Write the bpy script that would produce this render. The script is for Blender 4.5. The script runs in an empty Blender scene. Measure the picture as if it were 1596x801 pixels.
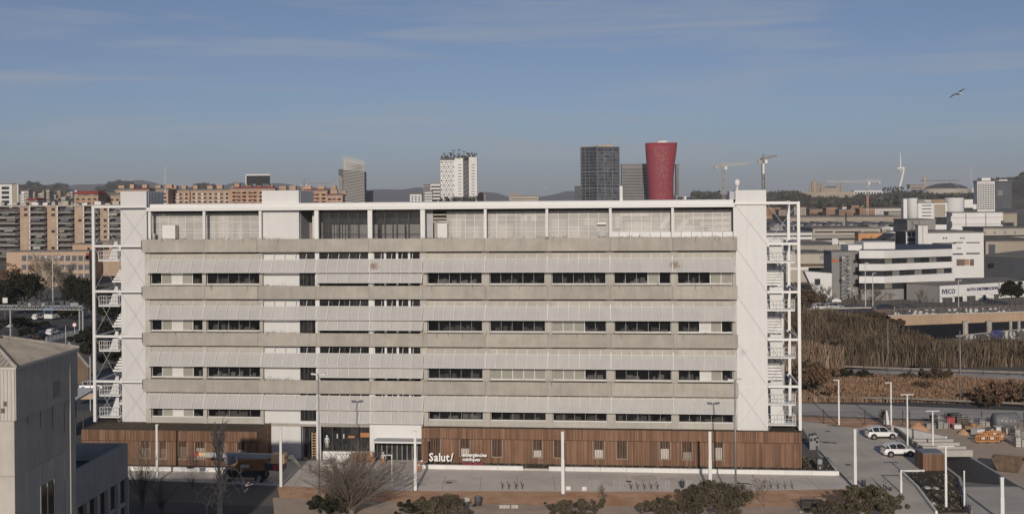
import bpy, bmesh, math, random
import numpy as np
from mathutils import Vector, Matrix
random.seed(7)
SC = bpy.context.scene
COL = SC.collection
# ---------------------------------------------------------------- camera
F, CX, HZ, ROLL, H = 1820.0, 798.0, 305.0, 0.0085, 32.0   # focal length (photo pixels), principal column, horizon row, roll, eye height (m)
cam_d = bpy.data.cameras.new('camera')
cam = bpy.data.objects.new('camera', cam_d)
COL.objects.link(cam)
SC.camera = cam
cam_d.sensor_width = 36.0
cam_d.lens = F / 1596.0 * 36.0
cam_d.shift_y = -95.5 / 1596.0
cam_d.clip_start = 0.5
cam_d.clip_end = 60000.0
_c, _s = math.cos(ROLL), math.sin(ROLL)
cam.matrix_world = Matrix(((_c, _s, 0, 0), (0, 0, -1, 0), (-_s, _c, 0, H), (0, 0, 0, 1)))
# ---------------------------------------------------------------- light
SUN_D = Vector((94.0, 1820.0, -560.0)).normalized()      # direction the sunlight travels
SUN_EL = math.asin(-SUN_D.z)
SUN_ROT = math.atan2(-SUN_D.x, -SUN_D.y)
world = bpy.data.worlds.new('World')
SC.world = world
world.use_nodes = True
nt = world.node_tree
nt.nodes.clear()
wo = nt.nodes.new('ShaderNodeOutputWorld')
bg = nt.nodes.new('ShaderNodeBackground')
sky = nt.nodes.new('ShaderNodeTexSky')
sky.sky_type = 'NISHITA'
sky.sun_disc = False
sky.sun_elevation = SUN_EL
sky.sun_rotation = SUN_ROT
sky.altitude = 0
sky.air_density = 0.7
sky.dust_density = 0.5
sky.ozone_density = 5.0
bg.inputs['Strength'].default_value = 0.076
# thin cirrus drawn out along the sky, by direction only
tc = nt.nodes.new('ShaderNodeTexCoord')
mp = nt.nodes.new('ShaderNodeMapping')
mp.inputs['Rotation'].default_value = (0, math.radians(-5), 0)
mp.inputs['Scale'].default_value = (1.6, 1.6, 20.0)
n1 = nt.nodes.new('ShaderNodeTexNoise')
n1.inputs['Scale'].default_value = 2.1
n1.inputs['Detail'].default_value = 8
n1.inputs['Roughness'].default_value = 0.6
n1.inputs['Distortion'].default_value = 0.35
r1 = nt.nodes.new('ShaderNodeValToRGB')
r1.color_ramp.elements[0].position = 0.49
r1.color_ramp.elements[0].color = (0, 0, 0, 1)
r1.color_ramp.elements[1].position = 0.68
r1.color_ramp.elements[1].color = (0.45, 0.45, 0.45, 1)
hs = nt.nodes.new('ShaderNodeHueSaturation')
hs.inputs['Saturation'].default_value = 0.84
hs.inputs['Value'].default_value = 1.0
mx = nt.nodes.new('ShaderNodeMixRGB')
mx.inputs['Color2'].default_value = (5.6, 6.0, 6.6, 1)
L = nt.links.new
L(tc.outputs['Generated'], mp.inputs['Vector'])
L(mp.outputs['Vector'], n1.inputs['Vector'])
L(n1.outputs['Fac'], r1.inputs['Fac'])
L(sky.outputs['Color'], hs.inputs['Color'])
tn = nt.nodes.new('ShaderNodeMixRGB')
tn.blend_type = 'MULTIPLY'
tn.inputs['Fac'].default_value = 1.0
tn.inputs['Color2'].default_value = (1.0, 0.94, 0.93, 1)
L(hs.outputs['Color'], tn.inputs['Color1'])
L(tn.outputs['Color'], mx.inputs['Color1'])
L(r1.outputs['Color'], mx.inputs['Fac'])
L(mx.outputs['Color'], bg.inputs['Color'])
L(bg.outputs['Background'], wo.inputs['Surface'])
sun_d = bpy.data.lights.new('sun', 'SUN')
sun_d.energy = 3.6
sun_d.angle = math.radians(0.5)
sun_d.color = (1.0, 0.90, 0.78)
sun = bpy.data.objects.new('sun', sun_d)
sun.location = (0, -50, 120)
sun.rotation_euler = SUN_D.to_track_quat('-Z', 'Y').to_euler()
COL.objects.link(sun)
SC.view_settings.view_transform = 'Standard'
SC.view_settings.look = 'None'
SC.view_settings.gamma = 1.0
SC.view_settings.use_curve_mapping = False
SC.view_settings.exposure = -0.29
# ---------------------------------------------------------------- pixel <-> place
def UV(px, py):
 dx, dy = px - CX, py - HZ
 return dx - ROLL * dy, dy + ROLL * dx
def P(px, py, y):
 u, v = UV(px, py)
 return Vector((u * y / F, y, H - v * y / F))
def G(px, py, z=0.0):
 u, v = UV(px, py)
 y = (H - z) * F / v
 return Vector((u * y / F, y, z))
def ZP(px, py, y):
 return P(px, py, y).z
# ---------------------------------------------------------------- materials
MATS = {}
def M(name, col, rough=0.8, var=0.12, scale=1.0, bump=0.0, bscale=8.0, col2=None, metallic=0.0, spec=0.3,
   island=0.0, objvar=0.06, stretch=(1, 1, 1), trans=0.0, thr=None, bstretch=None, streak=0.0):
 m = bpy.data.materials.new(name)
 m.use_nodes = True
 t = m.node_tree
 t.nodes.clear()
 N = t.nodes.new
 K = t.links.new
 out = N('ShaderNodeOutputMaterial')
 bs = N('ShaderNodeBsdfPrincipled')
 bs.inputs['Roughness'].default_value = rough
 bs.inputs['Metallic'].default_value = metallic
 bs.inputs['Specular IOR Level'].default_value = spec
 co = N('ShaderNodeTexCoord')
 oi = N('ShaderNodeObjectInfo')
 add = N('ShaderNodeVectorMath')
 add.operation = 'MULTIPLY_ADD'
 K(oi.outputs['Random'], add.inputs[0])
 add.inputs[1].default_value = (91, 57, 33)
 K(co.outputs['Object'], add.inputs[2])
 mpn = N('ShaderNodeMapping')
 mpn.inputs['Scale'].default_value = stretch
 K(add.outputs[0], mpn.inputs['Vector'])
 nz = N('ShaderNodeTexNoise')
 nz.inputs['Scale'].default_value = scale
 nz.inputs['Detail'].default_value = 5
 nz.inputs['Roughness'].default_value = 0.65
 K(mpn.outputs['Vector'], nz.inputs['Vector'])
 rp = N('ShaderNodeValToRGB')
 lo, hi = thr or (0.3, 0.7)
 rp.color_ramp.elements[0].position = lo
 rp.color_ramp.elements[1].position = hi
 c1 = [c * (1 - var) for c in col]
 c2 = list(col2) if col2 else [min(0.95, c * (1 + var)) for c in col]
 rp.color_ramp.elements[0].color = (*c1, 1)
 rp.color_ramp.elements[1].color = (*c2, 1)
 K(nz.outputs['Fac'], rp.inputs['Fac'])
 cur = rp.outputs['Color']
 def mul(sock, lo_, hi_):
  nonlocal cur
  mr = N('ShaderNodeMapRange')
  mr.inputs['To Min'].default_value = lo_
  mr.inputs['To Max'].default_value = hi_
  K(sock, mr.inputs['Value'])
  mm = N('ShaderNodeVectorMath')
  mm.operation = 'SCALE'
  K(cur, mm.inputs[0])
  K(mr.outputs[0], mm.inputs['Scale'])
  cur = mm.outputs[0]
 if objvar:
  mul(oi.outputs['Random'], 1 - objvar, 1 + objvar)
 if island:
  ge = N('ShaderNodeNewGeometry')
  mul(ge.outputs['Random Per Island'], 1 - island, 1 + island)
 if streak:
  mp2 = N('ShaderNodeMapping')
  mp2.inputs['Scale'].default_value = (1.6, 1.6, 0.12)
  K(add.outputs[0], mp2.inputs['Vector'])
  nz2 = N('ShaderNodeTexNoise')
  nz2.inputs['Scale'].default_value = 1.4
  nz2.inputs['Detail'].default_value = 4
  K(mp2.outputs['Vector'], nz2.inputs['Vector'])
  mul(nz2.outputs['Fac'], 1 - streak, 1 + streak)
 K(cur, bs.inputs['Base Color'])
 if bump:
  nb = N('ShaderNodeTexNoise')
  nb.inputs['Scale'].default_value = bscale
  nb.inputs['Detail'].default_value = 4
  if bstretch:
   mb = N('ShaderNodeMapping')
   mb.inputs['Scale'].default_value = bstretch
   K(add.outputs[0], mb.inputs['Vector'])
   K(mb.outputs['Vector'], nb.inputs['Vector'])
  else:
   K(add.outputs[0], nb.inputs['Vector'])
  bu = N('ShaderNodeBump')
  bu.inputs['Strength'].default_value = 1.0
  bu.inputs['Distance'].default_value = bump
  K(nb.outputs['Fac'], bu.inputs['Height'])
  K(bu.outputs['Normal'], bs.inputs['Normal'])
 sh = bs.outputs['BSDF']
 if trans:
  tr = N('ShaderNodeBsdfTransparent')
  mi = N('ShaderNodeMixShader')
  mi.inputs['Fac'].default_value = trans
  K(sh, mi.inputs[1])
  K(tr.outputs[0], mi.inputs[2])
  sh = mi.outputs[0]
 K(sh, out.inputs['Surface'])
 MATS[name] = m
 return m
white_paint = M('white_paint', (0.68, 0.67, 0.65), 0.55, 0.03, 0.6, streak=0.03)
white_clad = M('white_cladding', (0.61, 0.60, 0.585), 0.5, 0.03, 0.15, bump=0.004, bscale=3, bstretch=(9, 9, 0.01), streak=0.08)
white_metal = M('white_metal', (0.70, 0.69, 0.67), 0.4, 0.02, 1.0)
concrete = M('concrete', (0.38, 0.352, 0.308), 0.9, 0.14, 0.5, bump=0.004, bscale=14, streak=0.16, objvar=0.09)
concrete_pale = M('pale_concrete', (0.435, 0.41, 0.365), 0.9, 0.10, 0.5, bump=0.004, bscale=14, streak=0.12)
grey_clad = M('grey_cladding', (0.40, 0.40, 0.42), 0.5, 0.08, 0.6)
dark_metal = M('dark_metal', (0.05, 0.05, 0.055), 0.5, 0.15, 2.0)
grey_metal = M('grey_metal', (0.28, 0.28, 0.28), 0.45, 0.1, 2.0, metallic=0.4)
galv = M('galvanised_duct', (0.62, 0.62, 0.61), 0.5, 0.15, 1.5, metallic=0.15)
sunmesh = M('sunshade_mesh', (0.62, 0.60, 0.57), 0.6, 0.04, 0.8, trans=0.38, streak=0.06, objvar=0.03)
polycarb = M('translucent_sheet', (0.70, 0.67, 0.63), 0.35, 0.05, 0.3, trans=0.60, streak=0.04)
glass_dark = M('dark_glass', (0.016, 0.017, 0.020), 0.08, 0.5, 0.8, spec=0.5, col2=(0.05, 0.05, 0.052), objvar=0.25)
glass_ribbon = M('ribbon_glass', (0.02, 0.021, 0.024), 0.06, 0.5, 0.8, spec=0.6, trans=0.62, objvar=0.3)
glass_tint = M('tinted_glass', (0.06, 0.062, 0.07), 0.1, 0.3, 0.7, spec=0.5, trans=0.72)
blind_m = M('roller_blind', (0.31, 0.30, 0.26), 0.8, 0.08, 1.0)
blind_w = M('white_panel', (0.62, 0.60, 0.57), 0.7, 0.05, 1.0)
interior = M('interior_dark', (0.05, 0.047, 0.045), 0.9, 0.4, 0.6, col2=(0.11, 0.10, 0.09))
timber = M('timber_boards', (0.215, 0.122, 0.077), 0.75, 0.18, 1.2, island=0.32, stretch=(1, 1, 0.3), streak=0.10)
timber_dark = M('timber_joint', (0.05, 0.026, 0.018), 0.9, 0.2, 2.0)
roof_soil = M('roof_planting', (0.10, 0.078, 0.055), 1.0, 0.35, 1.5, bump=0.05, bscale=6)
ink_white = M('sign_white', (0.80, 0.79, 0.77), 0.5, 0.02, 1.0)
ink_maroon = M('sign_maroon', (0.20, 0.022, 0.045), 0.5, 0.1, 1.0)
ink_navy = M('sign_navy', (0.02, 0.035, 0.10), 0.6, 0.2, 1.0)
ink_orange = M('sign_orange', (0.50, 0.12, 0.03), 0.6, 0.1, 1.0)
soil = M('dark_soil', (0.055, 0.042, 0.032), 1.0, 0.4, 1.3, bump=0.06, bscale=4, col2=(0.11, 0.085, 0.06))
paving = M('paving', (0.63, 0.575, 0.51), 0.9, 0.15, 0.2, bump=0.007, bscale=9)
paving_pale = M('pale_paving', (0.74, 0.70, 0.64), 0.9, 0.08, 0.8, bump=0.007, bscale=9)
kerb_white = M('white_kerb', (0.68, 0.67, 0.64), 0.8, 0.05, 0.8, streak=0.05)
asphalt_pale = M('pale_asphalt', (0.56, 0.505, 0.435), 0.95, 0.17, 0.14, bump=0.006, bscale=11)
asphalt = M('asphalt', (0.10, 0.10, 0.105), 0.95, 0.22, 0.12, bump=0.006, bscale=9)
road_dust = M('dusty_road', (0.42, 0.39, 0.35), 0.95, 0.20, 0.15, stretch=(0.35, 1.4, 1), col2=(0.60, 0.56, 0.51), bump=0.008, bscale=7)
dirt = M('orange_dirt', (0.54, 0.285, 0.16), 1.0, 0.20, 0.4, bump=0.05, bscale=2.2, col2=(0.66, 0.43, 0.28))
dirt_tan = M('tan_dirt', (0.48, 0.375, 0.29), 1.0, 0.16, 0.35, bump=0.03, bscale=2, col2=(0.58, 0.46, 0.37))
yard = M('yard_gravel', (0.53, 0.43, 0.345), 1.0, 0.16, 0.3, bump=0.04, bscale=4, col2=(0.58, 0.44, 0.33))
city_ground = M('city_ground', (0.15, 0.138, 0.125), 1.0, 0.3, 0.02, col2=(0.21, 0.19, 0.165))
wall_grey = M('grey_wall', (0.28, 0.275, 0.27), 0.9, 0.10, 0.5, streak=0.08)
# ---------------------------------------------------------------- mesh helpers
TR = {}
class MB:
 def __init__(s):
  s.v, s.f = [], []
 def poly(s, pts, flip=False):
  b = len(s.v)
  s.v += [tuple(p) for p in pts]
  i = list(range(b, b + len(pts)))
  s.f.append(tuple(i[::-1] if flip else i))
  return s
 def hexa(s, a):
  """8 corners: bottom ring 0-3 counter-clockwise from above, top ring 4-7."""
  b = len(s.v)
  s.v += [tuple(p) for p in a]
  s.f += [tuple(b + k for k in q) for q in ((3, 2, 1, 0), (4, 5, 6, 7), (0, 1, 5, 4), (1, 2, 6, 5), (2, 3, 7, 6), (3, 0, 4, 7))]
  return s
 def box(s, x0, x1, y0, y1, z0, z1):
  x0, x1 = min(x0, x1), max(x0, x1)
  y0, y1 = min(y0, y1), max(y0, y1)
  z0, z1 = min(z0, z1), max(z0, z1)
  return s.hexa([(x0, y0, z0), (x1, y0, z0), (x1, y1, z0), (x0, y1, z0), (x0, y0, z1), (x1, y0, z1), (x1, y1, z1), (x0, y1, z1)])
 def obox(s, c, size, rz=0.0, rx=0.0, ry=0.0):
  R = Matrix.Rotation(rz, 3, 'Z') @ Matrix.Rotation(ry, 3, 'Y') @ Matrix.Rotation(rx, 3, 'X')
  hx, hy, hz = size[0] / 2, size[1] / 2, size[2] / 2
  c = Vector(c)
  return s.hexa([c + R @ Vector(p) for p in ((-hx, -hy, -hz), (hx, -hy, -hz), (hx, hy, -hz), (-hx, hy, -hz), (-hx, -hy, hz), (hx, -hy, hz), (hx, hy, hz), (-hx, hy, hz))])
 def prism(s, xy, z0, z1):
  ar = sum(xy[i][0] * xy[(i + 1) % len(xy)][1] - xy[(i + 1) % len(xy)][0] * xy[i][1] for i in range(len(xy)))
  if ar < 0:
   xy = xy[::-1]
  n, b = len(xy), len(s.v)
  s.v += [(p[0], p[1], z0) for p in xy] + [(p[0], p[1], z1) for p in xy]
  s.f.append(tuple(range(b, b + n))[::-1])
  s.f.append(tuple(range(b + n, b + 2 * n)))
  for i in range(n):
   j = (i + 1) % n
   s.f.append((b + i, b + j, b + n + j, b + n + i))
  return s
 def tube(s, pts, r, n=6, cap=True):
  pts = [Vector(p) for p in pts]
  rs = r if isinstance(r, (list, tuple)) else [r] * len(pts)
  b = len(s.v)
  for i, p in enumerate(pts):
   d = (pts[min(i + 1, len(pts) - 1)] - pts[max(i - 1, 0)])
   d = d.normalized() if d.length > 1e-9 else Vector((0, 0, 1))
   a = Vector((0, 0, 1)) if abs(d.z) < 0.9 else Vector((0, 1, 0))
   e1 = d.cross(a).normalized()
   e2 = d.cross(e1)
   for k in range(n):
    t = 2 * math.pi * k / n + math.pi / n
    s.v.append(tuple(p + (e1 * math.cos(t) + e2 * math.sin(t)) * rs[i]))
  for i in range(len(pts) - 1):
   for k in range(n):
    k2 = (k + 1) % n
    s.f.append((b + i * n + k, b + i * n + k2, b + (i + 1) * n + k2, b + (i + 1) * n + k))
  if cap:
   s.f.append(tuple(range(b, b + n))[::-1])
   e = b + (len(pts) - 1) * n
   s.f.append(tuple(range(e, e + n)))
  return s
 def bar(s, p0, p1, w):
  return s.tube([p0, p1], w * 0.7071, 4)
 def lathe(s, c, prof, n=12):
  """prof: list of (radius, z)."""
  b = len(s.v)
  for (r, z) in prof:
   for k in range(n):
    t = 2 * math.pi * k / n
    s.v.append((c[0] + r * math.cos(t), c[1] + r * math.sin(t), c[2] + z))
  for i in range(len(prof) - 1):
   for k in range(n):
    k2 = (k + 1) % n
    s.f.append((b + i * n + k, b + i * n + k2, b + (i + 1) * n + k2, b + (i + 1) * n + k))
  s.f.append(tuple(range(b, b + n))[::-1])
  e = b + (len(prof) - 1) * n
  s.f.append(tuple(range(e, e + n)))
  return s
 def build(s, name, mat, parent=None, local=False, smooth=False, kind=None, label=None):
  vs = s.v
  if parent is not None and not local:
   loc, rz = TR[parent.name]
   c, sn = math.cos(-rz), math.sin(-rz)
   vs = [((p[0] - loc[0]) * c - (p[1] - loc[1]) * sn, (p[0] - loc[0]) * sn + (p[1] - loc[1]) * c, p[2] - loc[2]) for p in vs]
  me = bpy.data.meshes.new(name)
  me.from_pydata([tuple(p) for p in vs], [], s.f)
  me.materials.append(mat)
  if smooth:
   me.polygons.foreach_set('use_smooth', [True] * len(me.polygons))
  return link(name, me, parent, kind, label)
def link(name, me, parent=None, kind=None, label=None):
 o = bpy.data.objects.new(name, me)
 COL.objects.link(o)
 if parent is not None:
  o.parent = parent
  TR[o.name] = TR[parent.name]
 if kind:
  o['kind'] = kind
 if label:
  o['label'] = label
 return o
def np_mesh(name, V, Q, mat, parent=None, kind=None, local=True, smooth=False):
 """numpy verts (n,3) and faces (m,k)."""
 V = np.asarray(V, dtype=np.float32)
 Q = np.asarray(Q, dtype=np.int32)
 if parent is not None and not local:
  loc, rz = TR[parent.name]
  V = V - np.array(loc, dtype=np.float32)
 me = bpy.data.meshes.new(name)
 k = Q.shape[1]
 me.vertices.add(len(V))
 me.vertices.foreach_set('co', V.ravel())
 me.loops.add(Q.size)
 me.loops.foreach_set('vertex_index', Q.ravel())
 me.polygons.add(len(Q))
 me.polygons.foreach_set('loop_start', np.arange(0, Q.size, k, dtype=np.int32))
 me.polygons.foreach_set('loop_total', np.full(len(Q), k, dtype=np.int32))
 if smooth:
  me.polygons.foreach_set('use_smooth', np.ones(len(Q), dtype=bool))
 me.update(calc_edges=True)
 me.materials.append(mat)
 return link(name, me, parent, kind)
def tag(o, label=None, cat=None, group=None, kind=None):
 if label:
  o['label'] = label
 if cat:
  o['category'] = cat
 if group:
  o['group'] = group
 if kind:
  o['kind'] = kind
 return o
def thing(name, label, cat, loc=(0, 0, 0), rz=0.0, group=None):
 o = bpy.data.objects.new(name, None)
 COL.objects.link(o)
 o.location = loc
 o.rotation_euler = (0, 0, rz)
 o.empty_display_size = 0.5
 TR[o.name] = (tuple(loc), rz)
 return tag(o, label, cat, group)
def copy_tree(o, parent=None, label=None, loc=None, rz=None, scale=None):
 c = o.copy()
 COL.objects.link(c)
 if parent is not None:
  c.parent = parent
 if label:
  c['label'] = label
 if loc is not None:
  c.location = loc
 if rz is not None:
  c.rotation_euler = (0, 0, rz)
 if scale is not None:
  c.scale = (scale, scale, scale)
 for ch in list(o.children):
  copy_tree(ch, c)
 return c
def piece(name, me, parent, loc):
 """one of many alike pieces sharing mesh data."""
 o = bpy.data.objects.new(name, me)
 COL.objects.link(o)
 o.parent = parent
 o.location = loc
 return o
def mesh_of(mb, name, mat):
 me = bpy.data.meshes.new(name)
 me.from_pydata([tuple(p) for p in mb.v], [], mb.f)
 me.materials.append(mat)
 return me
def text_mesh(txt, height, depth=0.05, bold=0.0, width=None):
 """flat letters, capital height about `height`, origin at lower left, lying in XZ facing -Y."""
 cu = bpy.data.curves.new('lettering', 'FONT')
 cu.body = txt
 cu.size = height / 0.70
 cu.extrude = depth / 2
 cu.offset = bold
 cu.resolution_u = 2
 ob = bpy.data.objects.new('lettering', cu)
 COL.objects.link(ob)
 bpy.context.view_layer.update()
 me = bpy.data.meshes.new_from_object(ob.evaluated_get(bpy.context.evaluated_depsgraph_get()))
 bpy.data.objects.remove(ob)
 n = len(me.vertices)
 co = np.zeros(n * 3, dtype=np.float32)
 me.vertices.foreach_get('co', co)
 co = co.reshape(-1, 3)
 if width and n:
  co[:, 0] *= width / max(1e-6, co[:, 0].max())
 out = np.stack([co[:, 0], -co[:, 2], co[:, 1]], axis=1)
 me.vertices.foreach_set('co', out.ravel())
 me.update()
 return me
# ================================================================ ground, roads and pavements
def sheet(name, pts, z, mat, sub=None):
 mb = MB()
 q = [(p[0], p[1], z) for p in pts]
 ar = sum(q[i][0] * q[(i + 1) % len(q)][1] - q[(i + 1) % len(q)][0] * q[i][1] for i in range(len(q)))
 mb.poly(q, flip=ar < 0)
 o = mb.build(name, mat)
 me = o.data
 if len(pts) > 4:
  bm = bmesh.new()
  bm.from_mesh(me)
  bmesh.ops.triangulate(bm, faces=bm.faces)
  bm.to_mesh(me)
  bm.free()
 return tag(o, kind='structure')
GX0, GX1, GY0, GY1 = 43.0, 58.0, 108.0, 161.0            # the cutting of the car ramp
B = 14000.0
mb = MB()
xs, ys = [-B, GX0, GX1, B], [-400.0, GY0, GY1, B]
for i in range(3):
 for j in range(3):
  if (i, j) != (1, 1):
   mb.poly([(xs[i], ys[j], 0), (xs[i + 1], ys[j], 0), (xs[i + 1], ys[j + 1], 0), (xs[i], ys[j + 1], 0)])
tag(mb.build('ground', city_ground), kind='structure')
def gp(*pp):
 return [G(a, b) for a, b in pp]
# front road, dirt strip, pavement
sheet('road', [(-70, 100, 0), (43, 100, 0), (43, 119.2, 0), (-28, 121.5, 0), (-70, 131, 0)], 0.004, asphalt)
sheet('path', [tuple(G(425, 775)), tuple(G(1390, 789)), (43, 108, 0), (-22, 108, 0)], 0.008, dirt_tan)
sheet('dirt_strip', gp((432, 756), (655, 764), (1100, 765), (1356, 761), (1362, 772), (1330, 790), (900, 788), (640, 782), (436, 776)), 0.012, dirt)
sheet('pavement', gp((180, 722), (430, 718), (655, 716), (1290, 728), (1310, 736), (1358, 761), (1100, 766), (655, 765), (436, 757), (180, 746)), 0.016, paving)
# car park: everything right of the annex, up to the ramp cutting
sheet('car_park', [tuple(G(1243, 655)), tuple(G(1330, 666)), (GX0, 161, 0), (GX0, 108, 0), (31, 108, 0), tuple(G(1358, 762)), tuple(G(1306, 735)), tuple(G(1285, 722))], 0.020, asphalt_pale)
sheet('dirt_verge', gp((1235, 649), (1400, 654), (1500, 660), (1480, 668), (1395, 664), (1330, 666.5), (1244, 655)), 0.024, dirt)
RL = [(44.6, 108.0), (45.1, 116.0), (49.2, 129.5), (49.6, 135.4), (49.9, 143.5), (50.6, 156.0)]      # left edge of ramp cutting
RR = [(55.2, 108.0), (54.9, 131.0), (55.1, 148.6)]                                              # right edge
sheet('car_park', [(GX0, 108), *RL, (50.6, 161), (GX0, 161)], 0.020, asphalt_pale)
sheet('yard', [*RR[::-1][:0], (GX1, 108), (GX1, 161), (50.6, 161), (50.6, 156.0), RR[2], RR[1], RR[0]], 0.004, yard)
sheet('yard', [(GX1, 108), (95, 108), (95, 166), (GX1, 161)], 0.004, yard)
def ramp_z(y):
 return -max(0.0, y - 126.7) * 0.21
mb = MB()
ysr = [108.0, 116, 121, 126.7, 131, 137, 145, 151, 156.5]
def rx(tab, y):
 for (xa, ya), (xb, yb) in zip(tab[:-1], tab[1:]):
  if ya <= y <= yb:
   return xa + (xb - xa) * (y - ya) / (yb - ya)
 return tab[-1][0]
for ya, yb in zip(ysr[:-1], ysr[1:]):
 mb.poly([(rx(RL, ya) - 0.6, ya, ramp_z(ya) + 0.002), (rx(RR, ya) + 0.6, ya, ramp_z(ya) + 0.002), (rx(RR, yb) + 0.6, yb, ramp_z(yb) + 0.002), (rx(RL, yb) - 0.6, yb, ramp_z(yb) + 0.002)])
tag(mb.build('ramp', M('ramp_concrete', (0.50, 0.455, 0.40), 0.95, 0.10, 0.3, bump=0.006, bscale=8, col2=(0.56, 0.51, 0.45))), kind='structure')
# roads at the right and behind
sheet('street', gp((1150, 630), (1250, 627), (1596, 640), (1760, 648), (1760, 662), (1596, 655), (1400, 652), (1236, 646), (1150, 648)), 0.028, road_dust)
sheet('lane', gp((1240, 618), (1596, 630), (1760, 636), (1760, 646), (1596, 639), (1250, 628)), 0.030, asphalt)
sheet('motorway_slip', gp((1180, 575), (1330, 580), (1596, 592), (1720, 600), (1720, 585), (1596, 580), (1330, 572), (1180, 566)), 0.012, road_dust)
# the motorway at the left
sheet('motorway', [tuple(G(-90, 548)), tuple(G(-90, 492)), tuple(G(60, 482)), tuple(G(146, 470)), tuple(G(190, 484)), tuple(G(190, 512)), tuple(G(120, 524)), tuple(G(60, 548))], 0.012, asphalt)
for k, (a, b) in enumerate((((-20, 520), (126, 496)), ((-20, 506), (120, 487)), ((30, 538), (146, 512)))):
 p, q = G(*a), G(*b)
 d = (q - p).normalized()
 n = Vector((-d.y, d.x, 0)) * 0.12
 mb = MB()
 tot = (q - p).length
 t = 0.0
 while t < tot - 3:
  s0, s1 = p + d * t, p + d * (t + 3)
  mb.poly([s0 - n, s1 - n, s1 + n, s0 + n])
  t += 7.0
 for i in range(len(mb.v)):
  mb.v[i] = (mb.v[i][0], mb.v[i][1], 0.018)
 tag(mb.build('road_marking', white_paint), kind='structure')
sheet('side_street', gp((100, 588), (215, 586), (215, 645), (118, 640)), 0.012, asphalt)

# patches, stains and joints of the paved areas
rr = random.Random(91)
pdk = M('asphalt_patch', (0.50, 0.45, 0.39), .95, .2, .5, bump=0.006, bscale=11)
plt = M('pale_patch', (0.60, 0.545, 0.47), .95, .15, .5, bump=0.006, bscale=11)
pvd = M('paving_stain', (0.575, 0.525, 0.465), .95, .2, .4, bump=0.007, bscale=9)
jnt = M('joint_filler', (0.30, 0.27, 0.24), .95, .2, .5)
for k in range(22):
 if k < 13:
  cx, cy = rr.uniform(1265, 1420), rr.uniform(668, 790)
  if cy > 700 and cx > 1385 or cy < 664 + (cx - 1300) * .1 or cx < 1262 + (cy - 668) * .72:
   continue
 else:
  cx, cy = rr.uniform(470, 1290), rr.uniform(744, 758)
 c = G(cx, cy)
 w, h, a0 = rr.uniform(.5, 2.6), rr.uniform(.3, 1.6), rr.uniform(0, 3)
 pts = []
 for q in range(9):
  a = 6.283 * q / 9
  r = rr.uniform(.7, 1.1)
  x, y = math.cos(a) * w * r, math.sin(a) * h * r
  pts.append((c.x + x * math.cos(a0) - y * math.sin(a0), c.y + x * math.sin(a0) + y * math.cos(a0)))
 sheet('ground_patch', pts, 0.0235 if k < 13 else 0.0195, (pdk if k % 3 else plt) if k < 13 else pvd)
for k in range(15):
 px = 470 + k * 56
 sheet('paving_joint', gp((px, 741), (px + .7, 741), (px + .7 + (px - 798) * .055, 764), (px + (px - 798) * .055, 764)), 0.0185, jnt)
for (px, py) in ((1300, 690), (1322, 724), (1290, 672), (700, 752), (980, 750), (1150, 753), (560, 742)):
 c = G(px, py)
 sheet('drain_cover', [(c.x - .3, c.y - .3), (c.x + .3, c.y - .3), (c.x + .3, c.y + .3), (c.x - .3, c.y + .3)], 0.0275, dark_metal)
# ================================================================ the main building
A = math.radians(6.0)
Y0 = 140.0
ca, sa = math.cos(A), math.sin(A)
def S(px, n=0.0, py=480.0):
 """position along the facade (m) of a pixel column, on the plane n metres in front of the facade."""
 u, v = UV(px, py)
 t = u / F
 yl = -n
 return (t * Y0 + yl * (t * ca - sa)) / (ca + t * sa)
def SZ(px, py, n=0.0):
 s = S(px, n, py)
 y = Y0 - s * sa + (-n) * ca
 return H - UV(px, py)[1] * y / F
T0, PITCH, BH = 26.96, 5.717, 1.59
hb = thing('office_building', 'long pale concrete and white office block with sunshade rows and rooftop plant screens', 'building', (0, Y0, 0), -A)
def b(mb, name, mat, par=None, **k):
 return mb.build(name, mat, par or hb, local=True, **k)
SL, SR = S(224), S(1149)
# --- body: back wall, floors, roof
mb = MB()
mb.box(SL + 0.5, SR - 0.5, 5.0, 14.0, 0.0, T0 - 0.2)
b(mb, 'core', interior)
for i in range(4):
 T = T0 - PITCH * i
 mb = MB().box(SL + 0.3, SR - 0.3, 0.25, 14.0, T - BH + 0.3, T - BH + 0.65)
 b(mb, 'floor_slab', concrete)
mb = MB().box(SL + 0.3, SR - 0.3, 0.25, 14.0, 4.0, 4.35)
b(mb, 'floor_slab', concrete)
# roof over the plant floor, two-step white fascia
zr = SZ(1000, 312.5, 0.4)
b(MB().box(S(237), S(1144), -0.4, 13.0, zr - 0.42, zr), 'roof', white_paint)
b(MB().box(S(232), S(1146), -0.55, -0.3, zr - 0.85, zr - 0.40), 'roof_fascia', white_metal)
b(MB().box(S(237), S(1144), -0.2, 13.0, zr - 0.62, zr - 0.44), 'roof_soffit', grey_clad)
zs = zr - 0.84                                              # underside of fascia
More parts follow.
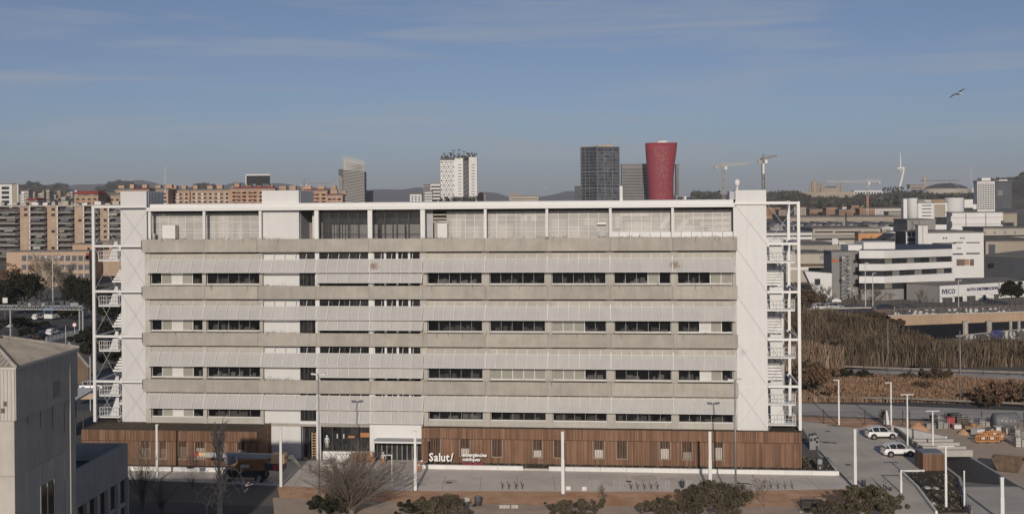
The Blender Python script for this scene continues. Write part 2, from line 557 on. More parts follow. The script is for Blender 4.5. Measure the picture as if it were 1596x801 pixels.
# --- concrete parapet bands, one object per cast panel
joints = [222, 319, 401, 493, 575.5, 658.5, 756, 853, 952, 1049, 1150]
for i in range(4):
 T = T0 - PITCH * i
 for k in range(10):
  s0, s1 = S(joints[k], 0.8) + 0.012, S(joints[k + 1], 0.8) - 0.012
  d = random.uniform(-0.012, 0.012)
  mb = MB().box(s0, s1, -0.8 + d, -0.62, T - BH, T)
  mb.box(s0, s1, -0.62, 0.22, T - BH + 0.02, T - BH + 0.28)     # planter floor
  b(mb, 'concrete_panel', concrete)
 mb = MB().box(SL, SR, -0.61, -0.2, T - BH + 0.3, T - 0.12)
 tag(b(mb, 'planter_soil', roof_soil), kind='stuff')
 # weeds along the planter edge
 mb = MB()
 for q in range(330):
  s = random.choice((random.uniform(SL + 0.4, SR - 0.4), random.gauss(S(random.choice((300, 420, 690, 860, 960, 1110))), 2.0)))
  if not SL + 0.3 < s < SR - 0.3:
   continue
  hgt = random.uniform(0.08, 0.42) * (1.8 if random.random() < 0.05 else 1)
  for r in range(3):
   a = random.uniform(0, 6.28)
   dx, dy = math.cos(a) * hgt * 0.8, math.sin(a) * 0.12
   mb.poly([(s, -0.55, T - 0.13), (s + 0.05, -0.55, T - 0.13), (s + dx, -0.60 + dy, T - 0.13 + hgt)])
  if random.random() < 0.05:
   mb.poly([(s, -0.80 - 0.02, T - 0.05), (s + 0.06, -0.83, T), (s + 0.1 * random.uniform(-3, 3), -0.84, T - random.uniform(0.3, 0.9))])
 tag(b(mb, 'planter_weeds', M('dry_weeds_%d' % i, (0.12, 0.10, 0.06), 1.0, 0.4, 3.0, island=0.5)), kind='stuff')
# --- facade bays
baysA = [(235, 316), (322, 405)]
baysE = [(666, 752), (763, 850), (860, 945), (957, 1046), (1056, 1142)]
cols_conc = [(227, 235), (316, 322), (405, 410), (655, 666), (752, 763), (850, 860), (945, 957), (1046, 1056), (1142, 1149)]
for (c0, c1) in cols_conc:
 b(MB().box(S(c0), S(c1), -0.12, 0.5, 4.0, T0 - BH), 'column', concrete_pale)
fill_patterns = {0: 'dbwbd', 1: 'ddddd'}
pane_cache = {}
def window(px0, px1, zt, zb, pattern, deep=0.28):
 """ribbon window: white frame, one pane or panel per letter (d dark, g tinted blind, w white panel, b beige panel)."""
 s0, s1 = S(px0), S(px1)
 fr = MB()
 fr.box(s0, s1, deep - 0.22, deep + 0.10, zb, zb + 0.10)
 fr.box(s0, s1, deep - 0.06, deep + 0.10, zt - 0.08, zt)
 n = len(pattern)
 for k in range(n + 1):
  x = s0 + (s1 - s0) * k / n
  hw_ = 0.04
  if 0 < k < n and pattern[k - 1] == pattern[k] == 'd':
   b(MB().box(x - 0.022, x + 0.022, deep - 0.03, deep - 0.002, zb + 0.101, zt - 0.081), 'mullion', grey_metal)
   continue
  fr.box(max(s0, x - hw_), min(s1, x + hw_), deep - 0.06, deep + 0.09, zb + 0.101, zt - 0.081)
 fo = b(fr, 'window', white_metal)
 for k, c in enumerate(pattern):
  x0, x1 = s0 + (s1 - s0) * k / n + (0.042 if k == 0 or pattern[k - 1] != 'd' or c != 'd' else .001), s0 + (s1 - s0) * (k + 1) / n - (0.042 if k == n - 1 or pattern[k + 1] != 'd' or c != 'd' else .001)
  mt = {'d': glass_ribbon, 'g': blind_m, 'w': blind_w, 'b': blind_m}[c]
  off = 0.0 if c in 'dg' else -0.035
  b(MB().box(x0, x1, deep + off, deep + 0.03 + off, zb + 0.102, zt - 0.082), 'pane' if c in 'dg' else 'panel', mt, par=fo)
 return fo
pats = [  # per storey, bays A0 A1 E0..E4
 ['dbwbd', 'ddddd', 'ddddd', 'ddddd', 'ddddd', 'dddbd', 'dddbb'],
 ['dbwbd', 'ddddd', 'ddddd', 'ddddd', 'gggdd', 'ddddd', 'ddwgd'],
 ['dbwbd', 'ddddd', 'ddddd', 'ggggg', 'gggdd', 'ddddd', 'ddwgd'],
 ['dbwbd', 'ddddd', 'ddddd', 'ddddd', 'ddddd', 'ddddd', 'ddddd']]
for i in range(4):
 T = T0 - PITCH * i
 zt = T - 3.0
 zb = T - 5.58 if i < 3 else T - 4.78
 low = T - PITCH + 0.02 if i < 3 else 0.0
 for j, (p0, p1) in enumerate(baysA + baysE):
  s0, s1 = S(p0), S(p1)
  b(MB().box(s0, s1, -0.02, 0.4, zt + 0.001, T - BH - 0.20), 'spandrel', concrete_pale)
  b(MB().box(s0, s1, -0.02, 0.4, low, zb - 0.001), 'sill_wall', concrete_pale)
  window(p0 + 0.5, p1 - 0.5, zt, zb, pats[i][j], 0.26)
  dk = MB()
  for q in range(random.randrange(7, 15)):
   x = random.uniform(s0 + .3, s1 - .9)
   yy = random.uniform(.38, 1.0)
   hh = random.uniform(.2, .75)
   dk.box(x, x + random.uniform(.25, .7), yy, yy + .4, zb + 0.05, zb + hh)
  b(dk, 'furniture', random.choice((blind_w, blind_m, concrete)))
# --- things seen behind the ribbon windows: pale desk stacks and chair backs (set against the panes, inside)
# --- glazed bays C and D with white posts, and the stair bay beside the middle tower
posts = [(492, 498.5), (575, 582), (657, 664)]
for (c0, c1) in posts:
 top = zr - 0.86
 lowz = 0.0 if c0 < 650 else T0
 b(MB().box(S(c0), S(c1), -0.30, 0.30, T0 - 0.1, top), 'white_post', white_paint)
 if c0 < 650:
  b(MB().box(S(c0), S(c1), -0.15, 0.30, 0.0, T0 - 0.11), 'white_post', white_paint)
for (p0, p1, nm) in ((467, 492, 4), (498.5, 575, 4), (582, 657, 4)):
 for i in range(4):
  T = T0 - PITCH * i
  s0, s1 = S(p0), S(p1)
  zb = T - PITCH + 0.02 if i < 3 else 4.75
  zt = T - BH - 0.03
  wm = white_metal if p0 > 580 else dark_metal
  fr = MB()
  wd = 0.14 if p0 > 580 else 0.05
  for k in range(nm + 1):
   x = s0 + (s1 - s0) * k / nm
   fr.box(max(s0, x - wd), min(s1, x + wd), 0.02, 0.16, zb, zt)
  fo = b(fr, 'mullions', wm)
  for k in range(nm):
   x0, x1 = s0 + (s1 - s0) * k / nm + wd, s0 + (s1 - s0) * (k + 1) / nm - wd
   b(MB().box(x0 + .003, x1 - .003, 0.09, 0.12, zb, zt), 'pane', glass_dark, par=fo)
   if p0 > 495 and i == 0 or (p0 > 580 and i < 1):
    b(MB().box(x0 + .1, x1 - .1, 0.13, 0.16, zt - 0.5, zt - 0.02), 'blind', blind_w, par=fo)
# --- sunshade rows: slanting frames with mesh panels between them
def slat_panel_mesh(w, hh, dd):
 mb = MB()
 e = 0.02
 mb.hexa([(0, -dd, -hh), (w, -dd, -hh), (w, -dd + e, -hh), (0, -dd + e, -hh), (0, 0, 0), (w, 0, 0), (w, e, 0), (0, e, 0)])
 return mesh_of(mb, 'sunshade_panel', sunmesh)
panel_cache = {}
def sunshade(px0, px1, ztop, zbot, n0, n1, npan, tail=True):
 s0, s1 = S(px0, 0.4), S(px1, 0.4)
 fr = MB()
 zt2 = ztop + 0.62
 w = (s1 - s0) / npan
 slope = (n1 - n0) / (ztop - zbot)
 for k in range(npan + 1):
  x = s0 + w * k
  top = zt2 if tail else ztop + 0.05
  nt_ = n0 - slope * (top - ztop)
  fr.tube([(x, -nt_ - 0.03, top), (x, -n1 - 0.06, zbot)], 0.045, 4)
 fr.tube([(s0, -n0 - 0.02, ztop), (s1, -n0 - 0.02, ztop)], 0.032, 4)
 fr.tube([(s0, -n1 - 0.02, zbot), (s1, -n1 - 0.02, zbot)], 0.036, 4)
 fo = b(fr, 'sunshade', white_metal)
 key = (round(w, 3), round(ztop - zbot, 3), n0, n1)
 if key not in panel_cache:
  panel_cache[key] = slat_panel_mesh(w - 0.10, ztop - zbot - 0.06, n1 - n0)
 for k in range(npan):
  piece('sunshade_panel', panel_cache[key], fo, (s0 + w * k + 0.05, -n0 + 0.0, ztop - 0.03))
shades = [(231, 318, 5), (319, 407.5, 5), (408.5, 494, 5), (495, 577, 5), (578, 659, 5), (661, 756, 6), (757, 853, 6), (854, 951, 6), (952, 1048, 6), (1049, 1146, 6)]
for i in range(4):
 T = T0 - PITCH * i
 for (p0, p1, npan) in shades:
  up = 0.55 if i == 3 else 0.0
  sunshade(p0, p1, T - 2.50 + up, T - 4.06 + up, 0.22, 1.10, npan)
  if 490 < p0 < 600:
   sunshade(p0, p1, T - 4.20 + up * .8, T - 5.30 + up * .4, 0.55, 1.08, npan, tail=False)
# rust stains on two mesh panels
rust = M('rust_stain', (0.34, 0.22, 0.13), 0.9, 0.2, 3.0)
t_ = rust.node_tree
N = t_.nodes.new
co_, le, nz_, ad_, rp_, tr_, mi_ = N('ShaderNodeTexCoord'), N('ShaderNodeVectorMath'), N('ShaderNodeTexNoise'), N('ShaderNodeMath'), N('ShaderNodeMapRange'), N('ShaderNodeBsdfTransparent'), N('ShaderNodeMixShader')
mp_ = N('ShaderNodeMapping')
mp_.inputs['Scale'].default_value = (1.0, 1.0, 1.7)
le.operation = 'LENGTH'
nz_.inputs['Scale'].default_value = 3.5
nz_.inputs['Detail'].default_value = 5
ad_.operation = 'MULTIPLY_ADD'
ad_.inputs[1].default_value = 1.6
rp_.inputs['From Min'].default_value = 0.55
rp_.inputs['From Max'].default_value = 1.6
rp_.inputs['To Min'].default_value = 0.5
rp_.inputs['To Max'].default_value = 1.0
t_.links.new(co_.outputs['Object'], mp_.inputs['Vector'])
t_.links.new(mp_.outputs[0], le.inputs[0])
t_.links.new(co_.outputs['Object'], nz_.inputs['Vector'])
t_.links.new(nz_.outputs['Fac'], ad_.inputs[0])
t_.links.new(le.outputs['Value'], ad_.inputs[2])
t_.links.new(ad_.outputs[0], rp_.inputs['Value'])
bs_ = next(n for n in t_.nodes if n.type == 'BSDF_PRINCIPLED')
ou_ = next(n for n in t_.nodes if n.type == 'OUTPUT_MATERIAL')
t_.links.new(rp_.outputs[0], mi_.inputs['Fac'])
t_.links.new(bs_.outputs[0], mi_.inputs[1])
t_.links.new(tr_.outputs[0], mi_.inputs[2])
t_.links.new(mi_.outputs[0], ou_.inputs['Surface'])
for (px_, pz, w_) in ((1052, T0 - 3.25, 1.25), (583, T0 - 3.35, .8)):
 f = (T0 - 2.5 - pz) / 1.72
 o = b(MB().hexa([(-w_, -.02 - .36, -.7), (w_, -.02 - .36, -.7), (w_, -.36, -.7), (-w_, -.36, -.7), (-w_, .34, .7), (w_, .34, .7), (w_, .36, .7), (-w_, .36, .7)]), 'rust_stain', rust)
 o.location = (S(px_, .7), -(0.22 + .88 * f) - .10, pz)
# --- stair towers (white boxes)
def tower(p0, p1, pytop, depth, zlow, n=-0.35):
 s0, s1 = S(p0, n, 400), S(p1, n, 400)
 zt = SZ((p0 + p1) / 2, pytop, n)
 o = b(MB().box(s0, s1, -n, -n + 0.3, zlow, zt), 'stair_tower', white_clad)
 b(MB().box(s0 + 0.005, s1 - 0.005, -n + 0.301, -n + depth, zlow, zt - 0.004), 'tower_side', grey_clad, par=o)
 ri = MB()
 for k in range(int(depth / 0.45)):
  y = -n + 0.6 + k * 0.45
  ri.box(s1 - 0.004, s1 + 0.05, y, y + 0.16, zlow + 0.01, zt - 0.03)
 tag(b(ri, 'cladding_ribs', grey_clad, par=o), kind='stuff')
 return o, s0, s1, zt
tw_l, tls0, tls1, tlz = tower(188.5, 229, 298.5, 5.3, 4.2)
tw_m, tms0, tms1, tmz = tower(409, 466.5, 297, 6.3, 0.0)
tw_r, trs0, trs1, trz = tower(1147, 1195, 296.5, 5.0, 4.2, 0.25)
# white storey joints of the right tower
for py in (380, 455, 529, 602):
 z = SZ(1170, py, 0.3)
 b(MB().box(trs0 - 0.01, trs1 + 0.01, -0.275, -0.249, z - 0.03, z + 0.03), 'joint', white_metal, par=tw_r)
# little grey roof cabin and dome aerial beside the right tower
b(MB().box(S(1139), S(1147) + 0.2, 0.4, 4.0, zr + 0.01, trz - 0.1), 'roof_cabin', grey_clad)
# --- steel frames with escape stairs at both ends
def brace(mb, a, c, r=0.017):
 mb.tube([a, c], r, 4)
def stair_frame(side):
 left = side < 0
 n0 = 0.45
 if left:
  so, si = S(147, n0), tls0
  levels = [SZ(165, py, n0) for py in (322.5, 383.5, 454, 524, 594)]
 else:
  so, si = S(1245.5, n0), trs1
  levels = [SZ(1220, py, n0) for py in (316.5, 380, 455, 529, 602)]
 zb = 4.42
 fr = MB()
 yb = 8.5
 xi = (S(230, n0) if left else S(1146, n0))
 for y in (-n0, yb):
  fr.box(so - 0.17, so + 0.17, y - 0.15, y + 0.15, zb, levels[0] + 0.16)
 for z in levels:
  fr.box(min(so, xi), max(so, xi), -n0 - 0.1, -n0 + 0.1, z - 0.14, z + 0.14) if left or z == levels[0] else fr.box(si, so, -n0 - 0.1, -n0 + 0.1, z - 0.14, z + 0.14)
  fr.box(so - 0.1, so + 0.1, -n0 + 0.101, yb, z - 0.12, z + 0.12)
  fr.box(min(so, si), max(so, si), yb - 0.1, yb + 0.1, z - 0.12, z + 0.12)
 fo = b(fr, 'stair_frame', white_metal)
 rods = MB()
 zz = levels + [zb]
 for a, c in zip(zz[:-1], zz[1:]):
  for (x0, x1) in ((so, si), (si, xi)):
   brace(rods, (x0, -n0 - 0.02, a), (x1, -n0 - 0.02, c))
   brace(rods, (x0, -n0 - 0.02, c), (x1, -n0 - 0.02, a))
 b(rods, 'bracing_rods', galv, par=fo)
 d = 1 if left else -1                                # from outer post inward
 w = abs(si - so)
 for k, z in enumerate(levels[1:] + [zb + 0.6]):
  if left:
   zl = z - (1.75 if k < 4 else 0.0)
  else:
   zl = z - (2.1 if k < 4 else 0.0)
  # landing towards the camera
  x0, x1 = sorted((so + d * 0.45, si))
  b(MB().box(x0, x1, -0.2, 2.2, zl - 0.16, zl), 'landing', white_metal, par=fo)
  ra = MB()
  for q in range(9):
   xx = x0 + (x1 - x0) * q / 8
   ra.tube([(xx, -0.17, zl), (xx, -0.17, zl + 1.15)], 0.022, 4)
  for hz in (0.12, 0.62, 1.15):
   ra.tube([(x0, -0.17, zl + hz), (x1, -0.17, zl + hz)], 0.025, 4)
  xo = so + d * 0.48
  for q in range(5):
   ra.tube([(xo, -0.1 + q * 0.55, zl), (xo, -0.1 + q * 0.55, zl + 1.15)], 0.022, 4)
  ra.tube([(xo, -0.1, zl + 1.15), (xo, 2.1, zl + 1.15)], 0.025, 4)
  b(ra, 'railing', white_metal, par=fo)
  # flights: one rising to the back, one further in
  for (xa, xb, y0_, y1_, za, zc) in ((0.50, 0.95, 0.5, 5.5, zl - 0.2, zl + 2.5), (0.05 + 0.42, 0.95, 1.4, 5.6, zl - 2.9, zl - 0.2)):
   fx0, fx1 = sorted((so + d * w * xa, so + d * w * xb))
   fl = MB()
   ns = 9
   for q in range(ns):
    yy = y0_ + (y1_ - y0_) * q / ns
    zq = za + (zc - za) * q / ns
    fl.box(fx0, fx1, yy, yy + (y1_ - y0_) / ns * 0.98, zq, zq + (zc - za) / ns * 0.82)
   b(fl, 'stair_flight', white_metal, par=fo)
  # sloping white side sheet against the tower
  xs_ = si - d * 0.35
  sh = MB()
  sh.hexa([(xs_ - d * 1.2, 0.2, zl + 0.05), (xs_, 0.2, zl + 0.05), (xs_, 0.3, zl + 0.05), (xs_ - d * 1.2, 0.3, zl + 0.05),
     (xs_ - d * 0.35, 0.2, zl + 2.3), (xs_, 0.2, zl + 2.3), (xs_, 0.3, zl + 2.3), (xs_ - d * 0.35, 0.3, zl + 2.3)] if left else
    [(xs_, 0.2, zl + 0.05), (xs_ + 1.6, 0.2, zl + 0.05), (xs_ + 1.6, 0.3, zl + 0.05), (xs_, 0.3, zl + 0.05),
     (xs_, 0.2, zl + 2.6), (xs_ + 1.35, 0.2, zl + 2.6), (xs_ + 1.35, 0.3, zl + 2.6), (xs_, 0.3, zl + 2.6)])
  b(sh, 'stair_side_sheet', white_clad, par=fo)
 if not left:
  du = MB()
  for xx in (0.42, 0.62):
   du.tube([(so + d * w * (1 - xx), 4.2, zb), (so + d * w * (1 - xx), 4.2, levels[1] + 0.5)], 0.24, 10)
  b(du, 'exhaust_duct', galv, par=fo, smooth=True)
stair_frame(-1)
stair_frame(1)
# --- plant floor: screens of translucent sheet in narrow strips, posts, machines behind
zbot = T0 - 0.35
pl = [(237, 317, 6), (321, 405, 6), (698, 755, 4), (760, 851, 6), (856, 950, 6), (955, 1047, 6), (1052, 1142, 6)]
strip_cache = {}
for (p0, p1, n) in pl:
 s0, s1 = S(p0, -1.5), S(p1, -1.5)
 w = (s1 - s0) / n
 fr = MB()
 ztop = zs - 0.35
 for k in range(n + 1):
  fr.box(s0 + w * k - 0.022, s0 + w * k + 0.022, 1.5, 1.56, zbot, ztop)
 for fz in (0.08, 0.30, 0.42, 0.70, 0.98):
  z = zbot + (ztop - zbot) * fz
  fr.box(s0, s1, 1.47, 1.499, z - 0.022, z + 0.022)
 fo = b(fr, 'plant_screen', white_metal)
 key = (round(w, 2))
 if key not in strip_cache:
  strip_cache[key] = mesh_of(MB().box(0.022, w - 0.022, 0, 0.02, 0, ztop - zbot), 'translucent_sheet', polycarb)
 for k in range(n):
  piece('translucent_sheet', strip_cache[key], fo, (s0 + w * k, 1.52, zbot))
for p in (234, 319, 406.5, 757.5, 853.5, 952.5, 1049.5, 1146):
 b(MB().box(S(p - 2, 0.3), S(p + 2, 0.3), -0.3, 0.0, T0 - 0.1, zs), 'white_post', white_paint)
b(MB().box(SL + 0.5, SR - 0.5, 4.8, 5.0, T0 - 0.4, zr - 0.62), 'plant_wall', M('plant_wall', (0.25, 0.235, 0.215), 0.9, 0.15, 0.5))
b(MB().box(SL + 0.3, SR - 0.3, -0.19, 5.0, T0 - 0.55, T0 - 0.4), 'plant_floor', concrete)
# dark strip imitating the shade under the roof edge
b(MB().box(S(237, -1.5), S(1143, -1.5), 1.45, 1.7, zs - 0.34, zs + 0.2), 'soffit_shade_strip', dark_metal)
# machines (seen blurred through the sheets)
def eq(p0, p1, py0, py1, name, mat, y0=1.9, y1=3.6, par=None):
 n = -y0
 return b(MB().box(S(p0, n), S(p1, n), y0, y1, SZ((p0 + p1) / 2, py1, n), SZ((p0 + p1) / 2, py0, n)), name, mat, par)
for (p0, p1, y0, y1) in ((775, 800, 350, 370), (765, 778, 336, 370), (862, 884, 342, 370), (886, 905, 352, 370), (912, 930, 340, 352), (975, 1016, 346, 369), (1062, 1080, 352, 368), (812, 818, 335, 368), (342, 358, 335, 372), (372, 380, 350, 372), (270, 290, 345, 372), (705, 720, 340, 370), (728, 748, 352, 370)):
 eq(p0, p1, y0, y1, 'air_handler', blind_w)
for (p0, p1, y0, y1) in ((962, 1012, 328, 337), (960, 968, 330, 356), (1052, 1076, 327, 334), (1078, 1140, 327, 333), (1078, 1140, 337, 342), (1092, 1140, 346, 351), (1105, 1140, 355, 360), (860, 945, 331, 334), (765, 850, 333, 336), (815, 823, 331, 345), (829, 838, 331, 345), (240, 316, 341, 344), (325, 404, 345, 348)):
 eq(p0, p1, y0, y1, 'air_duct', galv, 1.75, 2.5)
def diag(p0, py0, p1, py1, w=0.55):
 a = (S(p0, -1.9), 2.1, SZ(p0, py0, -1.9))
 c = (S(p1, -1.9), 2.1, SZ(p1, py1, -1.9))
 b(MB().bar(a, c, w), 'air_duct', galv)
diag(1031, 356, 1046, 335)
diag(1056, 362, 1072, 342)
# white boxes standing in front of the screens
eq(254, 274, 351, 372.5, 'white_cabinet', white_paint, 0.3, 1.2)
b(MB().lathe((S(238.5, -0.6), 0.6, T0 - 0.4), [(0.38, 0), (0.38, 1.05), (0.3, 1.12)], 14), 'vent_drum', galv, smooth=True)
eq(683, 698, 348, 371, 'white_cabinet', white_paint, 0.5, 1.4)
eq(664, 676, 322, 371, 'dark_cladding', grey_clad, 1.3, 1.5)
for py in (333, 339, 344):
 eq(676, 699, py, py + 3, 'recess_beam', concrete, 1.5, 1.8)
eq(678, 684, 345, 371, 'recess_jamb', concrete, 1.5, 1.8)
eq(676, 698, 322, 371, 'recess', interior, 3.0, 3.2)
# long silver duct along the parapet and a small fan box
for k in range(12):
 p0 = 950 + k * 16.1
 o = eq(p0 + 0.3, p0 + 15.8, 361.5 - k * 0.03, 369.5, 'duct_section', white_metal, 0.05, 0.7)
eq(933, 946, 360.5, 369.5, 'fan_box', grey_metal, 0.1, 0.7)
eq(932, 946, 347, 350, 'lamp_box', white_metal, 0.9, 1.3)
# big glazed rooms of the plant floor between the white posts
for (p0, p1, ms) in ((499, 574.5, 5), (582.5, 656.5, 4)):
 s0, s1 = S(p0, -0.6), S(p1, -0.6)
 fr = MB()
 zg1 = zs - 0.02
 for k in range(ms + 1):
  x = s0 + (s1 - s0) * k / ms
  fr.box(x - 0.05, x + 0.05, 0.55, 0.68, zbot, zg1)
 for fz in (0.22, 0.72):
  z = zbot + (zg1 - zbot) * fz
  fr.box(s0, s1, 0.69, 0.74, z - 0.03, z + 0.03)
 fo = b(fr, 'glazed_front', dark_metal)
 for k in range(ms):
  x0, x1 = s0 + (s1 - s0) * k / ms + 0.055, s0 + (s1 - s0) * (k + 1) / ms - 0.055
  b(MB().box(x0, x1, 0.60, 0.63, zbot, zg1), 'pane', glass_tint, par=fo)
 b(MB().box(s0, s1, 3.0, 3.2, zbot, zg1), 'back_wall', M('glazed_room_wall_%d' % p0, (0.10, 0.10, 0.11), 0.9, 0.3, 0.4))
 mid = zbot + (zg1 - zbot) * 0.52
 if p0 < 550:
  for k in range(9):
   x = S(519 + k * 4.3, -1.4)
   b(MB().box(x, x + 0.22, 1.3, 1.4, zbot, mid), 'curtain', blind_w)
  b(MB().box(S(548, -1.4), S(574, -1.4), 1.45, 1.5, zbot, mid), 'curtain', blind_w)
 else:
  for (c0, c1) in ((583, 590), (597, 613), (615, 632), (635, 656)):
   b(MB().box(S(c0, -1.4), S(c1, -1.4), 1.3, 1.4, zbot, mid), 'curtain', blind_w)
# wall beside the middle tower at roof level
eq(488, 494, 330, 371, 'white_wall', white_clad, 2.0, 2.4)
# dark lattice of the first glazed room
# --- ground floor in the middle
b(MB().box(S(466), S(656), -0.2, 0.3, 4.36, 4.74), 'white_beam', white_paint)
b(MB().box(S(582), S(656), -0.1, 0.2, SZ(620, 684), 4.355), 'white_fascia', white_paint)
def gf(p0, p1, zb, zt, n, mat, name, y=0.6, wd=0.05, pm=glass_dark):
 s0, s1 = S(p0), S(p1)
 fr = MB()
 for k in range(n + 1):
  x = s0 + (s1 - s0) * k / n
  fr.box(max(s0, x - wd), min(s1, x + wd), y - 0.05, y + 0.08, zb, zt)
 fr.box(s0, s1, y + 0.081, y + 0.12, (zb + zt) / 2 - 0.04, (zb + zt) / 2 + 0.04)
 fo = b(fr, name, mat)
 for k in range(n):
  x0, x1 = s0 + (s1 - s0) * k / n + wd + .003, s0 + (s1 - s0) * (k + 1) / n - wd - .003
  b(MB().box(x0, x1, y, y + 0.03, zb + .002, zt - .002), 'pane', pm, par=fo)
 return fo
gf(500, 575, 1.0, 4.35, 5, dark_metal, 'lobby_window')
b(MB().box(S(500), S(575), 0.3, 0.7, 0.0, 0.99), 'plinth', white_paint)
gf(584, 655, 0.0, 2.6, 9, grey_metal, 'entrance_doors')
gf(468, 490, 0.0, 4.35, 3, dark_metal, 'side_doorway', 1.5)
b(MB().box(S(586), S(655, 2.2), -2.2, 0.3, 2.62, 2.80), 'canopy', white_metal)
b(MB().box(S(587), S(654.5, 2.2), -2.15, -0.101, 2.803, 2.83), 'canopy_top', grey_clad)
# ladder, crates and lights inside the lobby
for (p0, p1, y0, y1, m_) in ((560, 574, 674, 681, ink_orange), (541, 551, 679, 682, ink_orange), (523, 525, 676, 683, blind_w), (533, 535, 676, 683, blind_w)):
 eq(p0, p1, y0, y1, 'lobby_fitting', M('lobby_fitting_%d' % p0, tuple(m_.node_tree.nodes['Color Ramp'].color_ramp.elements[0].color)[:3] if False else ((0.42, 0.20, 0.09) if m_ is ink_orange else (0.5, 0.48, 0.44)), 0.8), 0.4, 0.55)
# dome aerial
ad = thing('roof_aerial', 'white bulb-shaped aerial on a short stem on the right white tower roof', 'aerial', tuple(P(1149, 297, 139)))
loc = TR[ad.name][0]
MB().lathe((0, 0, -0.3), [(0.12, 0), (0.12, 0.9), (0.22, 1.0)], 10).build('stem', white_metal, ad, local=True)
MB().lathe((0, 0, 0.45), [(0.12, 0), (0.28, 0.12), (0.36, 0.4), (0.34, 0.65), (0.2, 0.85), (0.05, 0.92)], 12).build('bulb', white_paint, ad, local=True, smooth=True)
mp_ = thing('roof_post', 'plain white post standing on the flat roof before the dark glass tower', 'post', tuple(P(968, 313, 139)))
MB().box(-0.17, 0.17, -0.17, 0.17, -0.4, 1.75).build('post', white_paint, mp_, local=True)
# ================================================================ timber annexes
def annex(label, p0, p1, n, ztop, depth, wins, y1=None):
 s0, s1 = S(p0, n, 690), S(p1, n, 690)
 t = thing('timber_annex', label, 'annex', (0, Y0, 0), -A)
 bb = lambda mb, nm, m_, par=None, **k: mb.build(nm, m_, par or t, local=True, **k)
 yf, yb = -n, -n + depth
 bb(MB().box(s0 + 0.06, s1 - 0.06, yf + 0.35, yb, 0.02, ztop - 0.25), 'core', interior)
 bb(MB().box(s0 + 0.2, s1 - 0.2, yf + 0.2, yb, ztop - 0.249, ztop - 0.10), 'roof', roof_soil)
 zmid = ztop - 1.28
 sl = MB()
 def boards(a, c, z0, z1, axis):
  x = a
  while x < c - 0.02:
   w = random.uniform(0.10, 0.15)
   e = min(x + w, c)
   pr = random.uniform(0.0, 0.035)
   if axis == 'x':
    sl.box(x + 0.012, e - 0.012, yf - pr, yf + 0.05, z0, z1)
   elif axis == 'r':
    sl.box(s1 - 0.05, s1 + pr, x + 0.012, e - 0.012, z0, z1)
   else:
    sl.box(s0 - pr, s0 + 0.05, x + 0.012, e - 0.012, z0, z1)
   x = e
 ws = sorted((S(a, n, 690), S(c, n, 690)) for a, c in wins)
 boards(s0, s1, zmid + 0.03, ztop, 'x')
 x = s0
 zwb = ztop - 3.40
 for (a, c) in ws:
  boards(x, a, 0.30, zmid - 0.03, 'x')
  boards(a, c, 0.30, zwb, 'x')
  x = c
 boards(x, s1, 0.30, zmid - 0.03, 'x')
 for ax in ('r', 'l'):
  boards(yf + 0.06, yb, zmid + 0.03, ztop, ax)
  boards(yf + 0.06, yb, 0.30, zmid - 0.03, ax)
 tag(bb(sl, 'timber_boards', timber), kind='stuff')
 # backing wall behind the boards, with window openings
 bk = MB()
 x = s0 + 0.02
 for (a, c) in ws + [(s1 - 0.02, None)]:
  bk.box(x, a, yf + 0.06, yf + 0.30, 0.0, ztop - 0.12)
  if c is None:
   break
  bk.box(a + .001, c - .001, yf + 0.06, yf + 0.30, 0.0, zwb - .01)
  bk.box(a + .001, c - .001, yf + 0.06, yf + 0.30, zmid - 0.02, ztop - 0.12)
  x = c
 bk.box(s0 + 0.02, s0 + 0.2, yf + 0.301, yb, 0.0, ztop - 0.12)
 bk.box(s1 - 0.2, s1 - 0.02, yf + 0.301, yb, 0.0, ztop - 0.12)
 bb(bk, 'wall', timber_dark)
 for q, (a, c) in enumerate(ws):
  fr = MB()
  zt_, zb_ = zmid - 0.03, zwb
  fr.box(a, a + 0.07, yf - 0.01, yf + 0.055, zb_, zt_)
  fr.box(c - 0.07, c, yf - 0.01, yf + 0.055, zb_, zt_)
  fr.box(a + 0.071, c - 0.071, yf - 0.01, yf + 0.055, zb_, zb_ + 0.07)
  fo = bb(fr, 'window', M('window_frame_%s_%d' % (label[:4], q), (0.36, 0.30, 0.24), 0.7))
  bb(MB().box(a + .072, c - .072, yf + 0.22, yf + 0.25, zb_, zt_), 'pane', glass_dark, fo)
  h2 = random.uniform(0.35, 0.7)
  if q % 2 or random.random() < 0.6:
   bb(MB().box(a + .2, c - .15, yf + 0.19, yf + 0.21, zb_ + 0.08, zb_ + (zt_ - zb_) * h2), 'blind', blind_w if q % 2 else blind_m, fo)
  ba = MB()
  nb = 7
  for k in range(1, nb):
   xx = a + (c - a) * k / nb
   ba.box(xx - 0.03, xx + 0.03, yf, yf + 0.05, zb_ + 0.071, zt_)
  bb(ba, 'window_bars', timber, fo)
 return t
annex('long brown timber-clad annex along the pavement right of the entrance with barred windows', 657, 1249, 1.6, 4.40, 9.0,
   [(668, 687), (716, 733), (766, 783), (829, 846), (862, 878), (924, 942), (960, 978), (1027, 1045), (1062, 1080), (1111, 1128)])
annex('shorter brown timber-clad annex at the left behind the boom lift, boards and bars', 127, 400, 5.2, 4.40, 9.0,
   [(218, 234), (247, 260), (277, 292), (303, 320), (336, 351), (368, 383)])
